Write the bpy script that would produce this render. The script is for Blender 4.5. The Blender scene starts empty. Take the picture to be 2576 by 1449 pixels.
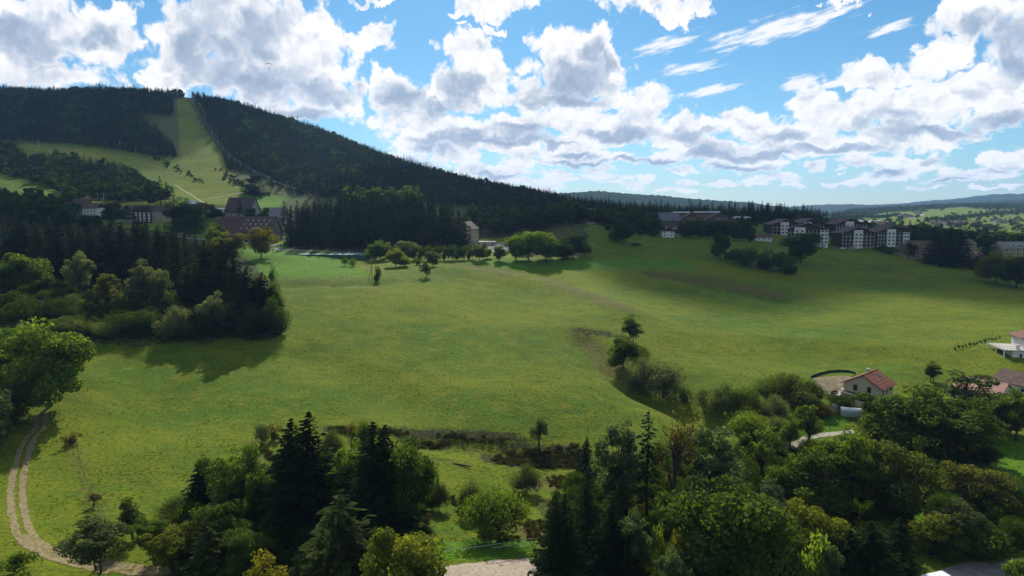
import bpy, bmesh, math, random
import numpy as np
from mathutils import Vector, Matrix, Euler

SC = bpy.context.scene
COL = SC.collection
R = math.radians
random.seed(7)
rng = np.random.default_rng(7)

# ---------------------------------------------------------------- camera, sky, sun, exposure
F, CX, CY = 1717.5, 1288.0, 724.5            # focal length and centre for a 2576 px wide picture
PITCH = R(6.73)
CAMZ = 60.0
cam_d = bpy.data.cameras.new('camera')
cam = bpy.data.objects.new('camera', cam_d)
COL.objects.link(cam)
cam.location = (0, 0, CAMZ)
cam.rotation_euler = (R(90) - PITCH, 0, 0)
cam_d.sensor_width = 36.0
cam_d.lens = 36.0 * F / 2576.0
cam_d.clip_start = 0.5
cam_d.clip_end = 60000
SC.camera = cam

SUN_EL, SUN_AZ = R(37), R(-3)                 # azimuth from +Y towards +X
sun_d = bpy.data.lights.new('sun', 'SUN')
sun_d.energy = 5.0
sun_d.angle = R(0.55)
sun_d.color = (1.0, 0.94, 0.84)
sun = bpy.data.objects.new('sun', sun_d)
COL.objects.link(sun)
sdir = Vector((math.sin(SUN_AZ) * math.cos(SUN_EL), math.cos(SUN_AZ) * math.cos(SUN_EL), math.sin(SUN_EL)))
sun.rotation_euler = sdir.to_track_quat('Z', 'Y').to_euler()
sun.location = (0, 0, 500)

vs = SC.view_settings
vs.view_transform = 'Standard'
vs.look = 'None'
vs.exposure = 0.35
vs.gamma = 1.0
vs.use_curve_mapping = False
SC.cycles.max_bounces = 6
SC.cycles.diffuse_bounces = 2
SC.cycles.transmission_bounces = 3
SC.cycles.transparent_max_bounces = 6
SC.cycles.volume_bounces = 1
SC.cycles.caustics_reflective = False
SC.cycles.caustics_refractive = False
SC.cycles.sample_clamp_indirect = 4.0
SC.cycles.denoising_input_passes = 'RGB_ALBEDO_NORMAL'
SC.cycles.denoising_prefilter = 'ACCURATE'


def ray(u, v):
    """direction through a point of the 2576 px picture, scaled to dy = 1"""
    x = (u - CX) / F
    y = (CY - v) / F
    cp, sp = math.cos(PITCH), math.sin(PITCH)
    d = (x, cp + y * sp, y * cp - sp)
    return d[0] / d[1], d[2] / d[1]            # X/Y and (Z-CAMZ)/Y


def pix(X, Y, Z):
    cp, sp = math.cos(PITCH), math.sin(PITCH)
    z = Z - CAMZ
    dep = Y * cp - z * sp
    up = Y * sp + z * cp
    return CX + F * X / dep, CY - F * up / dep


# ---- the sky: Nishita air with cumulus laid over it by direction (azimuth, elevation)
W = bpy.data.worlds.new('World')
SC.world = W
W.use_nodes = True
nt = W.node_tree
nt.nodes.clear()


class NB:
    """small node-building helper"""
    def __init__(self, tree):
        self.t = tree

    def n(self, typ, **kw):
        nd = self.t.nodes.new(typ)
        for k, val in kw.items():
            setattr(nd, k, val)
        return nd

    def lk(self, a, b):
        self.t.links.new(a, b)

    def put(self, sock, val):
        if isinstance(val, bpy.types.NodeSocket):
            self.lk(val, sock)
        elif val is not None:
            sock.default_value = val

    def math(self, op, a, b=None, c=None, clamp=False):
        nd = self.n('ShaderNodeMath', operation=op, use_clamp=clamp)
        self.put(nd.inputs[0], a)
        self.put(nd.inputs[1], b)
        self.put(nd.inputs[2], c)
        return nd.outputs[0]

    def vmath(self, op, a, b=None, c=None, scale=None):
        nd = self.n('ShaderNodeVectorMath', operation=op)
        self.put(nd.inputs[0], a)
        self.put(nd.inputs[1], b)
        self.put(nd.inputs[2], c)
        if scale is not None:
            self.put(nd.inputs['Scale'], scale)
        return nd.outputs['Value'] if op in ('LENGTH', 'DOT_PRODUCT', 'DISTANCE') else nd.outputs['Vector']

    def noise(self, vec, scale, detail=4, rough=0.55, lac=2.0, dist=0.0, color=False):
        nd = self.n('ShaderNodeTexNoise')
        if vec is not None:
            self.lk(vec, nd.inputs['Vector'])
        nd.inputs['Scale'].default_value = scale
        nd.inputs['Detail'].default_value = detail
        nd.inputs['Roughness'].default_value = rough
        nd.inputs['Lacunarity'].default_value = lac
        nd.inputs['Distortion'].default_value = dist
        return nd.outputs['Color'] if color else nd.outputs['Fac']

    def ramp(self, fac, stops, interp='LINEAR'):
        nd = self.n('ShaderNodeValToRGB')
        cr = nd.color_ramp
        cr.interpolation = interp
        while len(cr.elements) < len(stops):
            cr.elements.new(0.5)
        for e, (p, c) in zip(cr.elements, stops):
            e.position = p
            e.color = (c[0], c[1], c[2], 1) if hasattr(c, '__len__') else (c, c, c, 1)
        self.lk(fac, nd.inputs[0])
        return nd.outputs[0]

    def smooth(self, val, lo, hi, tolo=0.0, tohi=1.0):
        nd = self.n('ShaderNodeMapRange', interpolation_type='SMOOTHSTEP')
        self.put(nd.inputs[0], val)
        for i, q in enumerate((lo, hi, tolo, tohi)):
            nd.inputs[i + 1].default_value = q
        return nd.outputs[0]

    def mix(self, fac, a, b, blend='MIX'):
        nd = self.n('ShaderNodeMix', data_type='RGBA', blend_type=blend)
        self.put(nd.inputs[0], fac)
        for s, val in ((nd.inputs[6], a), (nd.inputs[7], b)):
            if isinstance(val, (tuple, list)):
                s.default_value = (val[0], val[1], val[2], 1)
            else:
                self.put(s, val)
        return nd.outputs[2]


def ang(u, v):
    s, e = ray(u, v)
    return math.atan2(s, 1.0), math.atan2(e, math.hypot(1, s))


# cumulus puffs: centre and half-size on the picture grid (2576 wide)
PUFFS = [
    (20, 80, 215, 140), (190, 62, 165, 85), (275, 115, 95, 95), (325, 30, 50, 50), (110, 190, 190, 42),
    (470, 120, 115, 140), (440, 205, 90, 40), (610, 60, 210, 150), (770, 70, 125, 110), (650, 190, 210, 100),
    (790, 190, 120, 95), (865, 240, 70, 55), (720, 285, 170, 36), (500, -30, 110, 70),
    (925, 105, 92, 38), (865, 90, 50, 32),
    (970, 225, 80, 62), (1060, 255, 140, 66), (1175, 125, 78, 62), (1235, 185, 82, 78), (1160, 215, 120, 84), (1080, 300, 180, 38),
    (1405, 125, 72, 74), (1475, 118, 78, 70), (1440, 195, 125, 80), (1540, 185, 58, 82), (1350, 240, 130, 46), (1440, 255, 170, 34),
    (1625, 270, 66, 60), (1590, 315, 100, 46),
    (1300, 320, 170, 34), (1060, 360, 80, 40), (1150, 390, 110, 30), (1340, 392, 90, 26),
    (1520, 352, 130, 26), (1440, 385, 110, 22), (1240, 432, 130, 22), (1400, 436, 80, 16), (1500, 428, 70, 14), (1190, 470, 100, 11), (1360, 470, 60, 9),
    (1770, 312, 95, 50), (1840, 300, 80, 44), (1700, 345, 95, 44), (1910, 322, 85, 50), (1780, 378, 130, 32), (1860, 420, 160, 20),
    (2040, 268, 110, 54), (2010, 340, 130, 42), (2140, 290, 105, 64), (2090, 372, 200, 28), (2230, 195, 150, 56),
    (2290, 260, 190, 76), (2440, 240, 170, 90), (2390, 110, 100, 62), (2470, 50, 130, 90), (2590, 120, 150, 170),
    (2350, 330, 240, 32), (2520, 310, 170, 46), (2280, 405, 120, 32), (2230, 440, 80, 22), (2540, 395, 110, 40), (2470, 440, 120, 20), (2190, 458, 110, 11),
    (1935, 450, 90, 18), (1740, 456, 48, 13), (1700, 480, 80, 9), (1900, 425, 60, 14), (2055, 418, 46, 12), (2125, 420, 26, 8), (2092, 460, 34, 8), (2470, 474, 44, 7), (1575, 466, 60, 10), (1620, 448, 30, 8),
    (1030, 405, 90, 18), (1110, 445, 90, 12), (1300, 456, 110, 12), (1450, 408, 130, 18), (1575, 402, 90, 15), (1390, 362, 100, 22), (1650, 398, 95, 20), (1705, 425, 80, 12), (1330, 415, 80, 13), (2400, 452, 110, 12), (2330, 471, 80, 8), (2560, 470, 60, 9), (1985, 470, 50, 7), (1805, 462, 50, 9), (1950, 392, 110, 16), (2160, 405, 70, 14),
    (1250, 352, 280, 46), (1560, 335, 180, 40), (1100, 335, 180, 56), (1900, 382, 230, 34), (1400, 305, 260, 36), (2250, 350, 200, 40), (1180, 440, 180, 24), (1460, 445, 140, 18),
    (1255, 2, 125, 40), (1160, 22, 50, 16), (1620, -6, 140, 44), (1700, 22, 95, 30), (2110, 4, 52, 18), (960, 0, 70, 12), (1240, 62, 18, 10), (1176, 56, 15, 9),
]
# where those clouds are thick and turn their shaded undersides to the viewer
SHADES = [
    (70, 105, 190, 75), (230, 100, 70, 40), (510, 130, 120, 150), (640, 210, 190, 70), (800, 235, 110, 50), (660, 80, 110, 70), (790, 295, 110, 40),
    (1005, 250, 85, 55), (1165, 225, 80, 50), (1120, 270, 90, 24), (1450, 215, 120, 75), (1505, 150, 60, 60), (1400, 258, 170, 26), (1590, 330, 80, 34),
    (1320, 330, 110, 18), (1090, 378, 80, 28), (1190, 335, 60, 18), (1450, 390, 90, 12),
    (1785, 388, 90, 40), (1750, 345, 60, 30), (1850, 425, 110, 14), (1960, 345, 90, 26), (2110, 378, 190, 20), (2230, 310, 110, 50), (2370, 335, 190, 20),
    (2545, 140, 70, 110), (2470, 55, 70, 60), (2520, 320, 90, 26), (2225, 440, 50, 18), (2520, 425, 80, 14), (2340, 402, 60, 14), (1260, 440, 90, 10), (1280, 352, 200, 16), (1560, 345, 130, 16), (1110, 350, 120, 24), (1900, 392, 170, 12), (1450, 412, 110, 9), (1040, 408, 80, 10), (1590, 406, 80, 8), (1650, 402, 80, 10), (1395, 366, 80, 10), (1960, 398, 90, 9), (2405, 455, 90, 6),
]
# thin streaky veils: centre, half-size, tilt in degrees
VEILS = [(1960, 72, 185, 32, 11), (2080, 40, 110, 16, 14), (1680, 112, 95, 20, 14), (1735, 170, 80, 15, 4),
         (2235, 68, 66, 17, 10), (2020, 208, 66, 22, 8), (1790, 228, 90, 15, 10), (2120, 205, 70, 10, 12)]

b = NB(nt)
tc = b.n('ShaderNodeTexCoord')
dirv = tc.outputs['Generated']
sep = b.n('ShaderNodeSeparateXYZ')
b.lk(dirv, sep.inputs[0])
az = b.math('ARCTAN2', sep.outputs[0], sep.outputs[1])
el = b.math('ARCSINE', sep.outputs[2])


def vec2(x, y):
    nd = b.n('ShaderNodeCombineXYZ')
    b.put(nd.inputs[0], x)
    b.put(nd.inputs[1], y)
    return nd.outputs[0]


P0 = vec2(az, el)
# farther (lower) clouds look smaller: the grain shrinks towards the horizon
ep = b.math('MAXIMUM', el, 0.0)
GP = vec2(b.math('MULTIPLY', az, 1.15), b.math('MULTIPLY', b.math('LOGARITHM', b.math('ADD', ep, 0.13), 2.718), 0.34))
WS = b.math('MULTIPLY_ADD', b.math('MINIMUM', ep, 0.3), 2.6, 0.28)   # low clouds are far away, their billows smaller


def noise2(vec, scale, detail, rough=0.55, color=False):
    nd = b.n('ShaderNodeTexNoise', noise_dimensions='2D')
    b.lk(vec, nd.inputs['Vector'])
    nd.inputs['Scale'].default_value = scale
    nd.inputs['Detail'].default_value = detail
    nd.inputs['Roughness'].default_value = rough
    return nd.outputs['Color'] if color else nd.outputs['Fac']


def voro(vec, scale, detail):
    nd = b.n('ShaderNodeTexVoronoi', feature='F1', voronoi_dimensions='2D')
    b.lk(vec, nd.inputs['Vector'])
    nd.inputs['Scale'].default_value = scale
    nd.inputs['Detail'].default_value = detail
    nd.inputs['Roughness'].default_value = 0.55
    nd.inputs['Lacunarity'].default_value = 2.3
    return nd.outputs['Distance']


wc = b.vmath('SUBTRACT', noise2(GP, 18.0, 5, 0.6, True), (0.5, 0.5, 0.5))
PW = b.vmath('MULTIPLY_ADD', b.vmath('SCALE', wc, scale=WS), (0.10, 0.085, 0), P0)
GW = b.vmath('MULTIPLY_ADD', wc, (0.035, 0.03, 0), GP)


def ellipses(p, lst, smooth):
    acc = None
    for (u, v, ru, rv) in lst:
        a0, e0 = ang(u, v)
        k = math.cos(a0)
        ia, ie = F / ru / max(0.6, k ** 2), F / rv / max(0.6, k)
        l = b.vmath('LENGTH', b.vmath('MULTIPLY_ADD', p, (ia, ie, 0), (-a0 * ia, -e0 * ie, 0)))
        if acc is None:
            acc = l
        elif smooth:
            acc = b.math('SMOOTH_MIN', acc, l, smooth)
        else:
            acc = b.math('MINIMUM', acc, l)
    return b.math('SUBTRACT', 1.0, acc)


inview = ellipses(PW, PUFFS, 0)
# beyond the picture the same broken cumulus field goes on
outer = b.math('MULTIPLY', b.math('SUBTRACT', noise2(GP, 3.6, 2, 0.5), 0.50), 4.0)
out_f = b.math('MAXIMUM', b.smooth(b.math('ABSOLUTE', az), 0.70, 0.85), b.smooth(el, 0.31, 0.42))
base = b.math('MAXIMUM', inview, b.math('SUBTRACT', b.math('MULTIPLY', b.math('ADD', outer, 2.0), out_f), 2.0))
fb = b.math('SUBTRACT', noise2(GP, 24.0, 7, 0.60), 0.5)
v0 = voro(GW, 19.0, 2.5)
v1 = voro(b.vmath('ADD', GW, (-0.002, 0.016, 0)), 19.0, 2.5)
dens = b.math('ADD', b.math('ADD', base, 0.12), b.math('ADD', b.math('MULTIPLY', b.math('SUBTRACT', 0.5, v0), 0.66), b.math('MULTIPLY', fb, 0.50)))
alpha = b.smooth(dens, -0.02, 0.30)
grad = b.math('SUBTRACT', v1, v0)             # > 0 where a billow turns to the sun above
shade = b.math('MAXIMUM', ellipses(PW, SHADES, 0.3), b.math('MULTIPLY', b.math('SUBTRACT', base, 0.5), b.math('MULTIPLY', out_f, 1.2)))
shade = b.smooth(b.math('ADD', shade, b.math('MULTIPLY', fb, 0.15)), -0.15, 0.80)
thick = b.smooth(b.math('ADD', base, b.math('MULTIPLY', b.math('SUBTRACT', 0.5, v0), 0.30)), 0.06, 0.62)
core = b.math('MULTIPLY', thick, b.math('ADD', b.math('MULTIPLY', shade, 0.78), b.math('MULTIPLY_ADD', grad, -0.5, 0.06)))
ccol = b.ramp(core, [(0.0, (0.84, 0.84, 0.84)), (0.14, (0.74, 0.75, 0.78)), (0.38, (0.53, 0.58, 0.665)), (0.70, (0.37, 0.44, 0.555)), (1.0, (0.29, 0.365, 0.49))])
# veils
vacc = None
pn = b.vmath('MULTIPLY_ADD', wc, (0.03, 0.012, 0), P0)
for (u, v, ru, rv, tilt) in VEILS:
    a0, e0 = ang(u, v)
    mp = b.n('ShaderNodeMapping', vector_type='TEXTURE')
    b.lk(pn, mp.inputs[0])
    k = math.cos(a0)
    mp.inputs['Location'].default_value = (a0, e0, 0)
    mp.inputs['Rotation'].default_value = (0, 0, R(tilt))
    mp.inputs['Scale'].default_value = (ru / F * k ** 2, rv / F * k, 1)
    l = b.vmath('LENGTH', mp.outputs[0])
    vacc = l if vacc is None else b.math('MINIMUM', vacc, l)
mp = b.n('ShaderNodeMapping', vector_type='TEXTURE')
b.lk(P0, mp.inputs[0])
mp.inputs['Rotation'].default_value = (0, 0, R(12))
mp.inputs['Scale'].default_value = (1, 0.16, 1)
streak = noise2(mp.outputs[0], 26, 6, 0.62)
vd = b.math('ADD', b.math('SUBTRACT', 1.0, vacc), b.math('MULTIPLY', b.math('SUBTRACT', streak, 0.5), 1.9))
valpha = b.math('MULTIPLY', b.smooth(vd, 0.0, 0.75), 0.95)

sky = b.n('ShaderNodeTexSky', sky_type='NISHITA')
sky.sun_disc = False
sky.sun_elevation = SUN_EL
sky.sun_rotation = SUN_AZ
sky.altitude = 1100
sky.air_density = 1.0
sky.dust_density = 0.6
sky.ozone_density = 2.0
SKY_K = 0.064
tint = b.ramp(el, [(0.0, (0.74, 0.95, 1.12)), (0.08, (0.70, 1.05, 1.20)), (0.30, (0.58, 1.10, 1.30))])
skyb = b.vmath('MULTIPLY', b.vmath('SCALE', sky.outputs[0], scale=SKY_K), tint)
c1 = b.mix(valpha, skyb, (0.80, 0.81, 0.82))
c2 = b.mix(alpha, c1, ccol)
bg = b.n('ShaderNodeBackground')
b.lk(c2, bg.inputs[0])
bg.inputs[1].default_value = 1.0
wo = b.n('ShaderNodeOutputWorld')
b.lk(bg.outputs[0], wo.inputs[0])
W.cycles.sampling_method = 'MANUAL'
W.cycles.sample_map_resolution = 128

# ---------------------------------------------------------------- helpers for things
def tag(o, label=None, cat=None, group=None, kind=None):
    if label:
        o['label'] = label
    if cat:
        o['category'] = cat
    if group:
        o['group'] = group
    if kind:
        o['kind'] = kind
    return o


def link(o, parent=None):
    COL.objects.link(o)
    if parent is not None:
        o.parent = parent
    return o


def empty(name, loc, rz=0.0):
    o = bpy.data.objects.new(name, None)
    o.location = loc
    o.rotation_euler = (0, 0, rz)
    o.empty_display_size = 0.5
    return link(o)


def mesh_obj(name, me, mat=None, parent=None):
    o = bpy.data.objects.new(name, me)
    if mat is not None and not me.materials:
        me.materials.append(mat)
    return link(o, parent)


def pydata(name, v, f, mat=None, smooth=False):
    me = bpy.data.meshes.new(name)
    me.from_pydata(v, [], f)
    if smooth:
        me.polygons.foreach_set('use_smooth', [True] * len(me.polygons))
    if mat is not None:
        me.materials.append(mat)
    me.update()
    return me


class MB:
    """collects boxes, prisms and tubes into one mesh"""
    def __init__(self):
        self.v, self.f = [], []

    def poly(self, pts, faces):
        o = len(self.v)
        self.v += [tuple(p) for p in pts]
        self.f += [tuple(i + o for i in fc) for fc in faces]
        return self

    def box(self, x0, x1, y0, y1, z0, z1):
        p = [(x0, y0, z0), (x1, y0, z0), (x1, y1, z0), (x0, y1, z0), (x0, y0, z1), (x1, y0, z1), (x1, y1, z1), (x0, y1, z1)]
        return self.poly(p, [(0, 3, 2, 1), (4, 5, 6, 7), (0, 1, 5, 4), (1, 2, 6, 5), (2, 3, 7, 6), (3, 0, 4, 7)])

    def prism(self, prof, axis, a, c):
        """extrude a closed profile of (p, q) pairs along axis 'x' (profile in y,z) or 'y' (profile in x,z)"""
        n = len(prof)
        if axis == 'x':
            pts = [(a, p, q) for p, q in prof] + [(c, p, q) for p, q in prof]
        else:
            pts = [(p, a, q) for p, q in prof] + [(p, c, q) for p, q in prof]
        fs = [tuple(range(n))[::-1], tuple(range(n, 2 * n))] + [(i, (i + 1) % n, (i + 1) % n + n, i + n) for i in range(n)]
        return self.poly(pts, fs)

    def tube(self, pts, rad, n=6, cap=True):
        pts = [Vector(p) for p in pts]
        rad = rad if hasattr(rad, '__len__') else [rad] * len(pts)
        o = len(self.v)
        for i, p in enumerate(pts):
            t = (pts[min(i + 1, len(pts) - 1)] - pts[max(i - 1, 0)]).normalized()
            s = t.cross(Vector((0, 0, 1)))
            s = s.normalized() if s.length > 1e-3 else Vector((1, 0, 0))
            w = s.cross(t)
            for k in range(n):
                a = 2 * math.pi * k / n
                self.v.append(tuple(p + (s * math.cos(a) + w * math.sin(a)) * rad[i]))
        for i in range(len(pts) - 1):
            for k in range(n):
                k2 = (k + 1) % n
                self.f.append((o + i * n + k, o + i * n + k2, o + (i + 1) * n + k2, o + (i + 1) * n + k))
        if cap:
            self.f.append(tuple(o + k for k in range(n))[::-1])
            self.f.append(tuple(o + (len(pts) - 1) * n + k for k in range(n)))
        return self

    def mesh(self, name, mat, smooth=False):
        return pydata(name, self.v, self.f, mat, smooth)

    def obj(self, name, mat, parent=None, smooth=False):
        return mesh_obj(name, self.mesh(name, mat, smooth), None, parent)


MATS = {}


def mat(name, col, rough=0.8, spec=0.2, var=0.0, vscale=1.0, col2=None, metal=0.0, bump=0.0, streak=None):
    """plain procedural material: a base colour, broken up by noise"""
    if name in MATS:
        return MATS[name]
    m = bpy.data.materials.new(name)
    m.use_nodes = True
    q = NB(m.node_tree)
    bs = m.node_tree.nodes['Principled BSDF']
    bs.inputs['Roughness'].default_value = rough
    bs.inputs['Specular IOR Level'].default_value = spec
    bs.inputs['Metallic'].default_value = metal
    if var or col2:
        t = q.n('ShaderNodeTexCoord')
        vec = t.outputs['Object']
        if streak:
            vec = q.vmath('MULTIPLY', vec, streak)
        nz = q.noise(vec, vscale, 5, 0.6)
        c2 = col2 if col2 else tuple(c * (1 - var) for c in col)
        c = q.mix(q.smooth(nz, 0.32, 0.68), col, c2)
        q.lk(c, bs.inputs['Base Color'])
        if bump:
            bp = q.n('ShaderNodeBump')
            bp.inputs['Strength'].default_value = bump
            bp.inputs['Distance'].default_value = 0.05
            q.lk(nz, bp.inputs['Height'])
            q.lk(bp.outputs[0], bs.inputs['Normal'])
    else:
        bs.inputs['Base Color'].default_value = (col[0], col[1], col[2], 1)
    MATS[name] = m
    return m


# ---------------------------------------------------------------- the lie of the land
# surveyed points: picture column and row where bare ground shows, and its distance north
CTRL = [
    # near strip
    (-300, 1449, 104), (100, 1449, 105), (500, 1449, 105), (900, 1449, 105), (1250, 1449, 105), (1700, 1449, 105), (2200, 1449, 105), (2576, 1440, 107), (2900, 1449, 105),
    (180, 1410, 112), (40, 1250, 138), (90, 1080, 174), (130, 1025, 186), (-100, 1150, 160), (-200, 1000, 190),
    (400, 1250, 139), (400, 1100, 176), (350, 950, 216), (700, 1250, 139), (700, 1100, 177),
    (1250, 1395, 114.5), (1250, 1340, 128), (1250, 1240, 149), (1250, 1165, 168), (1250, 1092, 181), (900, 1150, 168), (950, 1095, 179),
    (1450, 1165, 170), (1450, 1108, 181), (1500, 1300, 133), (1450, 1390, 116),
    (1800, 1050, 191), (1750, 1200, 156), (1980, 1130, 172), (2100, 1088, 181), (1850, 1380, 119),
    (2160, 1030, 193), (2250, 1000, 200), (2100, 935, 226), (2050, 985, 208), (2330, 960, 217), (2330, 1270, 138), (2540, 1150, 161), (2450, 1230, 144), (2450, 1000, 204), (2800, 1050, 190),
    # the big meadow
    (350, 890, 231), (700, 860, 247), (300, 830, 246), (110, 822, 240), (-150, 830, 235), (0, 860, 231),
    (1000, 1000, 206), (700, 950, 219), (1300, 1000, 205), (1600, 1060, 190), (1000, 850, 256), (1290, 850, 258), (1000, 780, 288),
    (1480, 830, 264), (1530, 905, 236), (1590, 960, 221), (1640, 995, 211), (1720, 850, 262), (1590, 862, 252), (1690, 1000, 209),
    (1000, 720, 330), (720, 705, 338), (1000, 672, 388), (660, 650, 400), (850, 660, 408), (830, 645, 428), (760, 625, 470), (950, 652, 425), (450, 600, 480), (560, 640, 420),
    (1290, 750, 322), (1150, 660, 405), (1290, 660, 404), (1400, 650, 425), (1200, 640, 450), (1240, 625, 490),
    (1480, 600, 462), (1450, 574, 485), (1600, 602, 480), (1750, 607, 488), (1500, 680, 392), (1500, 740, 330), (1700, 720, 362), (1800, 800, 300),
    (1900, 640, 450), (2000, 850, 270), (2000, 750, 350), (2000, 680, 420), (2000, 622, 505), (1650, 780, 305),
    (2400, 700, 400), (2400, 658, 470), (2400, 760, 340), (2400, 900, 238), (2200, 900, 242), (2540, 912, 224), (2540, 720, 385), (2540, 800, 300), (2800, 800, 300), (2800, 650, 480),
    (2140, 628, 528), (2250, 628, 525), (2310, 655, 478), (2540, 652, 490),
    # left slope under the wood
    (300, 700, 330), (150, 700, 322), (0, 605, 425), (0, 560, 480), (-200, 600, 420), (300, 620, 410), (200, 560, 560), (450, 560, 560),
    # villages
    (250, 548, 640), (370, 562, 600), (560, 530, 720), (620, 564, 620), (640, 617, 515), (570, 606, 520), (700, 617, 505), (500, 520, 760), (680, 512, 810), (1000, 560, 620), (1180, 610, 530), (1200, 545, 700),
    (1660, 590, 560), (1660, 565, 690), (1850, 570, 660), (1480, 565, 620), (2000, 575, 650), (1850, 552, 820), (1500, 545, 850), (2140, 590, 620),
    # ski hill
    (500, 480, 900), (450, 430, 1000), (620, 470, 900), (450, 382, 1100), (455, 320, 1230), (460, 247, 1400), (200, 372, 1090), (330, 385, 1080), (0, 445, 840), (0, 480, 780), (150, 480, 800), (0, 370, 1040), (-300, 450, 850), (-300, 330, 1150),
    (0, 232, 1450), (250, 232, 1450), (-300, 235, 1450), (200, 300, 1250), (600, 272, 1430), (600, 380, 1130), (800, 335, 1390), (800, 430, 1030), (800, 478, 850), (1000, 413, 1350), (1000, 470, 980), (1150, 456, 1340), (1300, 487, 1300), (1150, 495, 960), (1400, 504, 1250), (1000, 505, 800), (1300, 520, 900),
    (0, 300, 1750), (460, 300, 1700), (800, 400, 1700), (1150, 505, 1700), (1400, 525, 1600), (0, 420, 2400), (460, 420, 2400), (800, 470, 2300), (1150, 520, 2300),
    # valley to the right and beyond
    (2200, 580, 850), (2400, 598, 900), (2576, 610, 820), (2200, 566, 1300), (2400, 585, 1150), (2576, 590, 1100), (2300, 556, 1600), (2500, 560, 1500), (2300, 541, 2300), (2450, 532, 2400), (2576, 534, 2300), (2150, 548, 2600), (2400, 521, 2900), (2576, 521, 2900), (2200, 530, 3200), (2000, 545, 2200), (2000, 539, 4000), (1700, 550, 1400), (1700, 540, 2500), (2850, 600, 900), (2850, 540, 2300), (2850, 521, 2900),
    (2400, 535, 4200), (2576, 535, 4200), (1500, 540, 2500), (2000, 530, 9000), (2576, 530, 9000), (1200, 530, 9000), (0, 530, 9000), (-300, 530, 9000), (2850, 530, 9000), (400, 525, 5000), (2300, 534, 6000), (1288, 532, 5000),
    # under and behind the camera
    (0, 1449 + 700, 55), (1288, 1449 + 700, 58), (2576, 1449 + 700, 58),
]
_c = []
for (u, v, Y) in CTRL:
    s_, e_ = ray(u, v)
    _c.append((s_, math.log(Y), e_ if v < 1500 else -60.0 / Y))
_c = np.array(_c)
LS = 0.55                                     # how far the land is alike along log distance, against across
_P = np.stack([_c[:, 0], _c[:, 1] * LS], 1)


def _tps(r2):
    return 0.5 * r2 * np.log(r2 + 1e-12)


_n = len(_P)
_A = np.zeros((_n + 3, _n + 3))
_A[:_n, :_n] = _tps(((_P[:, None] - _P[None]) ** 2).sum(-1)) + np.eye(_n) * 2e-5
_A[:_n, _n] = 1
_A[:_n, _n + 1:] = _P
_A[_n:, :_n] = _A[:_n, _n:].T
_w = np.linalg.solve(_A, np.concatenate([_c[:, 2], np.zeros(3)]))


def hills(x, y, sc, seed):
    """cheap smooth pseudo-noise in -1..1"""
    o = 0
    for k in range(5):
        a = seed * 1.7 + k * 2.4
        fx, fy = math.cos(a) / sc * (1 + 0.37 * k), math.sin(a) / sc * (1 + 0.37 * k)
        o = o + np.sin(x * fx * 6.28 + y * fy * 6.28 + seed * 3.1 + k * 1.9) / (1 + 0.4 * k)
    return o / 2.6


def gz_smooth(X, Y):
    """height of the ground"""
    X = np.atleast_1d(np.asarray(X, float))
    Y = np.atleast_1d(np.asarray(Y, float))
    Yc = np.clip(Y, 45, 13000)
    s_ = np.clip(X / Yc, -1.15, 1.15)
    L_ = np.log(Yc) * LS
    out = np.empty(len(X))
    for i in range(0, len(X), 40000):
        sl = slice(i, i + 40000)
        r2 = (s_[sl, None] - _P[None, :, 0]) ** 2 + (L_[sl, None] - _P[None, :, 1]) ** 2
        out[sl] = _tps(r2) @ _w[:_n] + _w[_n] + s_[sl] * _w[_n + 1] + L_[sl] * _w[_n + 2]
    z = CAMZ + Yc * out
    k = np.clip((Yc - 120) / 200, 0, 1)
    z = z + hills(X, Y, 47, 1) * 0.28 + hills(X, Y, 19, 2) * 0.14 + hills(X, Y, 160, 3) * 0.9 * k
    return z


FOLDS = []


def gz(X, Y):
    z = gz_smooth(X, Y)
    X = np.atleast_1d(np.asarray(X, float))
    Y = np.atleast_1d(np.asarray(Y, float))
    for (box, pts, amp, w) in FOLDS:
        k = (X > box[0]) & (X < box[1]) & (Y > box[2]) & (Y < box[3])
        if k.any():
            z[k] += amp * np.exp(-(dist_line(X[k], Y[k], pts) / w) ** 2)
    return z


def gz1(x, y):
    return float(gz([x], [y])[0])


def hit(u, v, y0=60.0, y1=9000.0):
    """where the line of sight through (u, v) meets the ground"""
    s_, e_ = ray(u, v)
    Y = np.exp(np.linspace(math.log(y0), math.log(y1), 500))
    d = gz(s_ * Y, Y) - (CAMZ + e_ * Y)
    i = np.argmax(d > 0)
    if not (d > 0).any():
        i = 499
    if i == 0:
        return Vector((s_ * Y[0], Y[0], gz1(s_ * Y[0], Y[0])))
    t = d[i - 1] / (d[i - 1] - d[i])
    y = Y[i - 1] + (Y[i] - Y[i - 1]) * t
    return Vector((s_ * y, y, gz1(s_ * y, y)))


def at(u, Y, v=700):
    """the ground point at distance Y in picture column u"""
    for _ in range(3):
        s_, _e = ray(u, v)
        z = gz1(s_ * Y, Y)
        v = pix(s_ * Y, Y, z)[1]
    return Vector((s_ * Y, Y, z))


def in_poly(px, py, poly):
    px, py = np.asarray(px), np.asarray(py)
    ins = np.zeros(px.shape, bool)
    n = len(poly)
    for i in range(n):
        x0, y0 = poly[i]
        x1, y1 = poly[(i + 1) % n]
        c = (y0 > py) != (y1 > py)
        xi = (x1 - x0) * (py - y0) / ((y1 - y0) if y1 != y0 else 1e-9) + x0
        ins ^= c & (px < xi)
    return ins


def dist_line(X, Y, pts):
    """distance from points to a polyline in plan"""
    best = np.full(X.shape, 1e9)
    for (ax, ay), (bx, by) in zip(pts[:-1], pts[1:]):
        dx, dy = bx - ax, by - ay
        t = np.clip(((X - ax) * dx + (Y - ay) * dy) / (dx * dx + dy * dy + 1e-9), 0, 1)
        best = np.minimum(best, np.hypot(X - ax - t * dx, Y - ay - t * dy))
    return best


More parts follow.
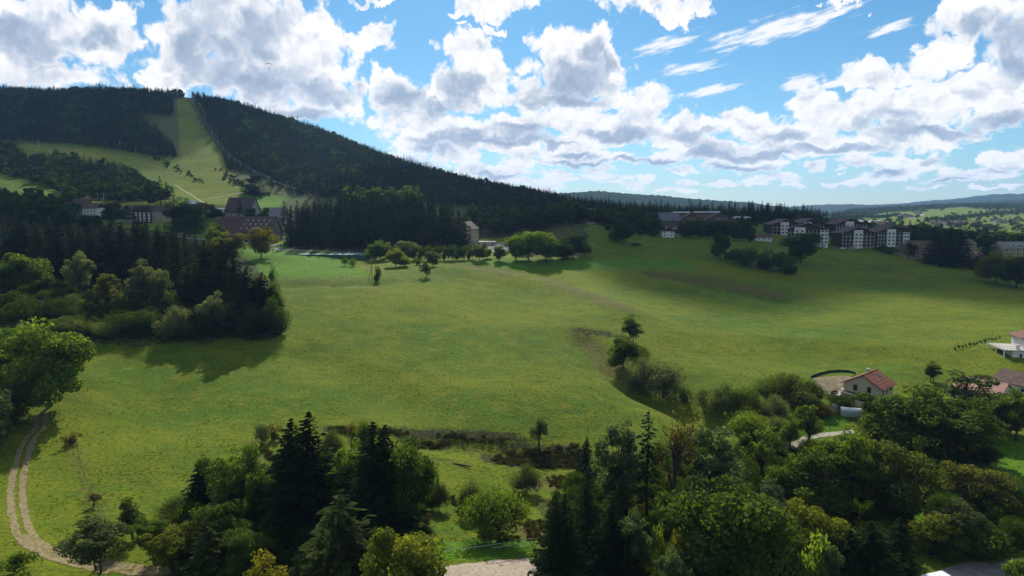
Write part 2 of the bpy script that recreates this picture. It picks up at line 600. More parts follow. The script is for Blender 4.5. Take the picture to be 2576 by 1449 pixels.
# banks, brows and the ditch that fold the meadow
_fl = []
for px, amp, w in ([(1130, 682), (1260, 700), (1380, 722), (1480, 755), (1580, 790)], 1.5, 11), ([(1420, 660), (1560, 692), (1720, 716), (1890, 768)], 1.3, 9), ([(1470, 850), (1530, 915), (1600, 968), (1700, 1012), (1810, 1052)], -2.6, 8), \
                  ([(720, 716), (850, 716), (960, 712)], -0.9, 6), ([(760, 890), (900, 950), (1010, 1020)], -1.2, 10), ([(1480, 1020), (1330, 1000), (1150, 990)], 0.9, 16), ([(1750, 880), (1950, 900), (2150, 905)], -1.1, 14), ([(1900, 850), (2150, 868), (2400, 880)], 0.9, 10), \
                  ([(400, 1150), (560, 1100), (640, 1030)], 1.2, 14), ([(1060, 1112), (1200, 1122), (1330, 1140)], -1.0, 5), ([(1650, 700), (1800, 722), (1960, 752)], -1.4, 7), ([(2080, 650), (2200, 672), (2320, 700)], -1.2, 6):
    pts = [tuple(hit(u, v)[:2]) for u, v in px]
    xs, ys = [p[0] for p in pts], [p[1] for p in pts]
    amp *= 1.5
    _fl.append(((min(xs) - 4 * w, max(xs) + 4 * w, min(ys) - 4 * w, max(ys) + 4 * w), pts, amp, w))
FOLDS += _fl

# ground grid, finer near by
NS, NL = 470, 780
_s = np.linspace(-1.0, 1.0, NS)
_L = np.linspace(math.log(48.0), math.log(9300.0), NL)
S2, L2 = np.meshgrid(_s, _L)
GY = np.exp(L2).ravel()
GX = (S2.ravel()) * GY
GZ = gz(GX, GY)
PU, PV = pix(GX, GY, GZ)


def zone(poly, soft_noise=14, seed=1):
    jit = hills(GX, GY, 30, seed) * soft_noise * 250 / np.maximum(GY, 100)
    return in_poly(PU + jit, PV + jit * 0.6, poly)


def wline(px):
    return [tuple(hit(u, v)[:2]) for u, v in px]


dry = np.zeros(len(GX))
bare = np.zeros(len(GX))
lush = np.zeros(len(GX))


def soft_line(px, w, amt, arr, wob=0.3):
    d = dist_line(GX, GY, wline(px))
    ww = w * (1 + wob * hills(GX, GY, 24, 5))
    np.maximum(arr, amt * 0.82 * np.clip(1.5 - d / ww, 0, 1), out=arr)


# rough brown banks and ditches in the meadow
soft_line([(1150, 668), (1260, 685), (1380, 705), (1480, 740), (1570, 772)], 9, 0.85, dry)
soft_line([(1210, 672), (1300, 690), (1420, 712)], 8, 0.7, dry)
soft_line([(1640, 690), (1740, 700), (1830, 715), (1960, 742)], 9, 0.9, dry)
soft_line([(1760, 708), (1900, 728), (2010, 748)], 6, 0.7, dry)
soft_line([(1440, 655), (1560, 690), (1700, 708)], 2.0, 0.4, dry)
soft_line([(2100, 655), (2190, 668), (2290, 690)], 3.5, 0.7, dry)
soft_line([(1560, 625), (1640, 640)], 4, 0.4, dry)
soft_line([(1455, 832), (1480, 870), (1510, 910), (1550, 945)], 5, 0.8, dry)
soft_line([(1450, 828), (1520, 838), (1570, 850)], 2.5, 0.9, bare)
soft_line([(1560, 950), (1620, 985), (1700, 1010)], 3, 0.6, dry)
soft_line([(720, 706), (820, 704), (930, 700)], 2.2, 0.8, dry)
soft_line([(720, 712), (880, 716), (960, 730)], 9, 0.45, dry)
soft_line([(1000, 690), (1150, 720), (1260, 765)], 3, 0.35, dry)
soft_line([(740, 880), (900, 940), (1000, 1010)], 3.5, 0.3, dry)
soft_line([(1540, 770), (1720, 800), (1790, 800)], 1.2, 0.5, dry)
# swampy bank by the fence
for ln in ([(830, 1080), (960, 1085), (1040, 1090)], [(1080, 1092), (1180, 1095), (1290, 1108)], [(1030, 1112), (1120, 1122)], [(1230, 1155), (1330, 1140), (1440, 1130)], [(1300, 1165), (1430, 1165)]):
    soft_line(ln, 3.2, 0.95, bare)
soft_line([(1040, 1105), (1200, 1125), (1300, 1150)], 5, 0.6, dry)
soft_line([(1330, 1210), (1430, 1215)], 6, 0.9, dry)
soft_line([(1320, 1330), (1370, 1345)], 5, 0.9, dry)
soft_line([(640, 1110), (690, 1170), (720, 1200)], 3.0, 0.7, dry)
soft_line([(2050, 1100), (1990, 1135)], 6, 0.3, dry)
# rough verge along the track
soft_line([(180, 1120), (215, 1200), (240, 1300)], 3.0, 0.55, dry)
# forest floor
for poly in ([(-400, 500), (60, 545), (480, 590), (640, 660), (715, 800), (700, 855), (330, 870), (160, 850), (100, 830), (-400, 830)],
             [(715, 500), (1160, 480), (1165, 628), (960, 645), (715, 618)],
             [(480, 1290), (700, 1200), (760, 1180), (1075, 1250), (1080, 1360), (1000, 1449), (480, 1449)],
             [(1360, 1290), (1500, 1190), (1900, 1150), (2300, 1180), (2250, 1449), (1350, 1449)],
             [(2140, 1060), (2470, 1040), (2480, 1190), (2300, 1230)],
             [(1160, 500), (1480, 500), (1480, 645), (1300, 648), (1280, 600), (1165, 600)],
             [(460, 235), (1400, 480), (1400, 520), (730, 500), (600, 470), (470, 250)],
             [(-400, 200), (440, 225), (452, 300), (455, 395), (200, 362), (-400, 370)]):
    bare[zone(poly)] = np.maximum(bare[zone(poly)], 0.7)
# the mown bright meadow pieces
for poly in ([(500, 600), (700, 625), (860, 655), (940, 695), (700, 702), (480, 650)],
             [(2100, 1250), (2576, 1090), (2700, 1250), (2300, 1330)],
             [(1080, 1360), (1350, 1360), (1350, 1402), (1090, 1410)],
             [(1990, 1060), (2140, 1040), (2140, 1090), (2000, 1110)],
             [(1150, 655), (1700, 650), (1760, 680), (1300, 680)],
             [(630, 480), (760, 490), (740, 530), (620, 520)]):
    lush[zone(poly, 3)] = 1.0
# ski runs are drier, mountain pasture is yellower
pasture = np.clip((GZ - 64) / 45, 0, 1) * (GY < 2000)
dry = np.maximum(dry, pasture * (0.30 + 0.22 * hills(GX, GY, 60, 8)))

faces = (np.arange(NS * (NL - 1)).reshape(NL - 1, NS)[:, :-1]).ravel()
quads = np.stack([faces, faces + 1, faces + NS + 1, faces + NS], 1)


def big_mesh(name, V, Q, material, smooth=True):
    me = bpy.data.meshes.new(name)
    n, k = Q.shape
    me.vertices.add(len(V))
    me.vertices.foreach_set('co', np.asarray(V, np.float32).ravel())
    me.loops.add(n * k)
    me.loops.foreach_set('vertex_index', np.asarray(Q, np.int32).ravel())
    me.polygons.add(n)
    me.polygons.foreach_set('loop_start', np.arange(0, n * k, k, dtype=np.int32))
    me.polygons.foreach_set('use_smooth', np.full(n, smooth))
    if material is not None:
        me.materials.append(material)
    me.update(calc_edges=True)
    return me


def ground_material():
    m = bpy.data.materials.new('meadow_grass')
    m.use_nodes = True
    q = NB(m.node_tree)
    bs = m.node_tree.nodes['Principled BSDF']
    at_ = q.n('ShaderNodeAttribute', attribute_name='zone')
    sp_ = q.n('ShaderNodeSeparateColor')
    q.lk(at_.outputs['Color'], sp_.inputs[0])
    g = q.n('ShaderNodeNewGeometry').outputs['Position']
    flat = q.vmath('MULTIPLY', g, (1, 1, 0.2))
    n1 = q.noise(q.vmath('MULTIPLY', flat, (0.6, 1.0, 1)), 0.022, 4, 0.6)         # broad sweeps of colour
    n2 = q.noise(flat, 0.16, 4, 0.6)           # patches
    n3 = q.noise(flat, 1.1, 5, 0.72)           # tussocks
    wv = q.noise(q.vmath('MULTIPLY', flat, (0.25, 1.4, 1)), 0.35, 4, 0.65)   # mowing and grazing lines
    base = q.mix(q.smooth(n1, 0.38, 0.62), (0.082, 0.148, 0.006), (0.152, 0.190, 0.007))
    base = q.mix(q.smooth(n2, 0.45, 0.72), base, (0.165, 0.186, 0.010))
    base = q.mix(q.math('MULTIPLY', q.smooth(wv, 0.48, 0.72), 0.6), base, (0.056, 0.120, 0.007))
    base = q.mix(sp_.outputs[2], base, q.mix(q.smooth(n2, 0.35, 0.7), (0.078, 0.190, 0.009), (0.110, 0.205, 0.010)))
    sw = q.n('ShaderNodeTexWave', wave_type='BANDS', bands_direction='DIAGONAL')
    q.lk(q.vmath('ADD', flat, q.vmath('SCALE', q.noise(flat, 0.02, 2, 0.5, color=True), scale=26)), sw.inputs['Vector'])
    sw.inputs['Scale'].default_value = 0.045
    sw.inputs['Distortion'].default_value = 1.5
    base = q.mix(q.math('MULTIPLY', q.smooth(sw.outputs['Fac'], 0.35, 0.9), 0.28), base, q.vmath('MULTIPLY', base, (0.66, 0.78, 0.9)))
    tus = q.smooth(n3, 0.40, 0.62)
    base = q.mix(q.math('MULTIPLY', tus, 0.7), base, q.vmath('SCALE', base, scale=0.5))
    n5 = q.noise(flat, 0.7, 3, 0.6)
    base = q.mix(q.math('MULTIPLY', q.smooth(n5, 0.62, 0.78), 0.14), base, (0.175, 0.180, 0.020))
    n4 = q.noise(flat, 0.55, 6, 0.75)
    dr = q.smooth(q.math('ADD', sp_.outputs[0], q.math('MULTIPLY', q.math('SUBTRACT', n4, 0.5), 1.6)), 0.25, 0.80)
    base = q.mix(q.math('MULTIPLY', dr, 0.8), base, q.mix(q.smooth(n3, 0.4, 0.62), (0.135, 0.110, 0.034), (0.060, 0.055, 0.018)))
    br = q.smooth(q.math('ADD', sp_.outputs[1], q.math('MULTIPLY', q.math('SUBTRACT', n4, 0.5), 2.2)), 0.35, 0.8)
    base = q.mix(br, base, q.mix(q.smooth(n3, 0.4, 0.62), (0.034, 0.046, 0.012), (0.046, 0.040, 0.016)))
    q.lk(base, bs.inputs['Base Color'])
    bs.inputs['Roughness'].default_value = 0.95
    bs.inputs['Specular IOR Level'].default_value = 0.08
    bp = q.n('ShaderNodeBump')
    bp.inputs['Strength'].default_value = 0.9
    bp.inputs['Distance'].default_value = 0.5
    q.lk(q.math('ADD', n3, q.math('MULTIPLY', n4, 0.6)), bp.inputs['Height'])
    q.lk(bp.outputs[0], bs.inputs['Normal'])
    return m


M_GROUND = ground_material()
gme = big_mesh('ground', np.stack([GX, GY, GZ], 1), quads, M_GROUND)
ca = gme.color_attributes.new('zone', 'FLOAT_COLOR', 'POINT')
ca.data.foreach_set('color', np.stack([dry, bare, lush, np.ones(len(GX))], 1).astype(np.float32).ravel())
ground = tag(mesh_obj('ground', gme), kind='structure')


def drape(name, px, widths, material, lift=0.05, step=1.5, kind='structure', world=None, jag=0.0, cross=5):
    """a strip of road or path laid on the ground along picture points"""
    pts = [Vector(p) for p in world] if world else [hit(u, v) for u, v in px]
    ws = widths if hasattr(widths, '__len__') else [widths] * len(pts)
    # Catmull-Rom through the points
    P, Wd = [], []
    for i in range(len(pts) - 1):
        p0, p1, p2, p3 = pts[max(i - 1, 0)], pts[i], pts[i + 1], pts[min(i + 2, len(pts) - 1)]
        n = max(2, int((p2 - p1).length / step))
        for k in range(n):
            t = k / n
            P.append(0.5 * ((2 * p1) + (p2 - p0) * t + (2 * p0 - 5 * p1 + 4 * p2 - p3) * t * t + (3 * p1 - p0 - 3 * p2 + p3) * t ** 3))
            Wd.append(ws[i] + (ws[i + 1] - ws[i]) * t)
    P.append(pts[-1])
    Wd.append(ws[-1])
    V = []
    for i, p in enumerate(P):
        t = P[min(i + 1, len(P) - 1)] - P[max(i - 1, 0)]
        nrm = Vector((-t.y, t.x, 0)).normalized()
        for k in range(cross):
            f = k / (cross - 1) - 0.5
            jj = jag * (random.random() - 0.5) if k in (0, cross - 1) else 0
            V.append(p + nrm * (f * Wd[i] + jj))
    V = np.array([tuple(p) for p in V])
    V[:, 2] = gz(V[:, 0], V[:, 1]) + lift
    n = len(P)
    idx = (np.arange((n - 1) * cross).reshape(n - 1, cross)[:, :-1]).ravel()
    Q = np.stack([idx, idx + cross, idx + cross + 1, idx + 1], 1)
    me = big_mesh(name, V, Q, material)
    return tag(mesh_obj(name, me), kind=kind)

# ---------------------------------------------------------------- trees
def leaf_material(name, trans=0.58, gloss=0.004, tint=(1.35, 1.3, 0.5), fixed=None):
    m = bpy.data.materials.new(name)
    m.use_nodes = True
    q = NB(m.node_tree)
    m.node_tree.nodes.clear()
    oi = q.n('ShaderNodeObjectInfo')
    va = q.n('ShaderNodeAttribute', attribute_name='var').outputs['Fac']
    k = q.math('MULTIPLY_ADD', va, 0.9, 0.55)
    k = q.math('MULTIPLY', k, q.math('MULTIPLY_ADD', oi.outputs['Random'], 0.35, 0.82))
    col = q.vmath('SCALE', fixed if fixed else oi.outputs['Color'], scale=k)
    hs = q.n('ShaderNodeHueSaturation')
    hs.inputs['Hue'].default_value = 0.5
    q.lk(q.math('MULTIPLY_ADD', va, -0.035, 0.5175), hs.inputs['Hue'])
    q.lk(col, hs.inputs['Color'])
    d = q.n('ShaderNodeBsdfDiffuse')
    q.lk(hs.outputs[0], d.inputs[0])
    t = q.n('ShaderNodeBsdfTranslucent')
    q.lk(q.vmath('MULTIPLY', hs.outputs[0], tint), t.inputs[0])
    g = q.n('ShaderNodeBsdfGlossy')
    g.inputs['Roughness'].default_value = 0.5
    g.inputs['Color'].default_value = (0.8, 0.85, 0.85, 1)
    m1 = q.n('ShaderNodeMixShader')
    m1.inputs[0].default_value = trans
    q.lk(d.outputs[0], m1.inputs[1])
    q.lk(t.outputs[0], m1.inputs[2])
    m2 = q.n('ShaderNodeMixShader')
    m2.inputs[0].default_value = gloss
    q.lk(m1.outputs[0], m2.inputs[1])
    q.lk(g.outputs[0], m2.inputs[2])
    o = q.n('ShaderNodeOutputMaterial')
    q.lk(m2.outputs[0], o.inputs[0])
    return m


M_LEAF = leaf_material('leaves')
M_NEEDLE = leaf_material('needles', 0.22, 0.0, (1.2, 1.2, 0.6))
M_BARK = mat('bark', (0.075, 0.060, 0.045), 0.9, 0.1, 0.5, 2.0)
M_BARKP = mat('pale_bark', (0.16, 0.145, 0.12), 0.9, 0.1, 0.5, 2.0)


def leaf_mesh(name, C, A, B, material, var):
    """quads: centre C, half axes A and B"""
    n = len(C)
    V = np.empty((n, 4, 3))
    V[:, 0] = C - A - B * 0.55
    V[:, 1] = C + A * 0.2 - B
    V[:, 2] = C + A + B * 0.35
    V[:, 3] = C - A * 0.25 + B
    me = big_mesh(name, V.reshape(-1, 3), np.arange(n * 4).reshape(n, 4), material, False)
    at_ = me.attributes.new('var', 'FLOAT', 'POINT')
    at_.data.foreach_set('value', np.repeat(np.clip(var, 0, 1), 4).astype(np.float32))
    return me


def unit(v):
    return v / np.maximum(np.linalg.norm(v, axis=-1, keepdims=True), 1e-9)


def spruce_proto(seed, h=20.0, rad=3.3, whorls=34, nb=8, per_m=8.5, size=0.33, sparse=0.0, base=0.03, pw=0.72):
    g = np.random.default_rng(seed)
    Cs, As, Bs, vs_ = [], [], [], []
    for i in range(whorls):
        t = base + (1 - base) * (i / (whorls - 1)) ** 0.92
        z = t * h * 0.985
        r0 = rad * 1.16 * (1 - t) ** pw * (0.84 + 0.32 * g.random()) + 0.12
        if t < 0.12:
            r0 *= 0.75 + 2 * t
        n = max(3, int(nb * (0.65 + 0.5 * (1 - t))))
        a0 = g.random() * 6.28
        for k in range(n):
            if g.random() < sparse:
                continue
            a = a0 + 6.283 * k / n + g.normal() * 0.16
            L = r0 * (0.68 + 0.5 * g.random())
            m = max(3, int(L * per_m * (1.1 if t > 0.8 else 1)))
            f = np.sort(g.random(m)) ** 0.75
            droop = -0.34 * f + 0.16 * f ** 3 + (0.18 if t > 0.75 else 0)
            out = np.array([math.cos(a), math.sin(a), 0])
            side = np.array([-math.sin(a), math.cos(a), 0])
            lat = g.normal(size=m) * 0.17 * L * (1 - 0.6 * f)
            P = out * (f * L)[:, None] + side * lat[:, None]
            P[:, 2] = z + droop * L - np.abs(lat) * 0.35 - g.random(m) * 0.22
            sz = size * (0.7 + 0.6 * g.random(m)) * (0.75 if t > 0.85 else 1)
            dirv_ = unit(out * 0.9 + side * (g.normal(size=m) * 0.55)[:, None] + np.array([0, 0, -0.35]) + g.normal(size=(m, 3)) * 0.18)
            up = unit(g.normal(size=(m, 3)) * 0.35 + np.array([0, 0, 1]) - dirv_ * dirv_[:, 2:3])
            sd = unit(np.cross(up, dirv_))
            Cs.append(P)
            As.append(dirv_ * sz[:, None])
            Bs.append(sd * (sz * 0.42)[:, None] + np.array([0, 0, -0.08]))
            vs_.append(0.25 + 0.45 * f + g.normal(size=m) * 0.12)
    Cc = np.concatenate(Cs)
    kr = rad / np.percentile(np.hypot(Cc[:, 0], Cc[:, 1]), 93)
    Cc = Cc * np.array([kr, kr, 1.0])
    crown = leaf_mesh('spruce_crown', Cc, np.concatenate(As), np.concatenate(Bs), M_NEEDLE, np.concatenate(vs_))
    mb = MB().tube([(0, 0, -0.8), (0, 0, h * 0.4), (0, 0, h * 0.985)], [h * 0.013, h * 0.009, 0.03], 7)
    trunk = mb.mesh('spruce_trunk', M_BARK, True)
    return dict(crown=crown, trunk=trunk, h=h, r=rad)


def decid_proto(seed, h=15.0, rad=5.0, base=0.22, clumps=46, leaves=120, size=0.34, clump_r=0.25, shape=1.0, gaps=0.0, stems=1, upright=0.0, top=0.5, limbs=True, bark=None):
    """shape < 1 is narrow at the top; gaps thins the clumps; upright turns leaves and twigs upwards (willow)"""
    g = np.random.default_rng(seed)
    ch = h * (1 - base)
    cz = h * base + ch * top
    mb = MB()
    Cs, As, Bs, vs_ = [], [], [], []
    lean = g.normal(size=2) * 0.02 * h
    tops = []
    for s in range(stems):
        a = 6.28 * s / max(stems, 1) + g.random()
        off = np.array([math.cos(a), math.sin(a)]) * (0.10 * rad if stems > 1 else 0)
        tp = off * 3.2 + lean
        rr = h * (0.017 if stems == 1 else 0.009)
        mb.tube([(off[0], off[1], -0.8), (off[0] * 1.6 + lean[0] * .4, off[1] * 1.6 + lean[1] * .4, h * max(base, 0.1)), (tp[0], tp[1], h * 0.72)], [rr * 1.25, rr * 0.85, rr * 0.25], 7)
        tops.append((off, tp))
    lob = [(np.array([g.normal() * .1, g.normal() * .1, .46]), .5), (np.array([0, 0, -.2]), .62)]
    for k in range(6):
        a = 6.283 * k / 6 + g.normal() * .35
        r_ = g.uniform(.34, .58)
        lob.append((np.array([math.cos(a) * r_, math.sin(a) * r_, g.uniform(-.55, .38)]), g.uniform(.34, .52)))
    for c in range(clumps):
        # spread through an egg-shaped crown, more near the outside
        lc, lr = lob[c % len(lob)]
        dv = unit(g.normal(size=3))
        rho = 0.25 + 0.75 * g.random() ** 0.5
        q3 = lc + dv * rho * lr                # in crown units, -1..1
        rel = min(1.0, max(0.0, 0.5 + 0.5 * q3[2]))
        wd = 1.0 - (0.22 * (rel - 0.45) if rel > 0.45 else 0.35 * (0.45 - rel))
        if shape != 1.0:
            wd *= (1.15 - rel) ** (1 - shape)
        P = np.array([q3[0] * rad * 1.0 * wd, q3[1] * rad * 1.0 * wd, h * base + ch * (0.03 + 0.87 * rel)])
        P[2] = max(P[2], h * 0.06)
        P[:2] += lean * rel
        cr = clump_r * rad * (0.7 + 0.6 * g.random())
        if limbs:
            off, tp = tops[c % len(tops)]
            hz = min(P[2] * (0.45 + 0.25 * g.random()), h * 0.7)
            hz = max(hz, h * base * 0.7)
            f = min(1, hz / (h * 0.72))
            s0 = np.array([off[0] * (1 - f) + tp[0] * f, off[1] * (1 - f) + tp[1] * f, hz])
            mid = s0 * 0.5 + P * 0.5 + np.array([0, 0, 0.08 * h * (0.3 + g.random())]) * (1 if P[2] > hz else -0.2)
            b0 = h * 0.0065 * (1.2 - 0.5 * f)
            mb.tube([s0, mid, P], [b0, b0 * 0.6, b0 * 0.18], 5, False)
        n = int(leaves * (0.6 + 0.8 * g.random()) * (1 - gaps * g.random()))
        d = unit(g.normal(size=(n, 3)))
        rad_ = cr * (0.35 + 0.75 * g.random(n) ** 0.45)
        sq = np.array([1.0, 1.0, 0.72 + 0.5 * upright])
        Q = P + d * rad_[:, None] * sq
        low = Q[:, 2] < 0.25
        Q[low, 2] = 0.25 + 0.3 * g.random(low.sum())
        sz = size * (0.6 + 0.8 * g.random(n))
        nrm = unit(d * 0.55 + g.normal(size=(n, 3)) * 0.6 + np.array([0, 0, 0.45]))
        tv = unit(np.cross(nrm, g.normal(size=(n, 3))) + np.array([0, 0, upright * 1.5]))
        bv = unit(np.cross(nrm, tv))
        ar = 0.62 - 0.3 * min(upright, 1)
        Cs.append(Q)
        As.append(tv * sz[:, None])
        Bs.append(bv * (sz * ar)[:, None])
        cv = g.normal() * 0.16
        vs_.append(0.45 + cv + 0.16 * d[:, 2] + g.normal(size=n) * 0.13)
    Cc = np.concatenate(Cs)                    # true the crown up to the asked height and spread
    kz = h / np.percentile(Cc[:, 2], 99.3)
    kr = rad / np.percentile(np.hypot(Cc[:, 0], Cc[:, 1]), 94)
    Cc = Cc * np.array([kr, kr, kz])
    mb.v = [(x * kr, y * kr, z * kz) for x, y, z in mb.v]
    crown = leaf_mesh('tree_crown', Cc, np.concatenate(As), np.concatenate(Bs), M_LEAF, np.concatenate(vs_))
    trunk = mb.mesh('tree_trunk', bark or M_BARK, True)
    return dict(crown=crown, trunk=trunk, h=h, r=rad)


def bush_proto(seed, h=4.0, rad=2.4, n=1500, size=0.2, lobes=9, upright=0.6):
    g = np.random.default_rng(seed)
    return decid_proto(seed, h, rad, 0.03, lobes, n // lobes, size, 0.36, 1.0, 0.2, 5, upright, 0.52)


PR = {}
PR['spruce'] = [spruce_proto(11), spruce_proto(12, rad=2.9, nb=9), spruce_proto(13, rad=3.8, whorls=32, pw=0.82), spruce_proto(14, rad=3.1, whorls=38)]
PR['sparse_spruce'] = [spruce_proto(21, rad=3.5, whorls=24, nb=7, sparse=0.14, pw=0.85, size=0.36, per_m=9.0), spruce_proto(22, rad=2.6, whorls=26, nb=6, sparse=0.32, base=0.3, pw=0.6, size=0.36)]
PR['ash'] = [decid_proto(31, 16, 5, 0.07, 62, 230, 0.23, 0.22, 1.0, 0.5, 2, 0.1), decid_proto(32, 16, 4.6, 0.09, 56, 230, 0.23, 0.23, 1.0, 0.6, 1), decid_proto(33, 16, 5.4, 0.08, 66, 220, 0.23, 0.20, 1.0, 0.5, 3)]
PR['round'] = [decid_proto(41, 12, 5.6, 0.09, 66, 250, 0.23, 0.26), decid_proto(42, 12, 5.2, 0.05, 62, 250, 0.23, 0.27, top=0.52), decid_proto(43, 12, 6.0, 0.08, 70, 240, 0.23, 0.24)]
PR['slim'] = [decid_proto(51, 14, 2.6, 0.10, 38, 170, 0.21, 0.34, 0.75, 0.3, 2, 0.3), decid_proto(52, 14, 2.9, 0.12, 40, 170, 0.21, 0.32, 0.8, 0.5, 1, 0.3)]
PR['thin'] = [decid_proto(61, 16, 3.8, 0.34, 40, 34, 0.24, 0.22, 0.85, 0.6, 1, 0.5, 0.5), decid_proto(62, 16, 3.6, 0.4, 26, 62, 0.3, 0.24, 1.0, 0.4, 1, 0.2)]
PR['willow'] = [decid_proto(71, 7, 4.4, 0.05, 50, 220, 0.18, 0.28, 1.0, 0.2, 5, 0.8, 0.55), decid_proto(72, 7, 3.9, 0.06, 46, 220, 0.18, 0.30, 1.0, 0.2, 4, 0.8, 0.55)]
PR['bush'] = [bush_proto(81), bush_proto(82, 4, 2.0), bush_proto(83, 4, 2.9, 1700)]
# lighter versions for trees half a kilometre and more away
PR['mid_spruce'] = [spruce_proto(111, whorls=20, nb=7, per_m=1.7, size=0.72), spruce_proto(112, rad=2.8, whorls=22, nb=6, per_m=1.7, size=0.72), spruce_proto(113, rad=3.7, whorls=18, nb=7, per_m=1.6, size=0.78)]
PR['mid_round'] = [decid_proto(141, 12, 5.2, 0.10, 26, 62, 0.62, 0.30, limbs=False), decid_proto(142, 12, 5.0, 0.08, 24, 62, 0.62, 0.32, limbs=False), decid_proto(143, 12, 4.4, 0.12, 24, 58, 0.60, 0.30, limbs=False)]
PR['far_spruce'] = [spruce_proto(211, whorls=11, nb=6, per_m=0.9, size=1.15), spruce_proto(212, rad=2.9, whorls=12, nb=5, per_m=0.9, size=1.1), spruce_proto(213, rad=3.8, whorls=11, nb=6, per_m=0.85, size=1.2), spruce_proto(214, rad=2.6, whorls=12, nb=5, per_m=0.9, size=1.0)]
PR['far_round'] = [decid_proto(241, 12, 5.0, 0.04, 14, 20, 1.25, 0.36, limbs=False), decid_proto(242, 12, 4.6, 0.04, 13, 20, 1.2, 0.38, limbs=False), decid_proto(243, 12, 5.4, 0.04, 15, 18, 1.3, 0.34, limbs=False)]

# leaf colours
DKS, SPR, SPL = (0.011, 0.021, 0.008), (0.015, 0.028, 0.009), (0.030, 0.044, 0.012)
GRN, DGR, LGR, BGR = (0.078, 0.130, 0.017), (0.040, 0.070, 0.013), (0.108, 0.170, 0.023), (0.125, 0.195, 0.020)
SIL, SGR, YEL, YGR, AUT, BRN, BLU = (0.110, 0.135, 0.070), (0.084, 0.115, 0.042), (0.205, 0.190, 0.018), (0.140, 0.165, 0.020), (0.104, 0.114, 0.024), (0.084, 0.066, 0.022), (0.078, 0.120, 0.054)

OLV = (0.080, 0.106, 0.022)
MGR = (0.062, 0.104, 0.018)
NTREE = [0]


def tree(kind, p, height, width, col, name, label=None, cat='tree', group=None, idx=None, trunk=True):
    pr = PR[kind][(NTREE[0] if idx is None else idx) % len(PR[kind])]
    NTREE[0] += 1
    e = empty(name, p, random.random() * 6.28)
    sz = height / pr['h']
    sx = width / (2 * pr['r'])
    e.scale = (sx, sx, sz)
    cr = bpy.data.objects.new('crown', pr['crown'])
    cr.color = (col[0], col[1], col[2], 1)
    link(cr, e)
    if trunk:
        link(bpy.data.objects.new('trunk', pr['trunk']), e)
    tag(e, label, cat, group)
    return e


def plant(kind, u, vtop, wpx, col, name, label, Y=None, vb=None, cat=None, group=None, idx=None):
    """a tree whose tip shows at (u, vtop), wpx wide, standing at distance Y or with its foot at row vb"""
    p = hit(u, vb) if vb is not None else at(u, Y)
    Y = p.y
    s_, e_ = ray(u, vtop)
    h = CAMZ + Y * e_ - p.z
    w = wpx / F * math.hypot(Y, p.z - CAMZ) * (1.22 if 'spruce' in kind else 1.0)
    if kind in ('round', 'ash', 'mid_round', 'thin'):
        w = min(w, max(h, 0.8) * 1.25)
    if cat is None:
        cat = 'bush' if name.endswith('bush') or name.endswith('shrub') else 'tree'
    return tree(kind, p, max(h, 0.8), w, col, name, label, cat, group, idx)


T = plant
# ---- single trees, nearest first
# bottom left
T('ash', 249, 1312, 140, SGR, 'ash_tree', 'pale grey-green ash at the bend of the dirt track, cut by the bottom edge', Y=108)
T('slim', 335, 1252, 58, DGR, 'young_tree', 'slim dark tree standing alone beside the pale ash', Y=119)
T('ash', 392, 1300, 95, GRN, 'ash_tree', 'mid green ash between the slim dark tree and the yellowing tree', Y=110)
T('ash', 446, 1325, 120, YGR, 'young_tree', 'yellowing leafy tree in front of the grey shrub, bottom edge', Y=106)
T('willow', 450, 1256, 100, SGR, 'willow_shrub', 'dull grey shrub behind the yellowing tree at the meadow edge', Y=127)
T('spruce', 518, 1142, 75, DKS, 'spruce_tree', 'dark spruce with its tip against the meadow, beside the tall ash', Y=128)
T('ash', 600, 1125, 140, LGR, 'ash_tree', 'tall feathery green ash between two spruces above the bottom edge', Y=123)
T('sparse_spruce', 526, 1290, 85, SPL, 'spruce_tree', 'thin olive spruce with drooping branches in front of the tall ash', Y=104, idx=0)
T('slim', 669, 1172, 75, GRN, 'young_tree', 'narrow leafy tree between the tall ash and the twin-tipped dark tree', Y=126)
T('spruce', 788, 1033, 145, DKS, 'fir_tree', 'tallest dark fir of the clump below the fence, with a blue-green tip', Y=119, idx=3)
T('spruce', 744, 1050, 115, DKS, 'fir_tree', 'dark fir leaning on the tallest fir of the clump', Y=121, idx=1)
T('ash', 872, 1116, 95, LGR, 'ash_tree', 'light green ash between the two groups of dark conifers', Y=127)
T('spruce', 945, 1058, 140, DKS, 'spruce_tree', 'dark spruce with a ragged top in front of the swampy bank', Y=120, idx=0)
T('spruce', 975, 1066, 115, DKS, 'spruce_tree', 'slender dark spruce touching the ragged-topped spruce', Y=123, idx=3)
T('round', 1025, 1114, 150, MGR, 'maple_tree', 'dense dark green tree at the edge of the swampy clearing', Y=124)
T('sparse_spruce', 868, 1230, 185, SPL, 'spruce_tree', 'broad olive spruce with long drooping boughs in the bottom row', Y=101, idx=0)
T('round', 1025, 1350, 170, YGR, 'maple_tree', 'round yellow-green tree beside the gravel lane', Y=93)
T('slim', 677, 1394, 85, YEL, 'young_tree', 'small bright yellow tree at the bottom edge', Y=92)
T('spruce', 753, 1392, 50, SPL, 'spruce_tree', 'small young spruce tip beside the bright yellow tree', Y=93)
T('bush', 44, 1394, 70, MGR, 'bush', 'dark bush in the corner below the dirt track', Y=106)
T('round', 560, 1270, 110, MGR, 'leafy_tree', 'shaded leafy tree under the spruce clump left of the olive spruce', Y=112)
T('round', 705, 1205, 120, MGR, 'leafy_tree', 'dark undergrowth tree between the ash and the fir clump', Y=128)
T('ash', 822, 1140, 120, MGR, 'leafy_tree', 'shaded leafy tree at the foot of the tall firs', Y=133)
T('round', 965, 1165, 140, MGR, 'leafy_tree', 'dark tree under the ragged-topped spruce', Y=130)
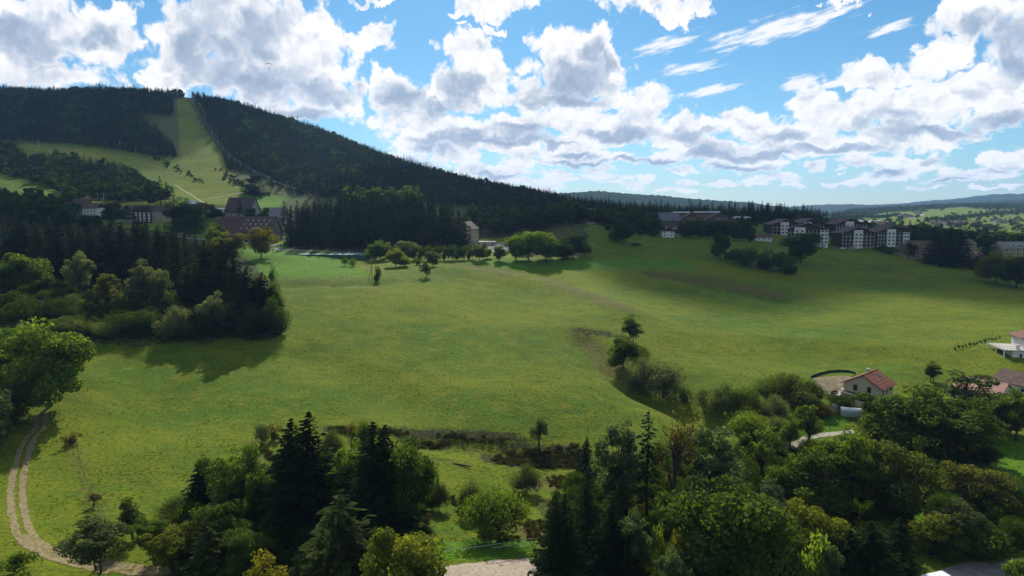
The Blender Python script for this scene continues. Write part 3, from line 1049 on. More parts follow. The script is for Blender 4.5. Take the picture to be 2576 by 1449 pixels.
T('round', 620, 1340, 110, GRN, 'leafy_tree', 'low green tree beside the farm lane at the bottom', Y=106)
# left edge
T('round', 128, 824, 205, BGR, 'maple_tree', 'big bright green tree over the dirt track', vb=1022, idx=0)
T('ash', 5, 838, 130, LGR, 'leafy_tree', 'tall leafy tree cut by the frame behind the big bright tree', Y=196)
T('round', -8, 935, 120, GRN, 'leafy_tree', 'mid green tree across the track from the big bright tree', Y=181)
T('round', 22, 968, 100, MGR, 'leafy_tree', 'dark tree on the far side of the track', Y=172)
T('round', -30, 1000, 110, BLU, 'leafy_tree', 'bluish tree hanging over the frame edge above the track', Y=160)
T('bush', 182, 1088, 42, BRN, 'bush', 'brownish round bush on the old fence line by the track', vb=1117)
T('thin', 236, 1243, 46, BRN, 'dry_shrub', 'thin dry shrub with a long shadow near the fence posts', vb=1273, cat='bush')
# shrubs of the swamp and the fence
T('bush', 659, 1064, 50, BLU, 'bush', 'blue-green bush at the end of the fence behind the ash', vb=1116)
T('bush', 688, 1068, 36, BRN, 'bush', 'brownish bush touching the blue-green one', vb=1108)
T('willow', 836, 1084, 56, SGR, 'willow_shrub', 'grey willow shrub behind the light green ash', Y=166)
T('bush', 887, 1063, 30, BRN, 'bush', 'narrow brown bush on the swampy bank', Y=172)
T('willow', 919, 1062, 50, GRN, 'willow_shrub', 'green willow shrub behind the ragged spruce', Y=170)
T('slim', 1355, 1050, 46, SGR, 'young_tree', 'greyish columnar young tree on the fence line', vb=1118)
T('willow', 1322, 1173, 74, SGR, 'willow_shrub', 'middle-sized round willow alone on the clearing', vb=1240)
T('willow', 1246, 1233, 146, LGR, 'willow_shrub', 'biggest round willow on the clearing above the gravel lane', vb=1358)
T('willow', 1103, 1215, 54, SGR, 'willow_shrub', 'slender willow shrub next to the dark green tree', vb=1284)
T('willow', 1187, 1214, 64, SGR, 'willow_shrub', 'upright grey willow shrub behind the biggest willow', vb=1296)
# right of the clearing
T('spruce', 1476, 1097, 52, DKS, 'spruce_tree', 'small dark conifer on the bank right of the clearing', Y=160)
T('ash', 1558, 1068, 125, BLU, 'ash_tree', 'rounded ash with dark blue-green top above the front spruces', Y=128)
T('sparse_spruce', 1625, 1033, 72, SPR, 'spruce_tree', 'gaunt spruce with a bare pointed tip against the meadow', Y=129, idx=1)
T('thin', 1692, 1038, 100, BRN, 'bare_tree', 'half-bare brown-twigged tree beside the gaunt spruce', Y=124, idx=0)
T('ash', 1798, 1084, 150, BLU, 'ash_tree', 'broad silvery-topped ash right of the half-bare tree', Y=131)
T('thin', 1916, 1084, 90, LGR, 'young_tree', 'open-crowned tree with a dark forked trunk', Y=147, idx=1)
T('spruce', 1397, 1243, 80, SPR, 'spruce_tree', 'dark spruce at the corner of the gravel lane', Y=103)
T('spruce', 1420, 1240, 70, SPR, 'spruce_tree', 'twin spruce just behind the one at the lane corner', Y=106)
T('spruce', 1478, 1165, 95, SPR, 'spruce_tree', 'tall spruce behind the twin spruces by the lane', Y=112)
T('spruce', 1562, 1198, 80, SPL, 'spruce_tree', 'olive spruce in the gap below the rounded ash', Y=120)
T('spruce', 1537, 1268, 110, DKS, 'spruce_tree', 'broad dark spruce in the bottom row right of the twin spruces', Y=102)
T('ash', 1593, 1278, 90, BLU, 'leafy_tree', 'blue-grey leafy tree beside the broad dark spruce', Y=103)
T('round', 1832, 1223, 260, MGR, 'maple_tree', 'huge dark tree with rusty top in the bottom row', Y=99, idx=2)
T('bush', 1705, 1338, 80, YGR, 'leafy_tree', 'small yellow-green tree left of the huge dark tree', Y=100, cat='tree')
T('bush', 1652, 1322, 40, LGR, 'leafy_tree', 'small pale tree by the gate under the half-bare tree', Y=110, cat='tree')
T('ash', 1690, 1385, 80, BLU, 'leafy_tree', 'bluish sapling at the bottom edge beside the huge dark tree', Y=94)
T('ash', 1930, 1215, 110, BLU, 'ash_tree', 'pale ash behind the huge dark tree', Y=124)
T('round', 1690, 1200, 110, MGR, 'leafy_tree', 'shaded leafy tree behind the tall bare trunks', Y=150)
T('round', 1960, 1320, 130, GRN, 'leafy_tree', 'green tree tucked against the huge dark tree', Y=101)
T('ash', 1942, 1266, 95, BLU, 'leafy_tree', 'light bluish tree above the green bushes of the bottom row', Y=110)
T('round', 2050, 1290, 140, YGR, 'leafy_tree', 'olive rounded tree in front of the autumn tree', Y=105)
T('bush', 2035, 1344, 110, LGR, 'bush', 'fresh green bush between the huge dark tree and the dark spruces', Y=98)
T('ash', 1975, 1395, 60, BRN, 'bush', 'reddish-brown bush at the bottom edge', Y=95)
T('ash', 2085, 1360, 60, BLU, 'young_tree', 'thin bluish sapling at the edge of the dark spruces', Y=97)
T('spruce', 2182, 1310, 150, SPR, 'spruce_tree', 'widest dark spruce of the bottom right corner', Y=101)
T('spruce', 2255, 1300, 80, SPR, 'spruce_tree', 'pointed dark spruce left of the white van', Y=105)
T('spruce', 2130, 1330, 110, SPR, 'spruce_tree', 'dark spruce between the green bush and the widest spruce', Y=100)
T('ash', 2130, 1085, 140, LGR, 'ash_tree', 'open green ash below the gravel path', Y=130)
T('ash', 2057, 1142, 185, GRN, 'autumn_tree', 'broad tree with yellow autumn streaks in the right thicket', Y=127)
T('round', 2232, 1122, 165, OLV, 'autumn_tree', 'brownish autumn tree in the middle of the right thicket', Y=128)
T('round', 2000, 1165, 120, GRN, 'leafy_tree', 'green tree left of the autumn-streaked one', Y=130)
T('ash', 2280, 978, 205, GRN, 'ash_tree', 'tallest ash in front of the red-roofed house', Y=161, idx=0)
T('ash', 2404, 996, 220, GRN, 'ash_tree', 'broadest ash of the row at the lawn corner', Y=159, idx=2)
T('ash', 2205, 1052, 90, GRN, 'ash_tree', 'ash half hiding the foot of the red-roofed house', Y=166)
T('thin', 2415, 936, 125, SGR, 'young_tree', 'see-through tree in front of the pink-roofed house', Y=182, idx=1)
T('ash', 2547, 978, 100, LGR, 'young_tree', 'fresh green slender tree by the frame edge below the pink-roofed house', Y=172)
T('ash', 2494, 993, 100, SGR, 'young_tree', 'grey-green tree between the broad ash and the fresh green one', Y=176)
T('ash', 2035, 1023, 66, LGR, 'young_tree', 'slim light ash above the gravel path', vb=1122)
T('slim', 1986, 1046, 48, LGR, 'young_tree', 'thin sapling beside the gravel path', Y=172)
T('bush', 2330, 1213, 66, SIL, 'bush', 'silvery round bush at the edge of the lawn', vb=1272)
T('round', 2300, 1150, 130, MGR, 'leafy_tree', 'dark low tree behind the silvery bush', Y=146)
T('round', 2464, 1183, 165, AUT, 'autumn_tree', 'orange-brown autumn tree standing on the lawn', Y=130)
T('ash', 2407, 1268, 120, SGR, 'leafy_tree', 'grey-green tree in front of the orange-brown one', Y=116)
T('slim', 2342, 1290, 90, YGR, 'young_tree', 'small tree with yellow tip above the white van', Y=114)
T('bush', 2470, 1330, 130, MGR, 'bush', 'dark bush above the roadside at the right', Y=112)
T('round', 2400, 1340, 110, MGR, 'leafy_tree', 'dark tree hiding a white vehicle above the van', Y=112)
T('bush', 2562, 1405, 70, LGR, 'bush', 'light green bush in the bottom right corner', Y=104)
T('bush', 2560, 1320, 70, BRN, 'bush', 'brown bush under the autumn tree at the frame edge', Y=118)
T('round', 2540, 1050, 130, MGR, 'leafy_tree', 'dark hedge tree at the top of the lawn', Y=176)
T('round', 2480, 1075, 110, MGR, 'leafy_tree', 'dark tree beside the broad ash at the lawn', Y=172)
# willows along the ditch and round the red-roofed house
T('slim', 1590, 794, 50, GRN, 'birch_tree', 'upright tree highest in the hollow of the meadow', vb=862)
T('round', 1568, 851, 76, MGR, 'leafy_tree', 'dark round tree below the upright tree in the hollow', vb=930)
T('willow', 1612, 905, 72, SIL, 'willow_tree', 'silvery willow with a short bare trunk on the meadow slope', vb=990)
T('willow', 1668, 916, 112, SIL, 'willow_tree', 'broad silvery willow touching the short-trunked one', vb=998)
T('bush', 1722, 968, 44, SGR, 'willow_shrub', 'small shrub below the broad silvery willow', vb=1012)
for i, (u, v, w, c, vb, lb) in enumerate([
        (1775, 982, 70, SGR, 1032, 'grey willow first in the ditch row below the meadow'),
        (1822, 968, 88, SGR, 1052, 'tall grey willow second in the ditch row'),
        (1876, 976, 72, MGR, 1050, 'darker willow third in the ditch row'),
        (1872, 1012, 70, YGR, 1068, 'yellow-green low willow in front of the ditch row'),
        (1882, 1040, 100, LGR, 1115, 'light green domed willow at the low end of the ditch row'),
        (1942, 996, 72, SIL, 1058, 'silvery domed willow left of the garden'),
        (2027, 988, 54, SGR, 1030, 'small dull willow beside the garden tent'),
        (1986, 944, 130, OLV, 1012, 'brown-green thicket tree beside the earth bank'),
        (1935, 958, 80, MGR, 1010, 'dark thicket tree left of the brown-green one'),
        (2036, 962, 70, DGR, 1012, 'dark thicket tree touching the earth bank'),
        (2115, 994, 66, DGR, 1026, 'dark garden bush in front of the red-roofed house'),
        (2070, 1020, 50, BRN, 1048, 'brown bush beside the garden shed'),
        (1950, 1050, 50, SIL, 1100, 'thin silvery sapling behind the slim ash')]):
    T('willow', u, v, w, c, 'willow_shrub' if 'willow' in lb else 'thicket_shrub', lb, vb=vb, cat='bush')
T('slim', 2345, 911, 38, DGR, 'young_conifer', 'lone small conifer at the meadow edge behind the houses', vb=960, cat='tree')
for u, v, w, c, lb in [(2150, 945, 46, DGR, 'dark bush on the bank behind the red-roofed house'), (2480, 945, 60, BRN, 'reddish bush behind the pink-roofed house'), (2540, 940, 56, DGR, 'dark bush at the meadow edge behind the rightmost houses'), (2440, 948, 46, DGR, 'low bush left of the reddish bush')]:
    T('bush', u, v, w, c, 'bush', lb, vb=v + 24)

# the wood on the left
WOOD = [('spruce', 60, 552, 70, DKS, 330, 'spruce at the left corner of the wood beside the far pasture'),
        ('spruce', 98, 570, 56, SPL, 322, 'olive-tipped spruce second in the wood from the left'),
        ('spruce', 144, 584, 78, SPR, 300, 'broad spruce in the wood above the grey-leaved trees'),
        ('spruce', 192, 578, 66, DKS, 318, 'dark spruce in the middle of the wood left part'),
        ('spruce', 235, 590, 66, DKS, 310, 'spruce in the wood left of the brownish tree'),
        ('spruce', 270, 578, 66, DKS, 320, 'dark spruce above the brownish tree'),
        ('spruce', 312, 566, 60, DKS, 330, 'spruce behind the grey-leaved tree of the wood'),
        ('spruce', 352, 541, 74, DKS, 326, 'tallest dark spruce of the wood below the gabled row'),
        ('spruce', 405, 566, 56, DKS, 322, 'spruce right of the tallest in the wood'),
        ('sparse_spruce', 446, 585, 62, SPR, 296, 'spruce with a long bare pale trunk in the wood'),
        ('spruce', 522, 602, 80, DKS, 284, 'dark spruce in front of the autumn tree, left one'),
        ('spruce', 566, 603, 92, DKS, 280, 'dark spruce in front of the autumn tree, right one'),
        ('spruce', 596, 640, 76, DKS, 272, 'dark spruce between the autumn tree and the wood corner'),
        ('spruce', 628, 668, 116, DKS, 258, 'big black spruce at the meadow corner of the wood'),
        ('spruce', 664, 682, 84, DKS, 262, 'spruce behind the corner spruce of the wood'),
        ('spruce', 20, 600, 66, DKS, 318, 'spruce at the frame edge of the wood'),
        ('spruce', 85, 640, 80, DKS, 290, 'lower spruce in the wood beside the light leafy trees'),
        ('spruce', 250, 660, 70, DKS, 288, 'lower spruce behind the silvery tree'),
        ('spruce', 320, 640, 76, DKS, 296, 'lower spruce behind the brownish tree of the wood'),
        ('spruce', 480, 660, 76, DKS, 288, 'lower spruce right of the bare-trunked one'),
        ('spruce', 548, 690, 80, DKS, 275, 'low black spruce behind the silver shrub'),
        ('round', 60, 642, 110, LGR, 276, 'light green leafy tree in the wood by the frame edge'),
        ('round', 15, 665, 90, GRN, 272, 'green leafy tree of the wood cut by the frame edge'),
        ('ash', 207, 638, 72, SIL, 272, 'silvery leafy tree in the wood'),
        ('ash', 273, 692, 76, AUT, 264, 'brownish autumn tree in the wood'),
        ('ash', 363, 659, 90, SIL, 268, 'big grey-leaved tree in the middle of the wood'),
        ('ash', 410, 683, 54, SGR, 266, 'small light tree right of the big grey-leaved one'),
        ('willow', 192, 741, 74, SGR, 252, 'grey rounded shrub tree behind the power pole'),
        ('ash', 537, 737, 70, SIL, 252, 'silver-leaved tree left of the black corner spruce'),
        ('willow', 445, 774, 84, SIL, 246, 'silver shrub at the front edge of the wood'),
        ('willow', 372, 784, 70, DGR, 246, 'dark shrub left of the silver one at the wood front'),
        ('willow', 165, 797, 90, SGR, 236, 'green shrub above the big bright tree'),
        ('willow', 264, 812, 62, SGR, 236, 'rounded green shrub at the wood front'),
        ('willow', 222, 810, 60, OLV, 238, 'yellowish shrub between two green ones at the wood front'),
        ('willow', 585, 765, 58, OLV, 252, 'olive shrub at the foot of the black corner spruce'),
        ('willow', 692, 750, 66, DGR, 254, 'dark shrub at the meadow corner of the wood'),
        ('slim', 693, 672, 30, DGR, 278, 'narrow small tree standing up at the wood corner'),
        ('willow', 694, 710, 48, SIL, 266, 'silvery shrub below the narrow small tree'),
        ('round', 640, 770, 80, DGR, 252, 'dark leafy tree at the foot of the corner spruces'),
        ('round', 500, 780, 80, DGR, 250, 'shaded leafy tree between the two silver shrubs'),
        ('round', 310, 790, 80, DGR, 246, 'shaded leafy tree at the front of the wood'),
        ('round', 420, 740, 90, DGR, 262, 'shaded leafy tree below the big grey-leaved one'),
        ('round', 120, 700, 90, DGR, 268, 'shaded leafy tree behind the power pole'),
        ('round', 30, 740, 100, DGR, 256, 'shaded leafy tree left of the power pole'),
        ('ash', 578, 588, 92, AUT, 352, 'brown autumn tree behind the pair of spruces'),
        ('ash', 541, 574, 60, LGR, 362, 'light green tree behind the pair of spruces'),
        ('willow', 498, 618, 20, DGR, 400, 'little dark bush on the pasture behind the wood'),
        ('round', 465, 508, 84, DGR, 480, 'huge dark round tree left of the big red-roofed hall'),
        ('round', 657, 573, 66, YEL, 400, 'round yellow autumn tree on the pasture before the hall'),
        ('round', 551, 565, 40, AUT, 470, 'small brownish tree at the corner of the hall')]
for k, u, v, w, c, Y, lb in WOOD:
    T(k, u, v, w, c, {'spruce': 'spruce_tree', 'sparse_spruce': 'spruce_tree', 'willow': 'shrub', 'slim': 'young_tree'}.get(k, 'leafy_tree'), lb, Y=Y)

# trees round the tennis court and along the middle hedge
MID = [('round', 957, 610, 74, GRN, 655, 'rounded tree at the left end of the hedge behind the court'),
       ('round', 1000, 618, 36, SIL, 652, 'small silvery tree next to the rounded one by the court'),
       ('round', 1026, 608, 50, SIL, 656, 'silver-topped tree in front of the dark plantation'),
       ('round', 995, 630, 50, YGR, 671, 'yellowing tree in front of the silver-topped tree'),
       ('willow', 1018, 648, 30, GRN, 672, 'low green shrub right of the yellowing tree'),
       ('round', 1089, 634, 34, SIL, 671, 'silvery cone-shaped tree before the clipped hedge'),
       ('bush', 1050, 646, 22, SGR, 666, 'small grey bush before the clipped hedge'),
       ('bush', 869, 648, 18, GRN, 670, 'left one of two small bushes by the court'),
       ('bush', 889, 650, 20, GRN, 671, 'right one of two small bushes by the court'),
       ('bush', 948, 671, 30, DGR, 708, 'dark round bush with a dark shadow on the pasture'),
       ('bush', 1072, 660, 28, DGR, 698, 'dark bush alone right of the shadowed one'),
       ('round', 1330, 584, 100, LGR, 657, 'bright tree at the left of the sunlit clump by the pole'),
       ('round', 1372, 594, 80, GRN, 658, 'tree at the right of the sunlit clump by the pole'),
       ('round', 1296, 600, 50, LGR, 656, 'small bright tree at the left of the sunlit clump'),
       ('round', 1257, 620, 34, GRN, 657, 'small tree in front of the car park'),
       ('round', 1226, 624, 24, YGR, 650, 'yellowish bush beside the cream block'),
       ('round', 1206, 616, 40, SGR, 655, 'grey tree at the right end of the clipped hedge'),
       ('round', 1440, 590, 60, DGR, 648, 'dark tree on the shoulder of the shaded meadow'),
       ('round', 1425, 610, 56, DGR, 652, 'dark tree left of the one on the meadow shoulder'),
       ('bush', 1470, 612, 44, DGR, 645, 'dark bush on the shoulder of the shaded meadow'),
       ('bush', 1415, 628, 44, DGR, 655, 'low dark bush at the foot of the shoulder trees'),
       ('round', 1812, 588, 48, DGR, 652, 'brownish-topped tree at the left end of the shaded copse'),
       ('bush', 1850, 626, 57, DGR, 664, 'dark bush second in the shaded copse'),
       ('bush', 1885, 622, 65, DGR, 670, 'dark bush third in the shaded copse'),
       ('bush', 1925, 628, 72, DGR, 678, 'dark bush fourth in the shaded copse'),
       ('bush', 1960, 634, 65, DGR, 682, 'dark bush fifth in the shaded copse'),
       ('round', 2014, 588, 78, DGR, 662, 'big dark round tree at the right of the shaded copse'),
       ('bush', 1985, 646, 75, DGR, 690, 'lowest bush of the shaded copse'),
       ('bush', 2218, 618, 44, DGR, 634, 'dark shrub below the white apartment blocks'),
       ('bush', 2240, 622, 40, DGR, 640, 'second dark shrub below the white apartment blocks'),
       ('round', 2291, 612, 34, DGR, 650, 'dark pointed tree in front of the old barn'),
       ('spruce', 2385, 570, 70, DKS, 668, 'tallest dark conifer right of the old barn'),
       ('spruce', 2355, 582, 56, DKS, 662, 'dark conifer touching the old barn'),
       ('spruce', 2414, 578, 56, DKS, 666, 'dark conifer right of the tallest by the barn'),
       ('spruce', 2478, 612, 54, DKS, 680, 'left spruce of the pair before the grey-roofed block'),
       ('spruce', 2500, 616, 50, DKS, 684, 'right spruce of the pair before the grey-roofed block'),
       ('round', 2506, 638, 72, YGR, 712, 'sunlit yellow-green tree at the meadow edge'),
       ('round', 2556, 648, 90, DGR, 724, 'dark tree beside the sunlit yellow-green one'),
       ('bush', 2440, 655, 30, GRN, 668, 'small bush by the tan-roofed house'),
       ('round', 1570, 560, 60, DGR, 612, 'dark tree at the top edge of the shaded meadow'),
       ('bush', 1600, 612, 30, DGR, 618, 'low bush on the shaded meadow brow')]
for k, u, v, w, c, vb, lb in MID:
    T(k, u, v, w, c, 'spruce_tree' if k == 'spruce' else ('bush' if k in ('bush', 'willow') else 'leafy_tree'), lb, vb=vb)
HG = []
for i in range(15):
    u = 1046 + i * 10.2
    HG.append(T('bush', u, 616 + (i % 3) * 2 + random.random() * 2, 21, DGR, 'hedge_tree', 'column of the clipped dark green hedge behind the court', vb=657 - i * 0.3, cat='hedge', group='columns of the clipped hedge'))


# ---- planted blocks: every tree of the dark plantation and the belts by itself
def fill(poly, spacing, seed, ymin=300, ymax=1700, jitter=0.42):
    """ground points inside a picture polygon, about one per spacing in plan"""
    g = np.random.default_rng(seed)
    cs = [hit(u, v) for u, v in poly]
    x0, x1 = min(c.x for c in cs) - 30, max(c.x for c in cs) + 30
    y0, y1 = max(ymin, min(c.y for c in cs) - 30), min(ymax, max(c.y for c in cs) + 60)
    X, Y = np.meshgrid(np.arange(x0, x1, spacing), np.arange(y0, y1, spacing))
    X = X.ravel() + g.uniform(-jitter, jitter, X.size) * spacing
    Y = Y.ravel() + g.uniform(-jitter, jitter, Y.size) * spacing
    Z = gz(X, Y)
    U, V = pix(X, Y, Z)
    k = in_poly(U, V, poly)
    return X[k], Y[k], Z[k]


def fill_plan(pts, spacing, seed, jitter=0.4):
    """ground points inside a plan polygon given as (u, Y)"""
    g = np.random.default_rng(seed)
    pl = [tuple(at(u, Y)[:2]) for u, Y in pts]
    xs, ys = [p[0] for p in pl], [p[1] for p in pl]
    X, Y = np.meshgrid(np.arange(min(xs), max(xs), spacing), np.arange(min(ys), max(ys), spacing))
    X = X.ravel() + g.uniform(-jitter, jitter, X.size) * spacing
    Y = Y.ravel() + g.uniform(-jitter, jitter, Y.size) * spacing
    k = in_poly(X, Y, pl)
    X, Y = X[k], Y[k]
    return X, Y, gz(X, Y)


SEE = [(296, 446, 597, 557), (176, 262, 650, 543), (1640, 1860, 636, 557), (1440, 1510, 590, 572), (1890, 2080, 560, 600), (545, 720, 515, 640), (1195, 1290, 500, 640)]


def capped(x, y, z, h):
    """trees in front of houses stay low enough to leave the roofs in sight"""
    u, _v = pix(x, y, z)
    for (a, c, far, vmin) in SEE:
        if a < u < c and y < far:
            h = min(h, CAMZ + y * ray(u, vmin)[1] - z)
    return h


def pick(c, a=0.25):
    k = 1 + random.uniform(-a, a)
    return tuple(x * k for x in c)


X, Y, Z = fill_plan([(722, 468), (800, 455), (950, 452), (1040, 470), (1162, 500), (1155, 560), (1100, 600), (900, 610), (735, 560)], 8.2, 3)
for x, y, z in zip(X, Y, Z):
    tree('mid_spruce', (x, y, z), random.uniform(23, 30), random.uniform(7.5, 9.5), pick(DKS), 'plantation_spruce', 'tall dark %s spruce in the %s third of the court plantation' % ('front-row' if y < 482 + 18 * (x > -60) else 'inner-row', 'hall-side' if x < -115 else ('middle' if x < -65 else 'block-side')), 'tree', 'spruces of the dense plantation')
X, Y, Z = fill_plan([(860, 625), (1060, 640), (1060, 690), (860, 680)], 12, 4)
for x, y, z in zip(X, Y, Z):
    tree('mid_round', (x, y, z), random.uniform(23, 28), random.uniform(11, 15), pick((0.046, 0.078, 0.014)), 'beech_tree', 'rounded green tree showing over the dark plantation', 'tree', 'rounded trees behind the plantation')
X, Y, Z = fill_plan([(1170, 560), (1300, 520), (1420, 500), (1470, 520), (1480, 640), (1300, 700), (1170, 680)], 11.5, 5)
for x, y, z in zip(X, Y, Z):
    if random.random() < 0.25:
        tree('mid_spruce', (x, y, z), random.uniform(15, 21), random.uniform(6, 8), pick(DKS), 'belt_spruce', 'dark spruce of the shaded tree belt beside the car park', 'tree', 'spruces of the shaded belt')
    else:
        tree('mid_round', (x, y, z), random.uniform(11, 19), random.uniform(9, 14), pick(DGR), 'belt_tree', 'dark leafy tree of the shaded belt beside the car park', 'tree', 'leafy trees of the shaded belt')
# more spruces stand packed inside the left wood
X, Y, Z = fill_plan([(-40, 300), (120, 285), (330, 290), (480, 300), (520, 330), (460, 400), (420, 440), (200, 430), (20, 420)], 13.5, 15)
for x, y, z in zip(X, Y, Z):
    h_ = capped(x, y, z, random.uniform(11, 24))
    tree('mid_spruce', (x, y, z), h_, random.uniform(6.5, 8.5), pick(DKS), 'wood_spruce', 'black-green spruce packed inside the wood on the left', 'tree', 'spruces packed inside the left wood')
for u, Y_ in ((1122, 488), (1138, 492), (1150, 490), (1160, 494), (1170, 497), (1166, 502), (1155, 500)):
    p = at(u, Y_)
    tree('mid_spruce', p, random.uniform(19, 25), 8, pick(SPR), 'plantation_spruce', 'spruce at the right end of the plantation in front of the cream block', 'tree', 'spruces before the cream block')
X, Y, Z = fill_plan([(1440, 500), (1500, 540), (1640, 535), (1640, 552), (1480, 565), (1430, 520)], 10, 16)
for x, y, z in zip(X, Y, Z):
    h_ = capped(x, y, z, random.uniform(6, 13))
    if h_ > 3:
        tree('mid_round', (x, y, z), h_, min(random.uniform(8, 12), h_ * 1.3), pick(DGR), 'brow_tree', 'dark leafy tree along the top brow of the shaded meadow', 'tree', 'leafy trees on the meadow brow')
X, Y, Z = fill_plan([(1490, 545), (1655, 528), (1660, 600), (1490, 620)], 9.5, 17)
for x, y, z in zip(X, Y, Z):
    tree('mid_round', (x, y, z), random.uniform(7, 14), random.uniform(8, 12), pick(DGR), 'brow_tree', 'dark leafy tree in the belt between the red-roofed house and the slate-roofed hotel', 'tree', 'leafy belt left of the hotels')
for i, (u, Y_, vt, w) in enumerate([(1508, 497, 572, 40), (1530, 500, 566, 44), (1552, 500, 572, 40), (1590, 500, 570, 46), (1612, 508, 580, 34), (1646, 512, 575, 34), (1716, 508, 572, 40), (1735, 512, 564, 46), (1758, 508, 568, 44), (1780, 512, 562, 48), (1802, 508, 566, 44), (1826, 512, 560, 46), (1846, 508, 566, 40), (1868, 512, 570, 36), (1885, 505, 578, 32)]):
    T('round', u, vt, w, pick(DGR), 'brow_tree', 'dark leafy tree standing on the meadow brow %s the white timber-gabled chalet' % ('left of' if u < 1680 else 'right of'), Y=Y_, group='leafy trees standing on the meadow brow')
# village trees
X, Y, Z = fill_plan([(1485, 560), (1620, 545), (1660, 640), (1640, 760), (1480, 760)], 15, 6)
for x, y, z in zip(X, Y, Z):
    h_ = capped(x, y, z, random.uniform(8, 15))
    if h_ > 3:
        tree('mid_round', (x, y, z), h_, min(random.uniform(8, 13), h_ * 1.3), pick(DGR), 'village_tree', 'dark leafy tree among the houses left of the timber hotels', 'tree', 'leafy trees among the village houses')
X, Y, Z = fill_plan([(1700, 540), (1880, 520), (1900, 560), (1860, 615), (1720, 610)], 13, 7)
for x, y, z in zip(X, Y, Z):
    h_ = capped(x, y, z, random.uniform(8, 15))
    if h_ > 3:
        tree('mid_round', (x, y, z), h_, min(random.uniform(8, 13), h_ * 1.3), pick(DGR), 'village_tree', 'dark leafy tree in front of the timber hotels', 'tree', 'leafy trees before the timber hotels')
X, Y, Z = fill_plan([(1420, 880), (1650, 830), (1900, 770), (1960, 720), (2000, 760), (1980, 860), (1600, 980), (1420, 960)], 19, 8)
for x, y, z in zip(X, Y, Z):
    tree('mid_spruce', (x, y, z), random.uniform(14, 24), random.uniform(6.5, 8.5), pick(DKS), 'village_spruce', 'dark spruce on the skyline behind the timber hotels', 'tree', 'skyline spruces behind the village')
X, Y, Z = fill_plan([(1890, 640), (1960, 720), (2070, 760), (2080, 860), (1960, 860), (1870, 700)], 14, 9)
for x, y, z in zip(X, Y, Z):
    tree('mid_spruce', (x, y, z), random.uniform(15, 24), random.uniform(6.5, 8.5), pick(DKS), 'village_spruce', 'dark spruce behind the left group of white apartment blocks', 'tree', 'spruces behind the white apartment blocks')
# left village trees
X, Y, Z = fill_plan([(-60, 470), (180, 470), (300, 540), (440, 560), (440, 585), (300, 600), (200, 600), (180, 700), (-60, 700)], 16.5, 10)
for x, y, z in zip(X, Y, Z):
    h_ = capped(x, y, z, random.uniform(11, 19))
    if h_ > 3:
        tree('mid_round', (x, y, z), h_, min(random.uniform(11, 15), h_ * 1.3), pick(DGR), 'leafy_tree', 'dark leafy tree on the slope below the left village houses', 'tree', 'leafy trees round the left village')
for u, vt, w, c, Y_, k, lb in [(405, 442, 20, DKS, 760, 'mid_spruce', 'tall spruce beside the lower ski run'), (437, 470, 22, DKS, 720, 'mid_spruce', 'dark spruce above the gabled row'), (375, 470, 40, DGR, 740, 'mid_round', 'dark tree left of the tall spruce at the run'),
                           (520, 508, 30, DKS, 640, 'mid_spruce', 'spruce left of the tall brown-roofed block'), (540, 520, 46, DGR, 620, 'mid_round', 'round tree before the ski station'), (605, 503, 26, DKS, 590, 'mid_spruce', 'spruce standing against the tall brown roof'),
                           (632, 525, 44, DGR, 585, 'mid_round', 'dark tree in front of the tall brown roof'), (665, 525, 40, DGR, 590, 'mid_round', 'tree between the two brown roofs'), (716, 505, 24, DKS, 600, 'mid_spruce', 'spruce at the left end of the plantation'),
                           (640, 440, 34, DGR, 900, 'mid_round', 'clump tree at the foot of the chairlift'), (650, 452, 44, DKS, 860, 'mid_spruce', 'dark spruce clump on the green by the lift'), (632, 455, 36, DKS, 870, 'mid_spruce', 'left dark spruce on the green by the lift'),
                           (500, 620, 14, DGR, 395, 'bush', 'tiny bush on the bright pasture slope')]:
    T(k, u, vt, w, c, 'spruce_tree' if 'spruce' in k else ('bush' if k == 'bush' else 'leafy_tree'), lb, Y=Y_)


# ---- woods that read as one mass: points carrying instanced trees
def proto_collection(name, kinds):
    """tree crowns for instancing, each with its own fixed leaf colour"""
    c = bpy.data.collections.new(name)
    for i, (k, col) in enumerate(kinds):
        sp_ = 'spruce' in k
        m = leaf_material('%s_leaves_%d' % (name, i), 0.22 if sp_ else 0.58, 0.0, (1.2, 1.2, 0.6) if sp_ else (1.35, 1.3, 0.5), col)
        for j, pr in enumerate(PR[k]):
            me = pr['crown'].copy()
            me.materials.clear()
            me.materials.append(m)
            c.objects.link(bpy.data.objects.new('%s_%02d_%d' % (name, i, j), me))
    return c


def scatter_group(coll):
    g = bpy.data.node_groups.new('scatter_' + coll.name, 'GeometryNodeTree')
    g.interface.new_socket('Geometry', in_out='INPUT', socket_type='NodeSocketGeometry')
    g.interface.new_socket('Geometry', in_out='OUTPUT', socket_type='NodeSocketGeometry')
    N = g.nodes.new
    gi, go = N('NodeGroupInput'), N('NodeGroupOutput')
    ci = N('GeometryNodeCollectionInfo')
    ci.inputs['Collection'].default_value = coll
    ci.inputs['Separate Children'].default_value = True
    ci.inputs['Reset Children'].default_value = True
    ip = N('GeometryNodeInstanceOnPoints')
    ip.inputs['Pick Instance'].default_value = True

    def attr(nm, typ):
        a = N('GeometryNodeInputNamedAttribute')
        a.data_type = typ
        a.inputs['Name'].default_value = nm
        return a.outputs['Attribute']
    g.links.new(gi.outputs[0], ip.inputs['Points'])
    g.links.new(ci.outputs[0], ip.inputs['Instance'])
    g.links.new(attr('pick', 'INT'), ip.inputs['Instance Index'])
    g.links.new(attr('rot', 'FLOAT_VECTOR'), ip.inputs['Rotation'])
    g.links.new(attr('size', 'FLOAT_VECTOR'), ip.inputs['Scale'])
    g.links.new(ip.outputs[0], go.inputs[0])
    return g


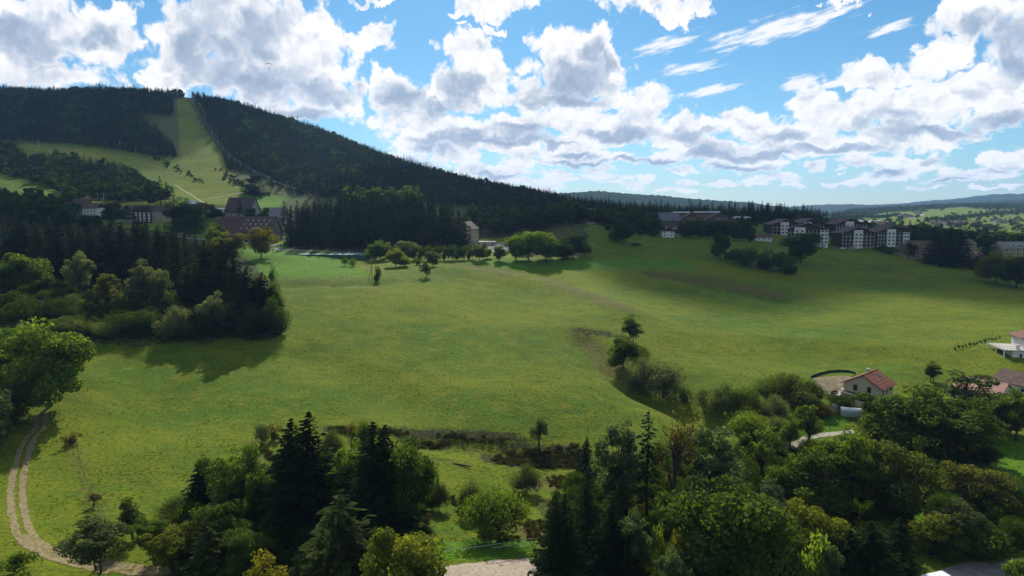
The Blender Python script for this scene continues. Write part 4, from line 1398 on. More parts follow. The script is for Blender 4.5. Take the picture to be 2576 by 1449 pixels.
def wood(name, label, X, Y, Z, picks, sx, sz, group, cat='forest'):
    n = len(X)
    me = bpy.data.meshes.new(name)
    me.vertices.add(n)
    me.vertices.foreach_set('co', np.stack([X, Y, Z], 1).astype(np.float32).ravel())
    a = me.attributes.new('pick', 'INT', 'POINT')
    a.data.foreach_set('value', np.asarray(picks, np.int32))
    a = me.attributes.new('rot', 'FLOAT_VECTOR', 'POINT')
    a.data.foreach_set('vector', np.stack([np.zeros(n), np.zeros(n), rng.random(n) * 6.28], 1).astype(np.float32).ravel())
    a = me.attributes.new('size', 'FLOAT_VECTOR', 'POINT')
    a.data.foreach_set('vector', np.stack([sx, sx, sz], 1).astype(np.float32).ravel())
    o = mesh_obj(name, me)
    md = o.modifiers.new('scatter', 'NODES')
    md.node_group = group
    return tag(o, label, cat, kind='stuff')


CF = proto_collection('far_trees', [('far_spruce', (0.015, 0.028, 0.011)), ('far_spruce', (0.024, 0.040, 0.014)), ('far_round', (0.034, 0.058, 0.013)), ('far_round', (0.052, 0.086, 0.015))])   # 0-3 dark, 4-7 green, 8-10 dark leafy, 11-13 leafy
GF = scatter_group(CF)


def mixed(X, Y, leafy):
    """which tree stands where: leafy trees come in patches"""
    p = hills(X, Y, 90, 4) * 0.5 + 0.5 + rng.normal(size=len(X)) * 0.16
    lf = p > (1 - leafy)
    k = np.where(rng.random(len(X)) < 0.6, rng.integers(0, 4, len(X)), rng.integers(4, 8, len(X)))
    r_ = np.where(rng.random(len(X)) < 0.6, rng.integers(8, 11, len(X)), rng.integers(11, 14, len(X)))
    return np.where(lf, r_, k), lf


def hill_wood(name, label, poly, spacing, seed, leafy=0.2, hmin=8, hmax=18, behind=None, ymin=300):
    X, Y, Z = fill(poly, spacing, seed, ymin)
    if behind:
        X2, Y2, Z2 = fill_plan(behind, spacing, seed + 50)
        X, Y, Z = np.concatenate([X, X2]), np.concatenate([Y, Y2]), np.concatenate([Z, Z2])
    k, lf = mixed(X, Y, leafy)
    hh = rng.uniform(hmin, hmax, len(X)) * np.where(lf, 0.8, 1.0) * (0.95 + 0.3 * hills(X, Y, 45, 9))
    sz = hh / np.where(lf, 12.0, 20.0)
    sx = np.where(lf, rng.uniform(0.75, 1.1, len(X)), rng.uniform(0.85, 1.25, len(X)) * np.maximum(sz, 0.7))
    return wood(name, label, X, Y, Z - 0.4, k, sx, sz, GF)


hill_wood('ski_hill_forest', 'dark spruce forest covering the hill left of the ski run',
          [(-300, 232), (100, 226), (250, 230), (380, 236), (432, 250), (438, 292), (380, 290), (330, 280), (385, 320), (428, 365), (450, 398), (400, 394), (300, 378), (180, 362), (0, 352), (-300, 350)], 5.6, 20, 0.26,
          behind=[(-250, 1440), (460, 1400), (460, 1470), (-250, 1500)])
hill_wood('ski_hill_forest', 'long dark spruce forest on the ridge right of the ski run',
          [(482, 247), (520, 252), (600, 272), (800, 335), (1000, 413), (1150, 456), (1300, 487), (1400, 504), (1400, 520), (1300, 525), (1100, 515), (1000, 508), (850, 500), (760, 492), (700, 470), (640, 440), (574, 428), (560, 385), (522, 325), (503, 275)], 6.0, 21, 0.20,
          behind=[(484, 1405), (700, 1400), (1000, 1345), (1400, 1245), (1420, 1330), (1000, 1430), (484, 1500)])
hill_wood('lower_forest', 'spruce and beech wood on the shoulder below the upper ski run',
          [(40, 402), (150, 396), (230, 414), (330, 434), (356, 455), (350, 468), (420, 480), (425, 500), (300, 510), (180, 505), (120, 470), (60, 455)], 6.2, 22, 0.4, 9, 17)
hill_wood('edge_forest', 'dark wood at the foot of the hill by the frame edge',
          [(-250, 365), (40, 372), (60, 400), (60, 450), (-20, 440), (-250, 440)], 6.5, 23, 0.35)

# ---------------------------------------------------------------- buildings
WHITE = mat('white_render', (0.62, 0.60, 0.55), 0.85, 0.2, 0.18, 0.6)
CREAM = mat('cream_render', (0.52, 0.43, 0.27), 0.85, 0.2, 0.15, 0.6)
SAND = mat('sand_stone', (0.34, 0.27, 0.18), 0.9, 0.1, 0.3, 0.8)
GREYW = mat('grey_render', (0.34, 0.32, 0.30), 0.9, 0.1, 0.25, 0.5)
TIMBER = mat('dark_timber', (0.060, 0.038, 0.026), 0.8, 0.2, 0.4, 1.5)
WOOD_ = mat('brown_timber', (0.135, 0.080, 0.046), 0.8, 0.2, 0.4, 1.5)
REDW = mat('red_timber', (0.115, 0.045, 0.032), 0.8, 0.2, 0.4, 1.5)
BROOF = mat('brown_roof', (0.105, 0.058, 0.050), 0.75, 0.2, 0.3, 0.7)
DROOF = mat('dark_roof', (0.075, 0.052, 0.046), 0.75, 0.2, 0.3, 0.7)
SLATE = mat('slate_roof', (0.10, 0.115, 0.135), 0.55, 0.4, 0.25, 0.7)
GROOF = mat('grey_roof', (0.20, 0.185, 0.175), 0.7, 0.3, 0.25, 0.7)
TILE = mat('red_tile', (0.300, 0.105, 0.065), 0.8, 0.2, 0.35, 2.2)
TILEB = mat('dark_red_tile', (0.175, 0.065, 0.048), 0.8, 0.2, 0.35, 2.2)
PINKT = mat('pink_tile', (0.42, 0.235, 0.175), 0.8, 0.2, 0.22, 1.5)
OLDT = mat('old_tile', (0.150, 0.100, 0.078), 0.85, 0.1, 0.4, 0.9)
METALR = mat('pale_metal_roof', (0.55, 0.56, 0.57), 0.5, 0.4, 0.15, 0.5)
GLASS = mat('window_glass', (0.018, 0.022, 0.028), 0.12, 0.5)
FRAMEW = mat('white_frame', (0.6, 0.6, 0.58), 0.6, 0.3)
FRAMED = mat('dark_frame', (0.05, 0.04, 0.035), 0.6, 0.3)
SKYL = mat('sky_reflection_glass', (0.35, 0.40, 0.46), 0.1, 0.8)  # pale base colour paints in the sky's reflection on the glass
CONC = mat('pale_concrete', (0.48, 0.46, 0.42), 0.9, 0.1, 0.2, 0.8)
STEEL = mat('galvanised_steel', (0.33, 0.34, 0.35), 0.5, 0.4, 0.15, 1.0)

_win = {}


def win(parent, face, a, z, w, h, at_=0.0, frame=None, name='window'):
    """one window: a frame with its pane, on a face of the parent's local box; at_ is that face's offset"""
    frame = frame or FRAMEW
    key = (round(w, 2), round(h, 2), frame.name)
    if key not in _win:
        fm = MB()
        t = min(0.12, w * 0.12)
        fm.box(-w / 2, w / 2, -0.07, 0.05, 0, t).box(-w / 2, w / 2, -0.07, 0.05, h - t, h).box(-w / 2, -w / 2 + t, -0.07, 0.05, t, h - t).box(w / 2 - t, w / 2, -0.07, 0.05, t, h - t)
        pm = MB().box(-w / 2 + t, w / 2 - t, -0.03, 0.04, t, h - t)
        _win[key] = (fm.mesh('window', frame), pm.mesh('pane', GLASS))
    o = bpy.data.objects.new(name, _win[key][0])
    link(o, parent)
    rz = {'-y': 0, '+x': R(90), '+y': R(180), '-x': R(-90)}[face]
    o.rotation_euler = (0, 0, rz)
    o.location = {'-y': (a, -at_, z), '+y': (a, at_, z), '+x': (at_, a, z), '-x': (-at_, a, z)}[face]
    link(bpy.data.objects.new('pane', _win[key][1]), o)
    return o


def roof_slabs(L, Wd, wh, rh, oh, th=0.22, cut=0.0):
    """two sloping slabs, ridge along x"""
    hw = Wd / 2
    sl = rh / hw
    ez = wh - oh * sl
    mb = MB()
    for s in (-1, 1):
        prof = [(0, wh + rh), (s * (hw + oh), ez), (s * (hw + oh), ez + th), (0, wh + rh + th * 1.05)]
        if s > 0:
            prof = prof[::-1]
        mb.prism(prof, 'x', -L / 2 - oh, L / 2 + oh)
    return mb


def gable(name, label, p, rot, L, Wd, wh, rh, wall, roof, oh=0.5, gable_mat=None, wins=(), chimney=None, cat='house', group=None, deep=3.0, frame=None, plinth=None):
    """house with its ridge along local x; wins = (face, along, sill, w, h)"""
    e = empty(name, p, R(rot))
    tag(e, label, cat, group)
    hw = Wd / 2
    mb = MB()
    if gable_mat is None:
        mb.prism([(-hw, -deep), (hw, -deep), (hw, wh - 0.02), (0, wh + rh - 0.03), (-hw, wh - 0.02)], 'x', -L / 2, L / 2)
    else:
        mb.box(-L / 2, L / 2, -hw, hw, -deep, wh - 0.02)
    mb.obj('wall', wall, e)
    if gable_mat is not None:
        MB().prism([(-hw + .01, wh - 0.3), (hw - .01, wh - 0.3), (hw - .01, wh - 0.04), (0, wh + rh - 0.05), (-hw + .01, wh - 0.04)], 'x', -L / 2 - 0.06, L / 2 + 0.06).obj('gable', gable_mat, e)
    rf = roof_slabs(L, Wd, wh, rh, oh).obj('roof', roof, e)
    if chimney:
        cx, cy = chimney
        zc = wh + rh * (1 - abs(cy) / hw)
        MB().box(cx - .35, cx + .35, cy - .35, cy + .35, zc - 0.5, zc + 1.0).box(cx - .42, cx + .42, cy - .42, cy + .42, zc + 1.0, zc + 1.12).obj('chimney', CONC, rf)
    if plinth:
        MB().box(-L / 2 - .05, L / 2 + .05, -hw - .05, hw + .05, -deep + .1, plinth[1]).obj('plinth', plinth[0], e)
    for (fc, a, z, w, h) in wins:
        win(e, fc, a, z, w, h, (L / 2 if 'x' in fc else hw) + 0.02 + (0.05 if gable_mat is not None and 'x' in fc and z + h > wh else 0), frame)
    return e


def rows(face, a0, a1, n, z0, dz, m, w, h):
    """a grid of windows"""
    return [(face, a0 + (a1 - a0) * i / max(1, n - 1), z0 + dz * j, w, h) for j in range(m) for i in range(n)]


# --- house with the red tiled roof beside the meadow
rr_, gg_ = Vector((0.743, 0.669, 0)), Vector((0.669, -0.743, 0))
HL, HW = 9.6, 10.6
corner = hit(2214, 1027)
hc = corner + rr_ * (HL / 2) - gg_ * (HW / 2)
hc.z = corner.z + 0.1
hw_ = HW / 2
red_house = empty('tiled_house', hc, math.atan2(rr_.y, rr_.x))
tag(red_house, 'cream house with red tiled gable roof and flat-roofed annex beside the meadow', 'house')
WH, RH = 5.7, 3.0
MB().prism([(-hw_, -3), (hw_, -3), (hw_, WH - .02), (0, WH + RH - .03), (-hw_, WH - .02)], 'x', -HL / 2, HL / 2).obj('wall', CREAM, red_house)
rf = roof_slabs(HL, HW, WH, RH, 0.7, 0.16).obj('roof', TILEB, red_house)
sl = RH / hw_
for s in (-1, 1):                              # tile courses, each lapping the one below, in slightly different firings
    ncs = 17
    run = (hw_ + 0.7)
    for i in range(ncs):
        y0, y1 = run * i / ncs, run * (i + 1) / ncs
        z0 = WH + RH + 0.18 - y0 * sl
        z1 = WH + RH + 0.18 - y1 * sl
        mbt = MB()
        x = -HL / 2 - 0.7
        while x < HL / 2 + 0.7 - 0.01:
            x2 = min(x + 0.52, HL / 2 + 0.7)
            k = random.uniform(0, 0.025)
            pr = [(s * y0, z0 + 0.01 + k), (s * (y1 + 0.03), z1 + 0.055 + k), (s * (y1 + 0.03), z1 + 0.015 + k), (s * y0, z0 - 0.03)]
            if s > 0:
                pr = pr[::-1]
            mbt.prism(pr, 'x', x + 0.01, x2 - 0.01)
            x = x2
        mbt.obj('tile_course', TILE if (i * 7 + (s > 0)) % 3 else TILEB, rf)
MB().box(-HL / 2 - .72, HL / 2 + .72, -.16, .16, WH + RH + .14, WH + RH + .30).obj('ridge_cap', TILE, rf)
MB().box(0.6, 1.3, 0.35, 1.05, WH + RH - .6, WH + RH + .9).box(.52, 1.38, .27, 1.13, WH + RH + .9, WH + RH + 1.02).obj('chimney', CONC, rf)
MB().prism([(-2.6, WH + RH + .33 - 2.6 * sl), (-1.5, WH + RH + .33 - 1.5 * sl), (-1.5, WH + RH + .26 - 1.5 * sl), (-2.6, WH + RH + .26 - 2.6 * sl)], 'x', 1.6, 2.5).obj('skylight', GLASS, rf)
ax = -HL / 2
MB().box(ax - 3.0, ax - .01, -hw_ + 0.4, hw_ - 0.6, -3, 3.0).obj('annex', CREAM, red_house)
an = MB().box(ax - 3.15, ax - .012, -hw_ + 0.25, hw_ - 0.45, 3.0, 3.18).obj('annex_roof', mat('bitumen', (0.06, 0.058, 0.055), 0.9, 0.1, 0.3, 1.0), red_house)
MB().box(ax - 3.2, ax - 3.05, -hw_ + .2, hw_ - .4, 3.0, 3.4).box(ax - 3.04, ax - .02, -hw_ + .2, -hw_ + .34, 3.0, 3.4).box(ax - 3.04, ax - .02, hw_ - .54, hw_ - .4, 3.0, 3.4).obj('parapet', CREAM, an)
win(red_house, '-x', 1.9, 3.75, 1.1, 1.75, HL / 2 + .02, FRAMED)
win(red_house, '-x', -2.0, 3.75, 1.1, 1.75, HL / 2 + .02, FRAMED)
for a, w in ((-2.6, 0.8), (1.2, 0.9), (3.6, 1.2)):
    win(red_house, '-x', a, 0.9, w, 1.5, HL / 2 + 3.02, FRAMED)
for a, z, w, h in ((-3.2, 3.4, .8, 1.4), (-0.4, 3.4, .7, 1.2), (2.6, 3.9, 2.0, .8), (-2.2, 0.7, 1.2, 2.0), (2.0, .7, 1.6, 1.4)):
    win(red_house, '-y', a, z, w, h, hw_ + .02, FRAMED)
MB().box(0.5, 1.5, -hw_ - .06, -hw_ + .02, -0.2, 2.0).obj('door', TIMBER, red_house)

# its garden: earth bank, netting, terrace, furniture, shed, tunnel greenhouse
SOIL = mat('raw_soil', (0.21, 0.17, 0.115), 0.95, 0.05, 0.5, 0.5, col2=(0.11, 0.10, 0.05), bump=0.6)
bank = [hit(u, v) for u, v in [(2043, 952), (2075, 948), (2110, 945), (2140, 948)]]
low = [hit(u, v) for u, v in [(2062, 992), (2085, 992), (2110, 985), (2140, 982)]]
bv, bf = [], []
for j in range(9):
    f = j / 8
    for i in range(13):
        t = i / 12 * 3
        k = min(2, int(t))
        a = bank[k].lerp(bank[k + 1], t - k)
        c = low[k].lerp(low[k + 1], t - k)
        p = a.lerp(c, f)
        bv.append((p.x + random.uniform(-.2, .2), p.y, gz1(p.x, p.y) + 0.10 + 0.5 * math.sin(f * math.pi) * random.uniform(.7, 1.2)))
for j in range(8):
    for i in range(12):
        q_ = j * 13 + i
        bf.append((q_, q_ + 13, q_ + 14, q_ + 1))
tag(mesh_obj('earth_bank', pydata('earth_bank', bv, bf, SOIL, True)), kind='structure')
NET = mat('green_netting', (0.010, 0.060, 0.042), 0.8, 0.1, 0.4, 2.0)
net = empty('windbreak_netting', hit(2090, 940))
tag(net, 'dark green netting along the top of the earth bank', 'netting')
npx = [hit(u, v) for u, v in [(2040, 952), (2060, 944), (2085, 938), (2110, 936), (2135, 937), (2152, 943)]]
nm = MB()
for a, c in zip(npx[:-1], npx[1:]):
    a, c = a - net.location, c - net.location
    nm.poly([a, c, c + Vector((0, 0.05, .8)), a + Vector((0, 0.05, .8))], [(0, 1, 2, 3)])
    nm.poly([a + Vector((0, .1, 0)), c + Vector((0, .1, 0)), c + Vector((0, 0.15, .8)), a + Vector((0, 0.15, .8))], [(0, 3, 2, 1)])
nm.obj('net', NET, net)
for a in npx:
    a = a - net.location
    MB().tube([a + Vector((0, .07, -.3)), a + Vector((0, .07, 1.0))], 0.05, 5).obj('post', TIMBER, net)
tp = hit(2118, 990)
terr = empty('garden_terrace', tp, R(42))
tag(terr, 'pale paved terrace beside the annex of the red-roofed house', 'terrace')
tz = 0.25
for i in range(5):
    for j in range(3):
        MB().box(-4 + i * 1.6, -4 + i * 1.6 + 1.56, -2.2 + j * 1.5, -2.2 + j * 1.5 + 1.46, -1.2, tz + random.uniform(0, .01)).obj('slab', CONC, terr)
RM = terr.matrix_basis.copy() if False else Matrix.Translation(tp) @ Matrix.Rotation(R(42), 4, 'Z')
sofa_m = mat('garden_wicker', (0.075, 0.035, 0.030), 0.8, 0.2, 0.3, 3)
so = empty('garden_sofa', RM @ Vector((-2.6, 1.2, tz + .02)), R(42))
tag(so, 'low dark red garden sofa on the pale terrace', 'sofa')
MB().box(-1.6, 1.6, -.45, .45, 0, .4).obj('seat', sofa_m, so)
MB().box(-1.6, 1.6, .3, .5, .4, .85).obj('backrest', sofa_m, so)
for sgn in (-1, 1):
    MB().box(sgn * 1.6 - .12, sgn * 1.6 + .12, -.45, .29, .41, .65).obj('armrest', sofa_m, so)
pa = empty('closed_parasol', RM @ Vector((0.6, 1.0, tz + .02)))
tag(pa, 'closed grey-white parasol standing on the pale terrace', 'parasol')
MB().tube([(0, 0, 0), (0, 0, 2.5)], .04, 6).obj('pole', STEEL, pa)
MB().tube([(0, 0, .8), (0, 0, 1.3), (0, 0, 2.45)], [.42, .36, .05], 8).obj('canopy', WHITE, pa, True)
MB().tube([(0, 0, 0), (0, 0, .1)], .35, 8).obj('base', CONC, pa)
tb = empty('garden_table', RM @ Vector((2.6, .6, tz + .02)), R(42))
tag(tb, 'white covered table at the end of the pale terrace', 'table')
MB().box(-1, 1, -.5, .5, .68, .74).obj('tabletop', WHITE, tb)
for sx in (-1, 1):
    for sy in (-1, 1):
        MB().box(sx * .9 - .05, sx * .9 + .05, sy * .42 - .05, sy * .42 + .05, 0, .68).obj('leg', WHITE, tb)
gable('garden_shed', 'little pale garden shed left of the tunnel greenhouse', hit(2097, 1036), 35, 2.4, 2.0, 1.7, 0.6, mat('shed_wood', (0.40, 0.40, 0.38), .8, .2, .2, 2), GROOF, 0.15, cat='shed', deep=.4, wins=[('-y', 0.4, .7, .6, .6)])
gh = empty('tunnel_greenhouse', hit(2141, 1043), R(-18))
tag(gh, 'white and green plastic tunnel greenhouse in the garden', 'greenhouse')
FILM = mat('white_film', (0.70, 0.72, 0.72), 0.35, 0.4, 0.1, 1)
FILMG = mat('green_film', (0.30, 0.42, 0.36), 0.35, 0.4, 0.25, 2)
GLn, GR_ = 5.6, 1.45
arc = [(GR_ * math.cos(t), 0.35 + (GR_ + .25) * math.sin(t)) for t in np.linspace(0, math.pi, 13)]
gm, gm2 = MB(), MB()
for i in range(12):
    (y0, z0), (y1, z1) = arc[i], arc[i + 1]
    (gm if 3 <= i <= 8 else gm2).poly([(-GLn / 2, y0, z0), (GLn / 2, y0, z0), (GLn / 2, y1, z1), (-GLn / 2, y1, z1)], [(0, 1, 2, 3)])
gm.obj('top_film', FILM, gh, True)
for s in (-1, 1):
    gm2.poly([(s * GLn / 2, y, z) for y, z in arc], [tuple(range(13)) if s > 0 else tuple(range(13))[::-1]])
gm2.box(-GLn / 2, GLn / 2, -GR_ - .02, -GR_ + .03, -.3, .37).box(-GLn / 2, GLn / 2, GR_ - .03, GR_ + .02, -.3, .37)
gm2.obj('side_film', FILMG, gh)
for i in range(6):
    x = -GLn / 2 + GLn * i / 5
    MB().tube([(x, y * 1.01, z * 1.01) for y, z in arc], .03, 4).obj('hoop', STEEL, gh)
MB().box(GLn / 2 + .01, GLn / 2 + .06, -.45, .45, 0, 1.6).obj('door', FILM, gh)

# --- pink-roofed houses and the big house at the right edge
gable('tiled_house', 'white bungalow with pale pink tiled roof behind the see-through tree', hit(2470, 1000) + Vector((0, 0, 0)), -52, 12, 10.5, 2.9, 2.6, WHITE, PINKT, 0.6,
      wins=[('+x', -2.4, 0.9, 1.3, 1.3), ('+x', 2.2, 0.9, 1.3, 1.3), ('-y', -3.2, .9, 2.2, 1.3), ('-y', 1.5, .2, 1.6, 2.1)], chimney=(2, 1.5))
gable('tiled_house', 'white gabled house cut by the frame beside the pink-roofed bungalow', hit(2575, 985), -62, 12, 10, 3.0, 2.8, WHITE, OLDT, 0.6, wins=[('+x', -2, 0.9, 1.3, 1.3), ('+x', 2, 3.2, 1.0, 1.0), ('-y', 2, .9, 1.2, 1.3), ('-y', -2, .9, 1.2, 1.3)])
vp = hit(2512, 915)
big = empty('terraced_villa', vp + Vector((17.0, 7.0, 0)), R(-12))
big.scale = (1, 1, 1.22)
tag(big, 'large pale villa with roof terrace and red hipped roof at the right edge', 'house')
MB().box(-9, 12, -5.5, 6, -3, 3.1).obj('wall', WHITE, big)
MB().box(-4.5, 12, -2.6, 6, 3.3, 6.2).obj('upper_wall', WHITE, big)
sl_ = MB().box(-12.0, 12.2, -6.0, 6.2, 3.1, 3.3).obj('terrace_slab', CONC, big)
hipr = MB()
hipr.poly([(-5.4, -3.5, 6.2), (13, -3.5, 6.2), (13, 6.9, 6.2), (-5.4, 6.9, 6.2), (-0.2, 1.7, 8.8), (9, 1.7, 8.8), (-5.4, -3.5, 6.05), (13, -3.5, 6.05), (13, 6.9, 6.05), (-5.4, 6.9, 6.05)],
          [(0, 1, 5, 4), (1, 2, 5), (2, 3, 4, 5), (3, 0, 4), (6, 9, 8, 7), (0, 6, 7, 1), (1, 7, 8, 2), (2, 8, 9, 3), (3, 9, 6, 0)])
hr = hipr.obj('roof', TILEB, big)
for i in range(12):
    f = i / 12
    x0, x1 = -5.4 + 5.2 * f, 13 - 4 * f
    z = 6.2 + 2.6 * f
    y = -3.5 + 5.2 * f
    MB().prism([(y - .05, z + .02), (y + .42, z + .26), (y + .42, z + .2), (y - .05, z - .04)][::-1], 'x', x0 + .1, x1 - .1).obj('tile_course', TILE if i % 2 else TILEB, hr)
for a, z, w, h in ((-6.5, 0.9, 1.1, 1.5), (-6.5, -1.6, 1.1, 1.1), (-1, .9, 1.6, 1.5), (4, .9, 1.6, 1.5)):
    win(big, '-y', a, z, w, h, 5.52)
for a, w in ((-1.6, 2.6), (3.5, 2.6), (8, 2.0)):
    win(big, '-y', a, 3.4, w, 2.2, 2.62, FRAMED)
rl = MB()
for x in np.linspace(-11.9, 12.1, 25):
    rl.box(x - .025, x + .025, -5.95, -5.9, 3.3, 4.3)
for y in np.linspace(-5.9, 6.1, 12):
    rl.box(-11.95, -11.9, y - .025, y + .025, 3.3, 4.3)
for z in (3.75, 4.28):
    rl.box(-11.96, 12.1, -5.96, -5.9, z, z + .05).box(-11.96, -11.9, -5.89, 6.1, z, z + .05)
rl.obj('railing', STEEL, sl_)
for x, y in ((-11.6, -5.6), (-11.6, 5.8), (-11.6, 0)):
    MB().box(x - .15, x + .15, y - .15, y + .15, -3, 3.09).obj('pillar', WHITE, big)
MB().box(-12.0, -9.02, -5.8, 6.0, -0.2, 0).obj('balcony', CONC, big)
MB().box(-7.6, -6.6, -4.6, -4.0, 3.31, 4.7).obj('planter', WHITE, big)

# --- the big hall with skylights below the ski run
hp = at(627, 527)
hall = empty('gabled_hall', hp, R(-3))
tag(hall, 'huge hall with a steep red-brown roof full of skylights', 'building')
L_, W_, wh_, rh_ = 43.0, 24.0, 5.5, 14.0
MB().prism([(-12, -5), (12, -5), (12, wh_ - .02), (0, wh_ + rh_ - .05), (-12, wh_ - .02)], 'x', -L_ / 2, L_ / 2).obj('wall', GREYW, hall)
hrf = roof_slabs(L_, W_, wh_, rh_, 0.9, 0.35).obj('roof', BROOF, hall)
slp = rh_ / 12
for k in range(20):                            # standing seams
    x = -L_ / 2 - .6 + (L_ + 1.2) * k / 19
    MB().prism([(0, wh_ + rh_ + .36), (-12.8, wh_ + rh_ + .36 - 12.8 * slp), (-12.8, wh_ + rh_ + .46 - 12.8 * slp), (0, wh_ + rh_ + .46)], 'x', x - .06, x + .06).obj('seam', BROOF, hrf)
for row, (yy, xs) in enumerate([(2.2, (1, 5.2, 9.4, 13.6, 17.8)), (4.6, (-0.5, 3.7, 7.9, 12.1, 16.3)), (7.2, (-18.5, -14, -9.5, -2.2, 2.0, 6.2, 10.4, 14.8)), (9.6, (-15, -11)), (2.2, (-10, -15))]):
    for x in xs:
        MB().prism([(-yy, wh_ + rh_ + .5 - yy * slp), (-yy - .7, wh_ + rh_ + .5 - (yy + .7) * slp), (-yy - .7, wh_ + rh_ + .3 - (yy + .7) * slp), (-yy, wh_ + rh_ + .3 - yy * slp)][::-1], 'x', x - .5, x + .5).obj('skylight', SKYL if (x > -3 or x < -18) else GLASS, hrf)  # pale panes carry a painted sky reflection, the others stay dark glass
for a, z, w, h in [(x, 0.6, 2.2, 2.2) for x in np.linspace(-18, 16, 9)] + [(x, 3.3, 2.2, 1.5) for x in np.linspace(-18, 16, 9)]:
    win(hall, '-y', a, z, w, h, 12.02, FRAMED)
MB().box(-L_ / 2, L_ / 2, -13.6, -12.01, 2.9, 3.1).obj('balcony', WHITE, hall)
for a, z, h in [(-8, 0.5, 2), (-5, .5, 6), (-2, .5, 10), (1, .5, 10), (4, .5, 7), (7, .5, 3)]:
    win(hall, '+x', a, z, 1.0, h, L_ / 2 + .02, FRAMED)
for x in (-6, -4.6):
    MB().tube([(x, 1, wh_ + rh_ - 1), (x, 1, wh_ + rh_ + 1.4)], .35, 8).obj('vent', STEEL, hrf)

gable('apartment_block', 'tall block with steep brown roof behind the big hall', at(612, 640), -4, 24, 22, 8, 13, GREYW, DROOF, .8, cat='building', wins=rows('-y', -9, 9, 6, 1, 3, 2, 1.4, 1.4))
gable('apartment_block', 'grey-brown roofed block between the hall and the plantation', at(694, 625), 12, 17, 16, 6, 9, GREYW, GROOF, .6, cat='building', wins=rows('-y', -6, 6, 4, 1, 3, 2, 1.3, 1.3))
gable('ski_shop', 'low white building with flat metal roof at the ski station', at(567, 700), 0, 14, 9, 4, .8, WHITE, METALR, .4, cat='building', wins=rows('-y', -5, 5, 4, 1, 3, 1, 1.6, 1.4))
gable('lift_station', 'small blue-grey lift station with pointed roof at the foot of the run', at(484, 760), 10, 9, 8, 3, 3.5, SLATE, METALR, .4, cat='building', wins=rows('-y', -3, 3, 2, 1, 3, 1, 1.6, 1.4))
gable('ski_hut', 'little brown hut right of the lift station', at(505, 755), -8, 7, 6, 2.6, 2, WOOD_, DROOF, .4, cat='hut', wins=rows('-y', -2, 2, 2, 1, 3, 1, 1.0, 1.0))
gable('ski_hut', 'second brown hut nearer the spruce at the ski station', at(528, 742), 5, 8, 6, 2.6, 2, REDW, DROOF, .4, cat='hut', wins=rows('-y', -2, 2, 2, 1, 3, 1, 1.0, 1.0))
# gabled holiday row at the left
gr = empty('gabled_row', at(376, 598), R(2))
tag(gr, 'row of cream and red-brown holiday flats with four pointed gables', 'building')
MB().box(-20, 20, -6, 6, -5, 10.5).obj('wall', mat('tan_render', (0.36, 0.29, 0.20), .9, .1, .2, .5), gr)
MB().box(-20.1, -8, -6.25, 5, 3, 10.6).obj('timber_front', REDW, gr)
roof_slabs(40, 12, 10.5, 4.0, .6).obj('roof', DROOF, gr)
for i, (x, w, hgt) in enumerate([(-14.5, 9.5, 4.6), (-7.3, 3.4, 4.4), (-3.8, 3.4, 4.4), (-.3, 3.4, 4.4), (3.6, 3.4, 4.4)]):
    dm = empty('dormer', (0, 0, 0)) if False else None
    g_ = MB().prism([(x - w / 2, 4 if i == 0 else 0), (x + w / 2, 4 if i == 0 else 0), (x + w / 2, 10.3), (x, 10.3 + hgt - .3), (x - w / 2, 10.3)], 'y', -7.6, -3).obj('gable', REDW if i == 0 else TIMBER, gr)
    rm = MB()
    for s in (-1, 1):
        pr = [(x, 10.4 + hgt), (x + s * (w / 2 + .35), 10.1), (x + s * (w / 2 + .35), 10.35), (x, 10.7 + hgt)]
        rm.prism(pr if s > 0 else pr[::-1], 'y', -8.0, 1)
    rm.obj('gable_roof', DROOF, g_)
    if i:
        MB().box(x - .9, x + .9, -7.75, -7.61, 1, 9).obj('white_panel', WHITE, g_)
        for z in (1.6, 4.4, 7.2):
            win(gr, '-y', x, z, .9, 1.2, 7.77, FRAMED)
for a, z, w, h in [(x, z, 1.2, 1.3) for x in (-17.5, -14.5, -11.5) for z in (5, 8)] + [(x, z, 1.1, 1.3) for x in (8, 12.5, 17.5) for z in (2, 5, 8)]:
    win(gr, '-y', a, z, w, h, 7.62 if a < -9 and abs(a + 14.5) < 4 else 6.27)
MB().box(14, 14.8, -1, -.2, 13, 15.6).obj('chimney', CONC, gr)
gable('chalet', 'brown-roofed chalet with white balcony at the far left village', at(238, 655), -8, 15, 12, 8.5, 4.2, WHITE, BROOF, .8, TIMBER, rows('-y', -5, 5, 4, 1.2, 3, 3, 1.4, 1.5), (2, 2))
gable('chalet', 'chalet with a steep brown roof left of the white-balconied one', at(208, 668), 20, 13, 12, 9, 5.5, SAND, BROOF, .8, TIMBER, rows('-y', -4, 4, 3, 1.2, 3, 3, 1.2, 1.4), cat='house')
# cream block beside the plantation
gable('apartment_block', 'tall cream block with balconies at the right end of the plantation', at(1176, 520), 70, 13, 13, 12.5, 5.0, CREAM, BROOF, .7, None, [('-x', a, z, 2.2, 1.5) for a in (-4.5, -1.2, 2.2) for z in (1.2, 4.2, 7.2, 10.2, 13)] + [('-y', a, z, 1.2, 1.4) for a in (-3, 3) for z in (2, 5, 8)], cat='building')
gable('garage', 'low flat cream building beside the cream block', at(1222, 512), 0, 15, 7, 2.6, .5, CREAM, GROOF, .3, cat='building', wins=rows('-y', -5, 5, 3, .6, 3, 1, 2.2, 1.4))


